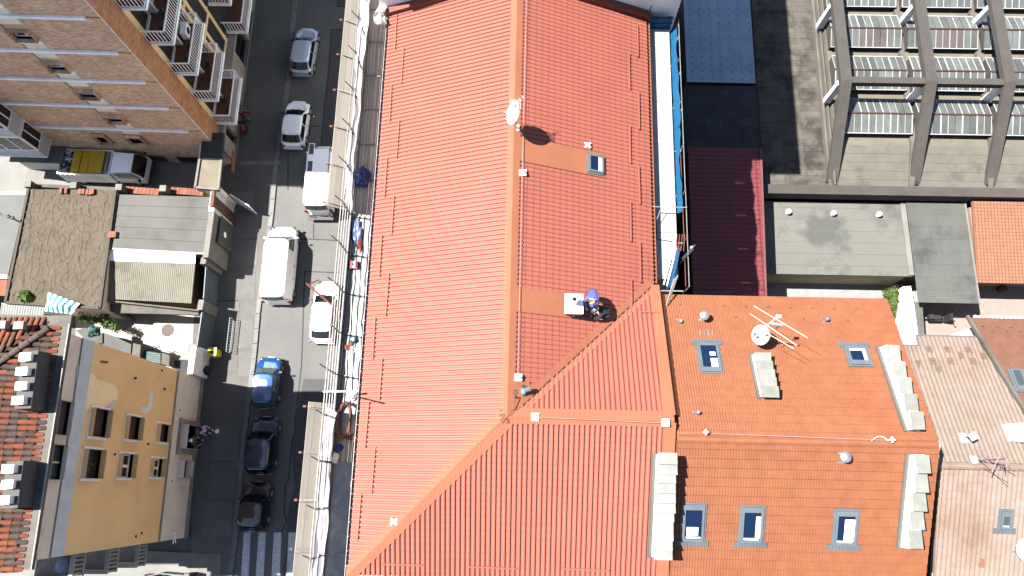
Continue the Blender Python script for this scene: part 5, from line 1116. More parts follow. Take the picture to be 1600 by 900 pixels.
q = MB(); a = P(560, 621, 18.0); q.tube(P(560, 621, 16.6), P(559, 619, 19.4), .03); part('standard', q, M_['rail'], SCF)
# white sheeting laid over the middle of the deck, with what lies on it
def lay(s0, s1, w0, w1, zb, seed, amp=.04):
    r = random.Random(seed); ph = [r.uniform(0, 6) for _ in range(6)]
    return cloth(lambda u, v: Mw(s0 + (s1 - s0) * u + .03 * math.sin(9 * v + ph[0]), w0 + (w1 - w0) * v + .03 * math.sin(u * (s1 - s0) * 2.2 + ph[1]), zb + amp * (1 + math.sin(u * (s1 - s0) * 3 + 4 * v + ph[2]) * .6 + math.sin(u * (s1 - s0) * 6.3 - 7 * v + ph[3]) * .4)), int((s1 - s0) * 7), 12)
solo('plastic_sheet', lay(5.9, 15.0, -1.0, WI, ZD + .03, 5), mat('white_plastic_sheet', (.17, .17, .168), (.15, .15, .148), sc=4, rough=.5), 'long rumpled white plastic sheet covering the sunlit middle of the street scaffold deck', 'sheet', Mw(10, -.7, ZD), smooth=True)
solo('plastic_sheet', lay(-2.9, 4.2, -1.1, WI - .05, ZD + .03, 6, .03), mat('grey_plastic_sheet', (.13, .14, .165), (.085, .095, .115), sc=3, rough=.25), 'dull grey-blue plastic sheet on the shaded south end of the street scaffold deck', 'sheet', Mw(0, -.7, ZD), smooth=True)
def heap(name, px, py, z, r, seed, mt, label, cat, amp=.35, sub=3):
    o = P(px, py, z); q = MB(); q.blob(o + Z * r[2] * .6, r, seed, sub, amp=amp); return solo(name, q, mt, label, cat, o)
heap('tarpaulin', 567, 281, ZD, (.36, .46, .28), 3, M_['tarp'], 'bundled dark blue tarpaulin on the shaded grey deck boards', 'tarpaulin', .28)
heap('tarpaulin', 559, 362, ZD, (.20, .55, .16), 8, mat('blue_white_tarp', (.02, .05, .15), (.14, .17, .22), sc=5, rough=.5), 'creased blue and white tarpaulin strip at the north end of the white sheeting', 'tarpaulin', .4)
heap('cloth', 563, 380, ZD, (.12, .42, .10), 9, mat('red_cloth', (.12, .013, .009), rough=.8), 'dark red cloth crumpled beside the blue and white tarpaulin', 'cloth', .3)
o = P(554, 416, ZD); bk = thing('tool_box', 'bright red plastic tool box with a white top panel on the scaffold deck', 'tool box', o)
q = MB(); q.box(o, .40, .36, .26, E3, A3); part('body', q, M_['redp'], bk); part('lid_panel', MB().box(o + Z * .262, .13, .30, .012, E3, A3), M_['plastw'], bk); q = MB(); q.path([o + E3 * .16 - A3 * .1 + Z * .27, o + E3 * .16 - A3 * .1 + Z * .33, o + E3 * .16 + A3 * .1 + Z * .33, o + E3 * .16 + A3 * .1 + Z * .27], .014); q.box(o + Z * .275, .06, .12, .02, E3, A3); part('handle', q, M_['black'], bk)
o = P(553, 532, ZD); bk = thing('bucket', 'light blue canister on the white sheeting', 'canister', o); q = MB(); q.lathe([(.12, 0), (.13, .02), (.13, .24), (.10, .28)], o, 14); part('body', q, mat('light_blue_plastic', (.03, .12, .17), rough=.4), bk); part('cap', MB().lathe([(.05, .28), (.05, .33)], o, 10), M_['plastw'], bk)
for k, (px, py, mt, nm) in enumerate(((546, 543, 'terra', 'rubble'), (550, 549, 'white', 'rubble'))): heap('rubble_bag', px, py, ZD, (.16, .2, .10), 30 + k, M_[mt], ('spilled reddish rubble below the blue canister', 'torn white rubble bag below the blue canister')[k], 'rubble', .5)
heap('sack', 552, 620, ZD, (.16, .17, .16), 12, M_['plastw'], 'small knotted white sack beside the tall scaffold tube', 'sack', .2)
# big red-brown hoop of hose
o = P(540, 657, ZD + .15); q = MB(); pts = []
for k in range(25): t = k / 24 * 6.2832; pts.append(o + E3 * (.30 * math.cos(t)) + A3 * (.72 * math.sin(t)) + Z * (.22 + .18 * math.cos(t)))
q.path(pts, .07, 8); solo('hose_coil', q, mat('dull_red_hose', (.075, .022, .015), rough=.7), 'large red-brown hoop of ribbed hose leaning in the scaffold', 'hose', o)
q = MB(); o = P(541, 688, ZD); [q.beam(o + V(-.5, .1 * k, .1), o + V(.5, .25 - .12 * k, .2), .06, .05) for k in range(4)]; solo('timber_offcuts', q, M_['terra'], 'reddish timber offcuts under the hose hoop', 'timber', o)
heap('rag', 528, 700, ZD, (.2, .12, .08), 14, M_['tarp'], 'blue rag by the timber offcuts', 'rag', .4)
heap('sack', 524, 716, ZD, (.17, .22, .13), 15, M_['beigew'], 'slumped beige cement sack on the grey-blue sheet', 'sack', .2)
# crumpled white sheeting where the scaffold turns at the top
o = P(596, 20, 17.2)
q = cloth(lambda u, v: P(588 + 18 * u + 5 * math.sin(6 * v), -8 + 46 * v, 17.6 + .3 * math.sin(9 * u + 5 * v) + .25 * math.sin(17 * v)), 14, 24); solo('plastic_sheet', q, M_['sheet'], 'crumpled white plastic hung at the north corner of the street scaffold', 'sheet', o)

# ------------------------------------------------------------------ yard-side scaffolding with blue netting
RS, RW = C0 + A3 * 11.97 + E3 * 12.04, 0
def Rw(s, w, z): return Mw(11.97 + s, 12.04 + w, z)
SC2 = thing('scaffolding', 'yard-side scaffold with a white deck and bright blue netting below the right eaves', 'scaffold', Rw(6, .8, 0))
wb = mesh_of('deck_board', pk, mat('white_deck', (.22, .22, .215), (.19, .19, .185), sc=3, rough=.8, rand=.03))
s = .3
while s < 12.2:
    for j in range(3): inst('deck_board', wb, SC2, frame(Rw(s, .22 + j * .33, 16.85 + rn.uniform(0, .01)), E3 * .325, A3 * 2.12, Z))
    s += 2.14
q = MB()
for s in (-.2, 2, 4.2, 6.4, 8.6, 10.8, 12.6):
    q.tube(Rw(s, 1.52, 0), Rw(s, 1.52, 17.6), .024); q.tube(Rw(s, .2, 0), Rw(s, .2, 16.8), .026); q.beam(Rw(s, .2, 16.75), Rw(s, 1.52, 16.75), .05, .05)
part('standard', q, M_['rail'], SC2)
for z in (14.8, 12.8, 10.8, 8.8, 6.8, 4.8, 2.8): q = MB(); q.obox(Rw(0, .22, z), A3 * 12.6, E3 * 1, Z * .05); part('lower_deck', q, M_['deck'], SC2)
for k, z in enumerate((16.9, 17.5)):
    for s0, s1 in ((-.2, 4.2), (4.2, 12.8)): q = MB(); q.tube(Rw(s0, 1.52 + .01 * k, z), Rw(s1, 1.53 + .01 * k, z), .02); part('guard_rail', q, M_['rail'] if k else M_['rust'], SC2)
def net(s0, s1, z0, z1, seed, w0=1.27, w1=1.3):
    r = random.Random(seed); ph = [r.uniform(0, 6) for _ in range(4)]
    return cloth(lambda u, v: Rw(s0 + (s1 - s0) * u, w0 + (w1 - w0) * v + .03 * math.sin(u * 8 + ph[0]) * v + .02 * math.sin(u * 31 + ph[1]), z0 + (z1 - z0) * v + .09 * v * math.sin(u * (s1 - s0) * 2.6 + ph[2])), int((s1 - s0) * 6) + 4, 10)
for a in ((3.4, 7.6, 16.6, 17.05, 1, 1.24, 1.46), (7.5, 12.7, 16.6, 17.15, 2, 1.24, 1.5)): part('netting', net(*a), M_['bluenet'], SC2, recalc=False)
q = cloth(lambda u, v: Rw(1.6 - 1.7 * u, 1.12 - .40 * u + .12 * v, 16.6 + .95 * v), 10, 8); part('netting', q, M_['bluenet'], SC2, recalc=False)
q = cloth(lambda u, v: Rw(12.75 + .02 * math.sin(9 * u), .1 + 1.15 * u, 16.2 + 1.6 * v), 10, 8); part('netting', q, M_['bluenet'], SC2, recalc=False)
q = MB()
for z in (16.5, 16.9, 17.3, 17.7): q.tube(Rw(12.72, .05, z), Rw(12.72, 1.28, z), .024)
q.tube(Rw(12.75, .08, 16), Rw(12.75, .08, 18.6), .028); part('end_rail', q, M_['darkmet'], SC2)
for k, s in enumerate((11.4, 9.5, 7.6, 5.8)): q = MB(); q.tube(Rw(s, 1.3, 16.6), Rw(s + .8, 1.62, 17.2), .025); part('brace', q, M_['rail'], SC2)
q = MB(); q.tube(Rw(3.4, .05, 17.5), Rw(3.35, 1.55, 17.6), .024); q.tube(Rw(3.35, .45, 17.5), Rw(2.4, .1, 17.1), .02); part('tie', q, M_['rail'], SC2)
q = MB(); q.path([Rw(3.1, .3, 16.93), Rw(2.1, .35, 16.93), Rw(2.0, 1.0, 16.93)], .018); part('tie', q, M_['darkmet'], SC2)
q = MB(); q.tube(P(1066, 404, 17.3), P(1086, 383, 18.4), .02); q.tube(P(1062, 412, 16.8), P(1083, 390, 18.2), .014); q.box(P(1080, 388, 18.0), .12, .12, .14); part('outrigger', q, M_['metal'], SC2)
for k in range(3): q = MB(); q.tube(P(1037 + k * 5, 445 + k * 2, 17.0), P(1049 + k * 4, 402 + k * 2, 17.0), .03); part('loose_tube', q, M_['plastw'], SC2)
for k in range(3): q = MB(); q.tube(P(1041 + 3 * k, 477 - 6 * k, 17.7), P(1053 + 3 * k, 436 - 3 * k, 18.0), .03); part('loose_tube', q, M_['rail'], SC2)
q = MB(); [q.tube(P(1058 + 4 * k, 366, 17.5), P(1056 + 4 * k, 392, 17.6), .02) for k in range(4)]; part('guard_rail', q, M_['rust'], SC2)
# ------------------------------------------------------------------ vehicles
def paint(name, c, rough=.25, metal=.2):
    M = bpy.data.materials.new(name); M.use_nodes = True; B = M.node_tree.nodes['Principled BSDF']; B.inputs['Base Color'].default_value = (*c, 1); B.inputs['Roughness'].default_value = rough; B.inputs['Metallic'].default_value = metal; B.inputs['Coat Weight'].default_value = .35; B.inputs['Coat Roughness'].default_value = .05
    return M
GL = glass('car_glass', (.004, .005, .006), .04); GLG = glass('car_glass_green', (.03, .045, .04), .08)
TY = M_['black']; HL = M_['plastw']; RD = mat('tail_lamp_red', (.16, .006, .008), rough=.3, fine=0); TRIM = M_['darkmet']
def ring(w, L0, L1, z, k=.35, n=6):                         # rounded outline in plan, counter-clockwise
    r = min(w, abs(L1 - L0) / 2) * k * 2; pts = []
    for cx, cy, a0 in ((w - r, L1 - r, 0), (-w + r, L1 - r, 1), (-w + r, L0 + r, 2), (w - r, L0 + r, 3)):
        for i in range(n): t = (a0 + i / (n - 1)) * math.pi / 2; pts.append(V(cx + r * math.cos(t), cy + r * math.sin(t), z))
    return pts
def loft(mb, rings, cap=True, m=0):
    n = len(rings[0]); o = len(mb.v)
    vs = [p for r in rings for p in r]; fs = []
    for k in range(len(rings) - 1):
        for i in range(n): fs.append((k * n + i, k * n + (i + 1) % n, (k + 1) * n + (i + 1) % n, (k + 1) * n + i))
    if cap: fs.append(tuple(range(n))[::-1]); fs.append(tuple(range((len(rings) - 1) * n, len(rings) * n)))
    mb.add(vs, fs, m); return mb
def car(name, label, cat, pf, pr, zf, zr, W, H, col, belt=.88, wf=(.24, .40), wr=(.98, .86), tumble=.14, hood=.82, roofcol=None, gl=GL, van=False, group=None, lenk=1.0, grp=None, rake=.0):
    a = P(*pf, zf); b = P(*pr, zr); a.z = b.z = 0.004; d = (a - b); L = d.length * lenk; d.normalize()
    mid = (a + b) / 2; t = thing(name, label, cat, mid, group or 'vehicles parked along the street', rz=math.atan2(d.y, d.x) - math.pi / 2)
    w = W / 2; y = lambda f: L / 2 - f * L                    # f = 0 at the nose, 1 at the tail
    q = MB()                                                 # lower body
    R = [ring(w * .93, -L / 2 + .06, L / 2 - .05, .2, .30), ring(w * .985, -L / 2 + .01, L / 2 - .01, .36, .32), ring(w, -L / 2, L / 2, .55, .34), ring(w * .985, -L / 2 + .02, L / 2 - .04, hood * .84, .34), ring(w * .94, -L / 2 + .05, L / 2 - .13, hood * .97, .36), ring(w * .80, -L / 2 + .16, L / 2 - .30, hood * 1.03, .38)]
    for rg in R[3:]:                                          # bonnet falls towards the nose
        for p in rg:
            f = (L / 2 - p.y) / L
            if f < wf[0]: p.z -= (wf[0] - f) / wf[0] * (.17 if not van else .22)
            elif not van: p.z += min(1, (f - wf[0]) / .2) * (belt - hood)
    loft(q, R); part('body', q, col, t, local=True, smooth=False)
    gw0, gw1 = w * .93, w * (.93 - tumble); fm = ((H - belt) * .55 + .05) / (H - .02 - belt)
    base = [ring(gw0, y(wr[0]), y(wf[0]), belt - .05, .22), ring(gw0 + (gw1 - gw0) * fm, y(wr[0] + (wr[1] - wr[0]) * fm), y(wf[0] + (wf[1] - wf[0]) * fm), belt + (H - belt) * .55, .24), ring(gw1 * 1.02, y(wr[1]), y(wf[1]), H - .07, .24), ring(gw1 * .93, y(wr[1]) + .07, y(wf[1]) - .08, H - .01, .28), ring(gw1 * .5, y(wr[1]) + .45, y(wf[1]) - .4, H + .012, .3)]
    q = MB(); loft(q, base); part('cabin', q, roofcol or col, t, local=True)
    def pane(nm, pts, mt=gl):                                # outward glass panel from four points
        n = (pts[1] - pts[0]).cross(pts[3] - pts[0]).normalized()
        c = sum(pts, V(0, 0, 0)) / 4
        if n.dot(c - V(0, 0, .6)) < 0: n = -n
        part(nm, MB().prism([p + n * .004 for p in pts], n * .012), mt, t, local=True)
    z0, z1 = belt + .0, H - .09
    def gy(z, e): # front/rear edge y at height z
        k = (z - belt + .05) / (H - .02 - belt)
        return (y(wf[0]) + (y(wf[1]) - y(wf[0])) * k) if e else (y(wr[0]) + (y(wr[1]) - y(wr[0])) * k)
    def gx(z): return gw0 + (gw1 - gw0) * (z - belt + .05) / (H - .02 - belt)
    # windscreen, rear window: three-strip curved
    for nm, e, za, zb in (('windscreen', 1, z0 + .04, z1), ('rear_window', 0, z0 + (.1 if not van else .35), z1 - .02)):
        q = MB(); sgn = 1 if e else -1; rows = []
        for z in (za, (za + zb) / 2, zb):
            row = []
            for k in (-1, -.55, 0, .55, 1):
                xx = gx(z) * .84 * k; off = .035 * (1 - k * k * 1.9)
                row.append(V(xx, gy(z, e) + sgn * (off + .02), z + .01))
            rows.append(row)
        n = 5; vs = [p for r in rows for p in r]; fs = [(i * n + j, i * n + j + 1, (i + 1) * n + j + 1, (i + 1) * n + j) for i in range(2) for j in range(4)]
        q.add(vs, fs); q.add([p - V(0, sgn * .02, 0) for p in vs], fs); part(nm, q, gl, t, local=True, smooth=True)
    ys = [gy(z0 + .05, 1) - .14, None, gy(z0 + .05, 0) + .16]
    ym = (ys[0] + ys[2]) / 2 + .05
    for sx in (-1, 1):
        segs = [(ys[0] - .05, ym + .04), (ym - .04, ys[2])] if not van else [(ys[0] - .12, ys[0] - 1.0)]
        for k, (ya, yb) in enumerate(segs):
            zt, zb_ = H - .16, belt + .03
            fa = .30 if k == 0 else .0; fb = .22 if (k == len(segs) - 1 and not van) else 0
            pts = [V(sx * (gx(zb_) + .004), ya, zb_), V(sx * (gx(zb_) + .004), yb, zb_), V(sx * (gx(zt) + .004), yb + fb, zt), V(sx * (gx(zt) + .004), ya - fa, zt)]
            pane('side_window', pts)
    for sx in (-1, 1):
        for yy in (L / 2 - .78 if L > 4 else L / 2 - .68, -L / 2 + .72):
            q = MB(); c = V(sx * (w - .09), yy, .31); q.lathe([(.20, -.10), (.31, -.09), (.31, .09), (.27, .10), (.18, .085)], c, 16, axis=V(sx, 0, 0)); wh = part('wheel', q, TY, t, local=True)
            part('rim', MB().lathe([(.19, .09), (.17, .105), (.04, .11)], c, 12, axis=V(sx, 0, 0)), M_['metal'], wh, local=True)
            q = MB(); pts = []
            for k in range(9): a_ = math.pi * k / 8; pts.append(V(sx * (w - .02), yy + .37 * math.cos(a_), .31 + .37 * math.sin(a_)))
            q.path(pts, .03, 4); part('wheel_arch', q, TRIM, t, local=True)
        my = gy(belt + .1, 1) - .18
        q = MB(); q.box(V(sx * (w + .10), my, belt + .02), .17, .09, .13); q.tube(V(sx * (w - .06), my, belt + .05), V(sx * (w + .06), my, belt + .06), .02); part('mirror', q, TRIM if not van else col, t, local=True)
        zl = hood * .72
        q = MB(); q.blob(V(sx * (w - .25), L / 2 - .14, zl + (.02 if not van else .05)), (.13, .12, .05), 3, 2, amp=0); part('headlight', q, M_['glassg'], t, local=True)
        q = MB(); q.box(V(sx * (w - .12), -L / 2 + .06, belt - .28), .16, .10, .24 if not van else .5); part('taillight', q, RD, t, local=True)
        q = MB(); [q.box(V(sx * (w + .0), yy, belt - .16), .025, .16, .025) for yy in (ym + .15, ym - .75)]; part('door_handle', q, TRIM, t, local=True)
    q = MB(); q.box(V(0, L / 2 - .02, .28), W * .62, .05, .22); part('grille', q, TRIM, t, local=True)
    for yy, nm in ((L / 2 + .01, 'number_plate'), (-L / 2 - .005, 'number_plate')): part(nm, MB().box(V(0, yy, .42), .46, .015, .1), M_['plastw'], t, local=True)
    q = MB(); q.box(V(0, -L / 2 + .02, .34), W * .8, .07, .16); part('rear_bumper', q, col, t, local=True)
    q = MB(); q.tube(V(.06, y(wr[1]) + .22, H), V(.06, y(wr[1]) + .02, H + .16), .008, 5); part('aerial', q, TRIM, t, local=True)
    for yy in (0,): 
        q = MB(); q.beam(V(-gw0 * .5, gy(belt, 1) + .07, belt - .01), V(gw0 * .15, gy(belt + .12, 1) + .055, belt + .1), .02, .02); q.beam(V(gw0 * .1, gy(belt, 1) + .07, belt - .01), V(gw0 * .7, gy(belt + .12, 1) + .055, belt + .1), .02, .02); part('wipers', q, TRIM, t, local=True)
    return t, L, w
SIL = paint('silver_paint', (.36, .40, .45), .3, .45); WHT = paint('white_paint', (.76, .77, .77), .3, 0); BLU = paint('blue_paint', (.004, .04, .13), .22, .2); DBL = paint('midnight_blue_paint', (.006, .012, .04), .15, .2); BLK = paint('black_paint', (.005, .007, .014), .15, .1); GRW = paint('pearl_white_paint', (.62, .64, .65), .3, .1)
car('parked_car', 'silver three-door hatchback, northernmost of the cars in the shaded street', 'car', (482, 44), (470, 117), .55, .6, 1.66, 1.44, SIL, wf=(.25, .40), wr=(.985, .84))
car('parked_car', 'silver-white sloping-roofed hatchback behind the northernmost car in the shade', 'car', (468, 158), (457, 231), .55, .6, 1.72, 1.46, GRW, wf=(.22, .42), wr=(.97, .82), tumble=.17)
car('parked_car', 'white hatchback under the red lattice bracket in full sun', 'car', (513, 440), (503, 536), .6, .6, 1.70, 1.47, WHT, wf=(.23, .40), wr=(.97, .84), tumble=.16, gl=GL)
car('parked_car', 'bright blue small car with its bonnet in the sun', 'car', (423, 558), (412, 638), .6, .7, 1.60, 1.55, BLU, wf=(.22, .36), wr=(.99, .92), tumble=.12, gl=GLG)
car('parked_car', 'dark blue estate car parked between the bright blue car and the black one', 'car', (416, 651), (405, 741), .6, .7, 1.76, 1.58, DBL, wf=(.26, .40), wr=(.99, .93), tumble=.13)
car('parked_car', 'black hatchback parked nose-out just above the pedestrian crossing', 'car', (404, 753), (393, 831), .6, .7, 1.72, 1.52, BLK, wf=(.25, .40), wr=(.98, .88), tumble=.14)
car('parked_van', 'white panel van with a plain long roof parked in the sun by the pavement', 'van', (444, 354), (433, 474), .7, .7, 1.95, 1.98, WHT, belt=1.05, hood=1.02, wf=(.13, .24), wr=(1.0, .975), tumble=.13, van=True, gl=GLG)
t, L, w = car('parked_van', 'white camper van with roof windows, half in shade beside the timber catch fan', 'camper van', (508, 226), (499, 333), .9, .9, 1.95, 2.15, WHT, belt=1.1, hood=1.05, wf=(.10, .17), wr=(1.0, .985), tumble=.10, van=True)
for y0, y1 in ((1.15, 2.0), (-.1, .75)):
    q = MB(); q.box(V(-.52, (y0 + y1) / 2, 2.155), .40, y1 - y0, .03); f = part('roof_window', q, M_['whitem'], t, local=True); part('pane', MB().box(V(-.52, (y0 + y1) / 2, 2.187), .32, y1 - y0 - .1, .006), M_['glassg'], f, local=True)
q = MB(); q.box(V(-.05, 0, 2.165), 1.15, .9, .012); q = MB(); q.beam(V(.72, -2.0, 2.12), V(.72, 2.0, 2.12), .05, .06); part('awning_rail', q, M_['greymet'], t, local=True)
q = MB(); q.box(V(0, -L / 2 - .16, .40), 1.7, .34, .06); q.tube(V(-.8, -L / 2 - .3, .43), V(.8, -L / 2 - .3, .43), .03); q.beam(V(-.7, -L / 2 - .1, .45), V(-.7, -L / 2 - .1, 1.2), .04, .04); q.beam(V(.7, -L / 2 - .1, .45), V(.7, -L / 2 - .1, 1.2), .04, .04); part('rear_rack', q, TRIM, t, local=True)
# small refuse truck in the alley
a, b = P(232, 266, .9), P(107, 262, .9); a.z = b.z = .03; d = (a - b); L = d.length; X = d.normalized(); Y = Z.cross(X); o = (a + b) / 2
T_ = thing('refuse_truck', 'small white refuse truck with a yellow tipping cover and an open hopper of rubbish', 'truck', o)
at = lambda x, y, z: o + X * x + Y * y + Z * z
q = MB(); q.prism([at(-L / 2 + .15, -.45, .45), at(L / 2 - .4, -.45, .45), at(L / 2 - .4, .45, .45), at(-L / 2 + .15, .45, .45)], Z * .18); part('chassis', q, TRIM, T_)
x0, x1 = -L / 2, L / 2 - 2.05
q = MB(); h = 1.0
for (ax, bx, ay, by) in ((x0, x1, -.92, -.86), (x0, x1, .86, .92), (x0, x0 + .06, -.86, .86), (x1 - .06, x1, -.86, .86)): q.prism([at(ax, ay, .65), at(bx, ay, .65), at(bx, by, .65), at(ax, by, .65)], Z * 1.3)
q.prism([at(x0, -.86, .65), at(x1, -.86, .65), at(x1, .86, .65), at(x0, .86, .65)], Z * .08)
for k in range(9): q.prism([at(x0 + .2 + k * .32, -.95, .75), at(x0 + .25 + k * .32, -.95, .75), at(x0 + .25 + k * .32, -.92, .75), at(x0 + .2 + k * .32, -.92, .75)], Z * 1.1)
part('hopper', q, WHT, T_)
for k, (ax, bx, nm) in enumerate(((x0 + .95, x0 + 1.5, 1), (x0 + 1.53, x0 + 2.05, 0), (x0 + 2.08, x1 - .5, 0))):
    q = MB(); q.prism([at(ax, -.84, 1.96), at(bx, -.84, 1.96), at(bx, .84, 1.96), at(ax, .84, 1.96)], Z * (.10 if nm else .05))
    for j in range(5): q.prism([at(ax, -.8 + j * .36, 2.0), at(bx, -.8 + j * .36, 2.0), at(bx, -.74 + j * .36, 2.0), at(ax, -.74 + j * .36, 2.0)], Z * (.03 if not nm else .08))
    part('cover_panel', q, M_['yelt'], T_)
q = MB(); q.prism([at(x1 - .5, -.8, 1.7), at(x1 - .1, -.8, 1.7), at(x1 - .1, .8, 1.7), at(x1 - .5, .8, 1.7)], Z * .15); q.tube(at(x1 - .3, -.6, 1.9), at(x1 - .3, .6, 1.9), .1, 8); part('tipping_gear', q, M_['metal'], T_)
q = MB(); rr = random.Random(8)
trash = [mat('rubbish_white', (.45, .45, .45), rough=.6), M_['black'], M_['tarp'], M_['tarpg'], mat('rubbish_lilac', (.25, .2, .4), rough=.6)]
for k in range(60): q.blob(at(x0 + .12 + rr.uniform(0, .75), rr.uniform(-.78, .78), 1.72 + rr.uniform(0, .2)), (rr.uniform(.07, .16),) * 3, k, 1, amp=.4, m=rr.choice((0, 0, 0, 0, 0, 1, 2, 3, 4)))
rb = part('rubbish', q, trash, T_, kind='stuff')
c0, c1 = x1 + .1, L / 2; q = MB()
q.prism([at(c0, -.85, .55), at(c1, -.85, .55), at(c1, .85, .55), at(c0, .85, .55)], Z * .65)
rg = lambda xa, xb, wy, z: [at(xa, -wy, z), at(xb, -wy * .9, z), at(xb, wy * .9, z), at(xa, wy, z)]
loft(q, [rg(c0, c1 - .02, .85, 1.2), rg(c0, c1 - .28, .80, 1.75), rg(c0 + .03, c1 - .55, .76, 2.05), rg(c0 + .15, c1 - .68, .66, 2.10)]); cb = part('cab', q, WHT, T_)
for k in range(6): part('roof_rib', MB().prism([at(c0 + .1, -.6 + k * .22, 2.09), at(c1 - .7, -.6 + k * .22, 2.09), at(c1 - .7, -.55 + k * .22, 2.09), at(c0 + .1, -.55 + k * .22, 2.09)], Z * .03), WHT, cb)
q = MB(); q.prism([at(c1 - .03, -.72, 1.22), at(c1 - .03, .72, 1.22), at(c1 - .275, .70, 1.74), at(c1 - .275, -.70, 1.74)], (X + Z * .5) * .03); q.prism([at(c1 - .275, -.70, 1.74), at(c1 - .275, .70, 1.74), at(c1 - .53, .66, 2.02), at(c1 - .53, -.66, 2.02)], (X + Z * .9) * .025); part('windscreen', q, GL, T_)
for sy in (-1, 1):
    q = MB(); q.prism([at(c0 + .25, sy * .84, 1.25), at(c1 - .25, sy * .82, 1.25), at(c1 - .6, sy * .775, 1.9), at(c0 + .25, sy * .79, 1.9)], Y * (sy * .02)); part('side_window', q, GL, T_)
    q = MB(); q.tube(at(c1 - .2, sy * .85, 1.4), at(c1 - .1, sy * 1.05, 1.5), .02); q.prism([at(c1 - .15, sy * 1.0, 1.35), at(c1 - .08, sy * 1.0, 1.35), at(c1 - .08, sy * 1.15, 1.35), at(c1 - .15, sy * 1.15, 1.35)], Z * .3); part('mirror', q, TRIM, T_)
    part('headlight', MB().prism([at(c1 - .02, sy * .5, .7), at(c1 + .03, sy * .5, .7), at(c1 + .03, sy * .75, .7), at(c1 - .02, sy * .75, .7)], Z * .15), HL, T_)
    for x in (L / 2 - .75, -L / 2 + .95):
        c = at(x, sy * .72, .34); wh = part('wheel', MB().lathe([(.2, -.12), (.34, -.1), (.34, .1), (.2, .12)], c, 16, axis=Y * sy), TY, T_); part('rim', MB().lathe([(.18, .1), (.15, .125), (.05, .13)], c, 12, axis=Y * sy), M_['metal'], wh)
q = MB(); q.prism([at(c1 - .05, -.85, .35), at(c1 + .04, -.85, .35), at(c1 + .04, .85, .35), at(c1 - .05, .85, .35)], Z * .3); part('bumper', q, M_['greymet'], T_)
# motorcycle by the brick block
o = P(388, 192, .12); X = (P(391, 168, .12) - P(386, 214, .12)).normalized(); Y = Z.cross(X); at = lambda x, y, z: o + X * x + Y * y + Z * z
K_ = thing('motorcycle', 'dark red and black motorcycle parked against the stone base of the brick block', 'motorcycle', o)
for x in (-.68, .72): wh = part('wheel', MB().lathe([(.22, -.06), (.31, -.03), (.31, .03), (.22, .06)], at(x, 0, .31), 16, axis=Y), TY, K_); part('rim', MB().lathe([(.2, -.03), (.2, .03), (.04, .05)], at(x, 0, .31), 12, axis=Y), M_['metal'], wh)
q = MB(); q.blob(at(.18, 0, .82), (.32, .17, .15), 1, 2, amp=.05); part('fuel_tank', q, mat('crimson_paint', (.14, .012, .02), rough=.25), K_)
q = MB(); q.blob(at(-.38, 0, .82), (.42, .15, .08), 2, 2, amp=.05); part('seat', q, TY, K_)
q = MB(); q.blob(at(.05, 0, .5), (.34, .17, .2), 4, 2, amp=.15); q.tube(at(-.68, .12, .33), at(.1, .12, .4), .05); part('engine', q, M_['greymet'], K_)
q = MB(); q.tube(at(.72, .07, .31), at(.45, .07, .95), .03); q.tube(at(.72, -.07, .31), at(.45, -.07, .95), .03); q.tube(at(.42, -.38, 1.02), at(.42, .38, 1.02), .02); part('fork', q, M_['metal'], K_)
q = MB(); q.blob(at(.62, 0, .9), (.12, .14, .12), 5, 2, amp=.05); part('headlight', q, M_['greymet'], K_)
q = MB(); q.box(at(-.85, 0, .78), .3, .36, .06, X, Y); q.blob(at(-.9, 0, .92), (.17, .2, .13), 6, 2, amp=.04); part('top_case', q, M_['redp'], K_)
q = MB(); q.blob(at(-.72, .02, .93), (.06, .05, .03), 7, 1); part('white_badge', q, M_['plastw'], K_)
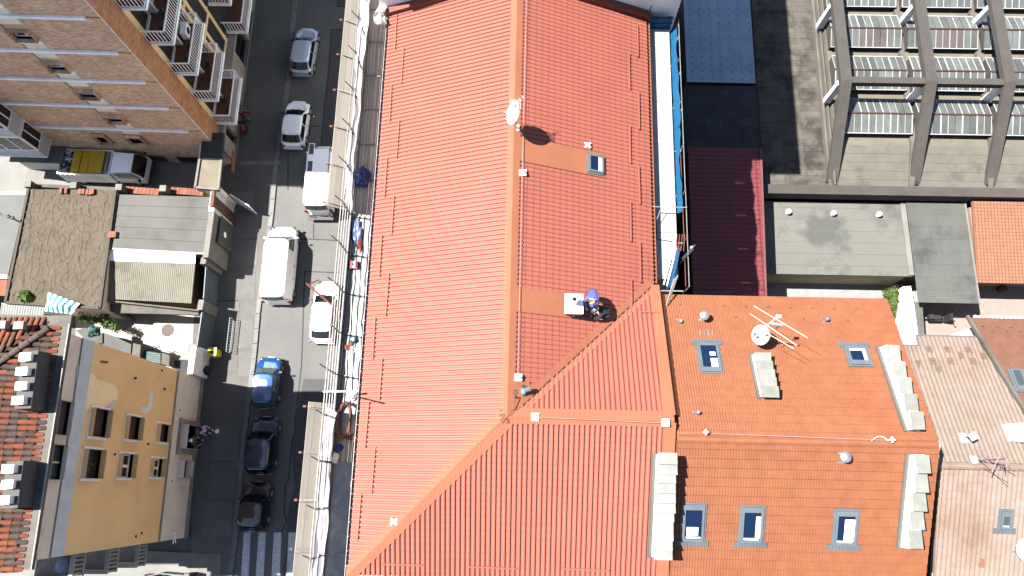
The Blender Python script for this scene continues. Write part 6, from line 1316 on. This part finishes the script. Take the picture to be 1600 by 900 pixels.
# ------------------------------------------------------------------ people
SKIN = mat('skin', (.42, .25, .17), rough=.6, fine=0)
def person(label, loc, rz, J, cloth_, hair=None, hat=None, extra=None):
    """J: joints in local metres (front = +y); one continuous skinned body, coloured by region."""
    t = thing('person', label, 'person', loc, rz=rz)
    names = list(J); bones = [('pelvis', 'belly'), ('belly', 'chest'), ('chest', 'neck'), ('neck', 'head'), ('head', 'crown')]
    for s in 'LR': bones += [('chest', 'sh' + s), ('sh' + s, 'el' + s), ('el' + s, 'wr' + s), ('wr' + s, 'ha' + s), ('pelvis', 'hip' + s), ('hip' + s, 'kn' + s), ('kn' + s, 'an' + s), ('an' + s, 'to' + s)]
    RD_ = dict(pelvis=.15, belly=.135, chest=.165, neck=.065, head=.10, crown=.085, sh=.085, el=.052, wr=.035, ha=.035, hip=.10, kn=.065, an=.045, to=.04)
    vs = [Vector(J[n]) for n in names]; ed = [(names.index(a), names.index(b)) for a, b in bones]; rad = [RD_.get(n, RD_.get(n[:-1], .05)) for n in names]
    for s in 'LR':                                           # five fingers rooted in the palm
        h = Vector(J['ha' + s]); w = Vector(J['wr' + s]); d = (h - w).normalized(); x = d.cross(Z); x = x.normalized() if x.length > .1 else V(1, 0, 0); cu = -Z * .03
        for k, (off, ln) in enumerate(((-.03, .065), (-.01, .08), (.012, .075), (.03, .055), (.055, .04))):
            p1 = h + x * off + d * (ln * .5 if k < 4 else .0); p2 = p1 + d * (ln * .6) + cu * (1 if k < 4 else .3)
            vs += [p1, p2]; n = len(vs); ed += [(names.index('ha' + s), n - 2), (n - 2, n - 1)]; rad += [.009, .008]
    me = bpy.data.meshes.new('person_skin'); me.from_pydata([tuple(v) for v in vs], ed, []); o = bpy.data.objects.new('body_tmp', me); COL.objects.link(o)
    md = o.modifiers.new('s', 'SKIN'); sv = me.skin_vertices[0].data
    for i, r in enumerate(rad): sv[i].radius = (r, r * (.72 if names[i:i + 1] and names[i] in ('pelvis', 'belly', 'chest') else 1)); sv[i].use_root = (i == 0)
    sb = o.modifiers.new('b', 'SUBSURF'); sb.levels = 1; sb.render_levels = 1
    dg = bpy.context.evaluated_depsgraph_get(); dg.update(); m2 = bpy.data.meshes.new_from_object(o.evaluated_get(dg)); m2.name = 'person_body'; bpy.data.objects.remove(o)
    mats = []; idx = {}
    def mi(mt):
        if mt.name not in idx: idx[mt.name] = len(mats); mats.append(mt)
        return idx[mt.name]
    reg = {}
    for a, b in bones:
        k = 'top'
        if b[:3] == 'hip' or b[:2] in ('kn', 'an'): k = 'legs'
        if b[:2] == 'to': k = 'shoes'
        if b[:2] in ('ha',): k = 'hands'
        if b[:2] == 'wr': k = 'fore'
        if b in ('head', 'crown'): k = 'headr'
        reg[(a, b)] = k
    C = {'top': cloth_[0], 'legs': cloth_[1], 'shoes': cloth_[2], 'hands': cloth_[3] or SKIN, 'fore': cloth_[4] or cloth_[0], 'headr': SKIN}
    for n_ in C.values(): mi(n_)
    for mt in mats: m2.materials.append(mt)
    for f in m2.polygons:
        c = f.center; best = None
        for a, b in bones:
            A, B_ = Vector(J[a]), Vector(J[b]); d = B_ - A; tt = max(0, min(1, (c - A).dot(d) / max(1e-6, d.length_squared))); e = (c - A - d * tt).length - .6 * RD_.get(b, RD_.get(b[:-1], .05))
            if best is None or e < best[0]: best = (e, reg[(a, b)])
        f.material_index = idx[C[best[1]].name]; f.use_smooth = True
    bo = bpy.data.objects.new('body', m2); COL.objects.link(bo); bo.parent = t; RL[bo.name] = V(0, 0, 0)
    hd = Vector(J['head']); cr = Vector(J['crown']); ax = (cr - hd).normalized()
    if hair:
        q = MB(); q.blob(cr - ax * .01, (.105, .115, .085), 5, 2, amp=.06); part('hair' if hat is None else 'cap', q, hair, t, local=True, smooth=True)
    fy = Vector((0, 1, 0)); f = (fy - ax * fy.dot(ax)); f = f.normalized() if f.length > .1 else V(0, 0, -1)
    r = f.cross(ax); ctr = (hd + cr) / 2
    q = MB(); [q.blob(ctr + f * .095 + r * x + ax * .01, (.012, .012, .012), 1, 1, amp=0) for x in (-.035, .035)]; q.blob(ctr + f * .11 - ax * .02, (.014, .02, .02), 1, 1, amp=0, m=1); q.blob(ctr + f * .095 - ax * .06, (.03, .01, .008), 1, 1, amp=0, m=2); [q.blob(ctr + r * x, (.02, .03, .035), 1, 1, amp=0, m=1) for x in (-.105, .105)]
    part('face', q, [M_['black'], SKIN, M_['terra']], t, local=True)
    return t
JEAN = mat('dark_work_trousers', (.03, .035, .05), rough=.9); BLJ = mat('violet_blue_jacket', (.05, .06, .20), (.035, .042, .15), sc=8, rough=.85); BLK_ = mat('black_workwear', (.012, .013, .018), rough=.85); LBL = mat('pale_blue_glove', (.08, .2, .32), rough=.7); DRK = M_['black']; LIL = mat('lilac_top', (.40, .36, .62), rough=.9); WCAP = M_['plastw']; DGR = mat('dark_grey_top', (.06, .06, .07), rough=.9)
stand = dict(pelvis=(0, 0, .95), belly=(0, .01, 1.12), chest=(0, 0, 1.35), neck=(0, .01, 1.5), head=(0, .03, 1.60), crown=(0, .03, 1.72), hipL=(-.1, 0, .9), knL=(-.11, .04, .5), anL=(-.11, 0, .08), toL=(-.12, .15, .04), hipR=(.1, 0, .9), knR=(.11, -.02, .5), anR=(.12, -.08, .08), toR=(.13, .08, .04), shL=(-.2, 0, 1.42), elL=(-.26, -.02, 1.13), wrL=(-.24, .12, .92), haL=(-.23, .17, .85), shR=(.2, 0, 1.42), elR=(.25, .0, 1.12), wrR=(.25, .10, .90), haR=(.25, .14, .83))
bend = dict(pelvis=(0, -.05, .80), belly=(0, .06, .95), chest=(0, .28, 1.08), neck=(0, .42, 1.10), head=(0, .50, 1.08), crown=(0, .60, 1.06), hipL=(-.11, -.05, .78), knL=(-.15, .10, .42), anL=(-.15, -.02, .08), toL=(-.17, .13, .04), hipR=(.11, -.05, .78), knR=(.16, .14, .44), anR=(.16, .02, .08), toR=(.18, .17, .04), shL=(-.21, .33, 1.06), elL=(-.26, .46, .82), wrL=(-.16, .60, .66), haL=(-.13, .66, .62), shR=(.21, .33, 1.06), elR=(.28, .46, .82), wrR=(.20, .62, .68), haR=(.18, .68, .64))
crouch = dict(pelvis=(0, -.12, .30), belly=(0, .02, .46), chest=(0, .24, .60), neck=(0, .38, .64), head=(0, .46, .64), crown=(0, .56, .64), hipL=(-.12, -.10, .30), knL=(-.20, .26, .40), anL=(-.17, .02, .08), toL=(-.18, .18, .04), hipR=(.12, -.10, .30), knR=(.22, .24, .38), anR=(.19, -.02, .08), toR=(.2, .14, .04), shL=(-.21, .28, .58), elL=(-.27, .42, .36), wrL=(-.14, .58, .28), haL=(-.10, .64, .26), shR=(.21, .28, .58), elR=(.28, .40, .36), wrR=(.2, .56, .28), haR=(.18, .62, .26))
def roofpt(px, py): p = PLr.px(px, py, .06); return p
wk = roofpt(923, 464); person('roofer in a violet-blue jacket bending over the flue beside the white chimney cap', wk, math.radians(172), bend, (BLJ, JEAN, DRK, LBL, LBL), hair=BLJ, hat=1)
wk = roofpt(946, 492); person('roofer in black workwear crouching below the white chimney cap', wk, math.radians(88), crouch, (BLK_, BLK_, M_['greymet'], SKIN, BLK_), hair=mat('dark_hair', (.02, .014, .01), rough=.8))
o = P(330, 674, .12); person('pedestrian in a lilac top beside the stone doorway of the ochre house', o, math.radians(-120), stand, (LIL, JEAN, M_['plastw'], SKIN, SKIN), hair=bpy.data.materials['dark_hair'])
o = P(315, 691, .12); person('person in dark clothes and a white cap in the doorway of the ochre house', o, math.radians(-85), stand, (DGR, BLK_, LIL, SKIN, DGR), hair=WCAP, hat=1)

# ------------------------------------------------------------------ aerials and dishes
def dish(parent, c, aim, r, mt, n=18):
    aim = aim.normalized(); q = MB(); q.lathe([(.02, 0), (r * .5, .04 * r / .4), (r * .8, .1 * r / .4), (r, .17 * r / .4), (r * 1.0, .19 * r / .4), (r * .8, .125 * r / .4), (r * .5, .06 * r / .4), (.02, .03)], c, n, axis=aim); d = part('dish', q, mt, parent, smooth=False)
    q = MB(); low = (-Z - aim * (-Z).dot(aim)).normalized(); q.tube(c + low * r * .95 + aim * .1, c + aim * r * 1.2 + low * r * .15, .018); q.lathe([(.05, 0), (.06, .1), (.02, .14)], c + aim * r * 1.12 + low * r * .15, 8, axis=aim); part('receiver_arm', q, M_['greymet'], d)
def yagi(mb, c, d, L, els, h, n, r=.012):
    d = d.normalized(); e = d.cross(h).normalized(); mb.tube(c - d * L / 2, c + d * L / 2, r * 1.3, 5)
    for k in range(n): p = c + d * (L * (k / (n - 1) - .5)); w = els * (1 - .5 * k / n); mb.tube(p - e * w, p + e * w, r, 5)
b = PLr.px(806, 200, .05); T = b + Z * 2.0
D1 = thing('satellite_dish', 'white satellite dish with a mesh aerial above it on the ridge of the salmon roof', 'satellite dish', b)
q = MB(); q.tube(b, T, .03); q.box(b, .3, .3, .03, E3, A3); part('mast', q, M_['metal'], D1)
dish(D1, b + Z * 1.15 + E3 * .05, V(-.82, -.05, .55), .43, M_['plastw'])
q = MB(); yagi(q, T + V(-.05, .1, -.25), V(-.7, -.6, -.05), .95, .10, Z, 7, .008)
for k in range(6): q.tube(T + V(-.2, .0 + k * .07, -.25), T + V(.22, -.08 + k * .07, -.25), .008, 4); q.tube(T + V(-.2 + k * .08, -.015 * k, -.25), T + V(-.2 + k * .08, .35 - .015 * k, -.25), .008, 4)
q.tube(T, T + V(-.05, .1, -.3), .012); part('aerial', q, mat('pale_aerial', (.30, .29, .31), rough=.5), D1)
b = PLon.px(1190, 534, .05); T = b + Z * 2.6
D2 = thing('satellite_dish', 'cream satellite dish on the orange tiles below the tall television aerial', 'satellite dish', b)
q = MB(); q.tube(b, b + Z * 1.2, .03); part('mast', q, M_['metal'], D2); dish(D2, b + Z * .75 + V(-.15, .12, 0), V(-.75, .0, .66), .41, mat('cream_dish', (.30, .28, .24), rough=.5))
b2 = PLon.px(1184, 531, .05); T = b2 + Z * 2.9
D3 = thing('television_aerial', 'tall television aerial with three long rods leaning over the orange tiles', 'aerial', b2)
q = MB(); q.tube(b2, T, .03); part('mast', q, M_['metal'], D3)
q = MB(); c = P(1205, 505, T.z)
q.tube(T, c, .025); q.tube(b2 + Z * 2.2, c, .02)
for (a, d) in (((1178, 478), (1262, 528)), ((1172, 490), (1245, 540)), ((1196, 519), (1240, 545))): q.tube(P(*a, T.z - .1), P(*d, T.z - .25), .008, 5)
q.tube(P(1193, 512, T.z - .1), P(1218, 493, T.z - .1), .014, 5); q.box(P(1216, 495, T.z - .15), .16, .12, .1); part('aerial', q, M_['plastw'], D3)
b = PLbn.px(1524, 720, .05); T = b + Z * 1.9
D4 = thing('television_aerial', 'thin television aerial rising from the ridge of the beige roof', 'aerial', b)
q = MB(); q.tube(b, T, .025); part('mast', q, M_['greymet'], D4)
q = MB(); c = T
for (a, d) in (((1530, 700), (1590, 735)), ((1528, 708), (1577, 752)), ((1536, 722), (1578, 746))): q.tube(P(*a, T.z), P(*d, T.z - .1), .013, 5)
q.tube(P(1550, 738, T.z - .1), P(1561, 712, T.z), .02); q.tube(T, P(1574, 735, T.z), .018)
for k in range(6): q.tube(P(1566 + k * 3, 716, T.z - .2), P(1564 + k * 3, 726, T.z - .2), .01, 4)
part('aerial', q, mat('rosy_metal', (.17, .12, .115), rough=.5), D4)
b = PLbn.px(1506, 684, .05); D5 = thing('roof_lamp', 'small white square floodlight on a bent arm above the beige tiles', 'lamp', b)
q = MB(); q.path([b, b + Z * .5, P(1519, 685, b.z + .7)], .03); part('arm', q, M_['darkmet'], D5); q = MB(); q.box(P(1520, 682, b.z + .7), .28, .26, .07, V(1, .5, 0), V(-.5, 1, 0)); part('head', q, M_['plastw'], D5)
b = PLbs.px(1582, 862, .05); D6 = thing('satellite_dish', 'large white satellite dish cut by the right edge on the beige roof', 'satellite dish', b)
q = MB(); q.tube(b, b + Z * .8, .03); part('mast', q, M_['metal'], D6); dish(D6, b + Z * .8 + V(.3, .1, 0), V(-.6, .0, .8), .52, M_['plastw'])
# ------------------------------------------------------------------ safety lines on the ridges
def line(label, pl, pts, plates, w=.011):
    c = [pl.px(*p, .17) for p in pts]; t = thing('safety_line', label, 'safety line', c[0])
    q = MB(); q.path(c, w, 5); part('cable', q, mat('pinkish_cable', (.19, .155, .17), rough=.5) if 'pinkish_cable' not in bpy.data.materials else bpy.data.materials['pinkish_cable'], t)
    for p in plates:
        o = pl.px(*p, .1); n = pl.n; q = MB(); q.box(o - n * .02, .28, .26, .07, E3, A3, Zv=n); q.box(o + n * .05, .18, .10, .08, A3, E3, Zv=n); part('anchor_plate', q, M_['whitem'], t); q = MB(); q.tube(o, o + n * .2, .03); part('eye_bolt', q, M_['metal'], t)
line('long pinkish safety cable along the ridge of the salmon roof', PLr, [(823, -8), (816, 270), (809, 590)], [(816, 270), (809, 590)])
line('short pale safety cable across the triangular salmon roof slope', PLn, [(836, 652), (1040, 661)], [(836, 652), (1040, 661)], .009)
line('rust-pink safety cable on posts along the orange tile ridge', PLon, [(1060, 677), (1100, 677), (1390, 688)], [], .012)
for i, (px, py) in enumerate(((1100, 676), (1388, 688))):
    o = PLon.px(px, py, .1); q = MB(); q.tube(o, o + Z * .3, .03); q.beam(o + Z * .3 - E3 * .1, o + Z * .3 + E3 * .1, .05, .05); q.beam(o + Z * .3 - A3 * .1, o + Z * .3 + A3 * .1, .05, .05); solo('anchor_post', q, M_['whitem'], ('white anchor post at the west end of the orange ridge cable', 'white anchor post at the east end of the orange ridge cable')[i], 'anchor post', o)
o = PLon.px(1372, 686, .3); q = MB(); q.path([PLon.px(1362 + 3.2 * k, 688 - 6 * math.sin(k / 8 * 3.14), .3) for k in range(9)], .012, 5); solo('loose_cable', q, M_['plastw'], 'loop of loose white cable beside the east anchor post', 'cable', o)
o = PLr.px(822, 612, .15); tt = thing('vent_elbow', 'small bent grey pipe end with pale blue tape near the valley of the salmon roof', 'pipe', PLr.px(820, 616, .05)); q = MB(); q.tube(PLr.px(818, 617, .05), PLr.px(820, 610, .3), .09, 8); q.tube(PLr.px(820, 610, .32), PLr.px(829, 607, .42), .10, 8); part('pipe', q, M_['greymet'], tt); q = MB(); q.tube(PLr.px(818, 613, .2), PLr.px(819, 608, .32), .105, 8); part('tape', q, mat('pale_blue_tape', (.10, .19, .23), rough=.5), tt); q = MB(); q.blob(PLr.px(818, 604, .3), (.08, .08, .06), 1, 1); part('cap', q, M_['black'], tt)
q = MB(); q.path([PLr.px(x, y, .1) for x, y in ((806, 621), (803, 616), (803, 611), (806, 609), (808, 613), (806, 619), (807, 622), (813, 621), (805, 640), (800, 641))], .012, 5); solo('black_cable', q, M_['black'], 'loose black cable looped beside the bent grey pipe', 'cable', PLr.px(806, 618, .1))
q = MB(); q.path([PLr.px(x, y, .12) for x, y in ((884, 487), (890, 490), (896, 494), (903, 491))], .025, 5); solo('hose_end', q, M_['plastw'], 'white hose end lying by the lower corner of the boxed chimney', 'hose', PLr.px(884, 487, .1))

# ------------------------------------------------------------------ small things in the yards and on the pavement
def bin_(px, py, z, lab, mt, s=.55, h=.95):
    o = P(px, py, z); t = thing('wheeled_bin', lab, 'bin', o); q = MB(); q.prism([o + V(-s * .42, -s * .4, 0), o + V(s * .42, -s * .4, 0), o + V(s * .42, s * .4, 0), o + V(-s * .42, s * .4, 0)], Z * h); part('body', q, mt, t)
    q = MB(); q.box(o + Z * h, s, s, .08); part('lid', q, mt, t); part('hatch', MB().box(o + Z * (h + .082), s * .4, s * .36, .02), M_['black'], t)
    for y in (-.2, .2): part('wheel', MB().lathe([(.09, -.03), (.09, .03)], o + V(s * .46, y, .09), 10, axis=V(0, 1, 0)), M_['black'], t)
    return t
bin_(341, 554, .12, 'yellow wheeled bin against the street wall', M_['yel'])
o = P(325, 580, .12); t = thing('refuse_sack', 'black refuse sack with dry twigs sticking out by the white street wall', 'sack', o); q = MB(); q.blob(o + Z * .35, (.28, .3, .38), 2, 3, amp=.14); part('bag', q, M_['black'], t); q = MB(); [q.tube(o + Z * .4, o + V(.55 + .1 * k, -.1 + .14 * k, .3 + .1 * k), .012, 4) for k in range(4)]; part('twigs', q, M_['wood'], t)
q = MB(); a, b = P(309, 668, .1), P(311, 655, 1.0)
o = P(364, 525, .12); t = thing('guard_railing', 'low white railing along the pavement edge opposite the mesh gates', 'railing', o)
q = MB(); a, b = P(366, 500, .12), P(360, 552, .12); d = b - a; n = 13
for i in range(n + 1): q.tube(a + d * (i / n), a + d * (i / n) + Z * .75, .015, 4)
part('bars', q, M_['plastw'], t); q = MB(); [q.beam(a + Z * z, b + Z * z, .04, .04) for z in (.15, .75)]; part('rail', q, M_['greymet'], t)
# striped parasol, awning, plants and sheds in the courtyard
o = P(100, 480, 0); U_ = thing('parasol', 'tilted parasol with turquoise and white stripes beside the tan garage roof', 'parasol', o)
top = P(95, 472, 3.9); q = MB(); q.tube(V(o.x, o.y, 0), top, .025); part('pole', q, M_['whitem'], U_)
q = MB(); ed = [(76, 458), (90, 459), (106, 466), (121, 473), (115, 483), (104, 489), (88, 488), (71, 483), (72, 470)]
rim = [P(x, y, 3.35 + .12 * math.sin(i * 2.1)) for i, (x, y) in enumerate(ed)]
c4 = [P(76, 457, 3.7), P(124, 474, 3.5), P(112, 491, 3.2), P(70, 486, 3.3)]
for i in range(11):
    for j in range(4):
        f = lambda u, v: lerp(lerp(c4[0], c4[1], u), lerp(c4[3], c4[2], u), v) + Z * (.35 * math.sin(3.14 * u) * math.sin(3.14 * v) + .06 * math.sin(v * 9 + u * 4))
        q.poly([f(i / 11, j / 4), f((i + 1) / 11, j / 4), f((i + 1) / 11, (j + 1) / 4), f(i / 11, (j + 1) / 4)], i % 2)
part('canopy', q, [M_['whitem'], M_['teal']], U_, recalc=False)
o = P(35, 482, 0); A_ = thing('awning', 'white ribbed plastic awning roof below the tan garage', 'awning', o)
pc = [P(3, 474, 3.0), P(71, 476, 3.0), P(68, 493, 2.7), P(0, 491, 2.7)]; slabprism(A_, 'panel', M_['plastw'], pc, .04); sheet(A_, 'ribs', mat('milky_ribs', (.17, .178, .165), rough=.5), pc, pc[3] - pc[0], .16, 0, .035, 0, 'wave', base=.01); q = MB(); [q.tube(P(*p, z) - Z * 0, V(P(*p, z).x, P(*p, z).y, 0), .03) for p, z in (((3, 474), 2.95), ((70, 476), 2.95), ((67, 492), 2.65))]; part('post', q, M_['whitem'], A_)
def shrub(name, lab, pts, mt, n, r, leaf, seed, z):
    o = P(*pts[0], 0); t = thing(name, lab, 'plant', o); rn = random.Random(seed); q = MB(); st_ = MB()
    for px, py in pts:
        c = P(px, py, z); st_.tube(V(c.x, c.y, 0), c, .025, 5)
        for k in range(n):
            d = V(rn.gauss(0, 1), rn.gauss(0, 1), rn.gauss(0, .7)); d = d.normalized() * r * rn.uniform(.25, 1); p = c + d; x = d.cross(V(rn.gauss(0, 1), rn.gauss(0, 1), rn.gauss(0, 1))).normalized() * leaf * .5; y = (d.cross(x).normalized() + Z * rn.uniform(-.3, .5)) * leaf * .8
            q.poly([p - x, p - y, p + x, p + y])
    part('stems', st_, M_['wood'], t); part('leaves', q, mt, t, kind='stuff', recalc=False); return t
M_['ivy'] = mat('ivy_leaf', (.065, .11, .016), (.028, .055, .01), sc=7, rough=.6, trans=.2)
shrub('shrub', 'leafy green shrub spreading along the dark wall of the white courtyard', [(128, 496), (138, 498), (148, 499), (158, 501), (168, 505), (176, 508), (183, 513), (164, 495)], M_['ivy'], 130, .42, .10, 3, 1.4)
shrub('banana_plant', 'bright broad-leaved plant behind the awning', [(38, 463), (42, 466)], M_['ivy'], 14, .4, .42, 4, 3.2)
o = P(150, 522, 0); q = MB(); q.prism([P(*p, 2.4) for p in ((118, 516), (133, 512), (160, 521), (160, 536), (138, 536))], Z * -2.4); solo('shed', q, M_['bitumg'], 'small lean-to with blue-grey sheeting at the north wall of the ochre house', 'shed', o)
o = P(147, 517, 2.5); q = MB(); q.blob(o, (.35, .35, .3), 5, 3, amp=.3); solo('tarpaulin', q, M_['tarpg'], 'dark green tarpaulin heaped on the blue-grey lean-to', 'tarpaulin', o)
o = P(185, 540, 0); q = MB(); q.prism([P(*p, 2.3) for p in ((160, 519), (175, 524), (205, 538), (204, 553), (160, 540))], Z * -2.3); solo('shed', q, M_['bitum'], 'low grey flat-topped store against the ochre house', 'shed', o)
o = P(215, 547, 0); q = MB(); q.prism([P(*p, 2.5) for p in ((208, 536), (220, 539), (218, 560), (206, 556))], Z * -2.5); solo('wall_pier', q, M_['conc'], 'square rendered pier between the grey store and the green slatted roof', 'pier', o)
o = P(236, 555, 0); t = thing('slatted_roof', 'small lean-to roofed with green slats beside the ochre house', 'shed', o)
q = MB(); q.prism([P(*p, 2.0) for p in ((219, 546), (252, 552), (250, 566), (219, 560))], Z * -2); part('wall', q, M_['dark'], t)
for k in range(5): q = MB(); q.beam(P(220, 549 + 2.9 * k, 2.1), P(251, 554 + 3.2 * k, 2.1), .09, .04); part('slat', q, M_['tarpg'], t)
o = P(260, 560, 0); q = MB(); q.prism([P(*p, 2.3) for p in ((253, 551), (265, 555), (264, 572), (252, 568))], Z * -2.3); solo('wall_pier', q, M_['conc'], 'square rendered pier between the green slats and the black yard roof', 'pier', o)
o = P(285, 573, 0); t = thing('lean_to', 'black felt lean-to roof tucked between the ochre house and the street wall', 'shed', o)
q = MB(); q.prism([P(*p, 1.6) for p in ((268, 563), (304, 565), (300, 587), (268, 575))], Z * -1.6); part('roof', q, bpy.data.materials['black_felt'], t); q = MB(); [q.box(P(270 + 3.3 * k, 561 + .15 * k, 1.6), .1, .12, .12) for k in range(10)]; part('tile_edge', q, M_['stonew'], t)
o = P(294, 540, 0); q = MB(); q.prism([P(*p, .35) for p in ((295, 537), (307, 538), (305, 551), (293, 550))], Z * -.3); solo('planter', q, M_['concl'], 'empty square concrete planter in the corner of the white courtyard', 'planter', o)
o = P(232, 544, 0); q = MB(); rr = random.Random(2)
for k in range(16): a = P(222 + rr.uniform(0, 32), 542 + rr.uniform(0, 6), .9 + rr.uniform(0, .4)); q.tube(a, a + V(rr.uniform(-.4, .4), rr.uniform(-.2, .2), rr.uniform(-.1, .3)), .02, 4)
solo('folded_frames', q, M_['darkmet'], 'tangle of black folding frames leaning by the green slatted roof', 'frames', o)
o = P(210, 470, 0); t = thing('low_wall', 'plastered lean-to wall top running below the corrugated roof', 'wall', o); q = MB(); q.prism([P(*p, 2.1) for p in ((160, 473), (310, 484), (310, 492), (186, 489))], Z * -.25); part('ledge', q, M_['conc'], t); q = MB(); q.prism([P(*p, 2.0) for p in ((157, 470), (163, 470), (187, 489), (184, 492), (160, 480))], Z * -2); part('end_wall', q, M_['conc'], t)
# iron railing at the lower edge
o = P(265, 895, .13); t = thing('iron_railing', 'black iron frame standing on the sunlit forecourt at the lower edge', 'railing', o); q = MB()
pp = [P(236, 899, .13), P(262, 893, .13), P(303, 897, .13)]
for a, b in zip(pp[:-1], pp[1:]): q.beam(a + Z * 1.0, b + Z * 1.0, .07, .06); q.beam(a + Z * .2, b + Z * .2, .05, .04); [q.tube(lerp(a, b, k / 8), lerp(a, b, k / 8) + Z * 1, .02, 4) for k in range(9)]
part('rails', q, M_['darkmet'], t); q = MB(); q.box(pp[2], .3, .25, 1.05); part('post', q, M_['darkmet'], t); q = MB(); q.box(pp[0], .22, .22, 1.05); part('end_post', q, M_['greymet'], t)
for px, py, lab in ((272, 836, 0),):
    y, z = ypx(px, py, .08); q = MB(); q.tube(yp(y, z, .08), yp(y + .45, z - .25, .12), .03, 5); q.tube(yp(y, z, .08), yp(y + .5, z + .1, .12), .03, 5); q.box(yp(y - .1, z - .05, .06), .1, .1, .2); part('pipe_bracket', q, M_['plastw'], B_Y)
for px, py, r in ((492, 52, .09), (490, 182, .05), (339, 674, .14)):
    o = P(px, py, .02 if px > 400 else .13); q = MB(); q.lathe([(r, 0), (r, .02), (r * .4, .05)], o, 10); solo('litter', q, M_['plastw'], {492: 'pale paper scrap on the asphalt beside the northernmost car', 490: 'tiny white scrap beside the sloping-roofed hatchback', 339: 'small round white lid on the pavement beyond the lilac pedestrian'}[px], 'litter', o)
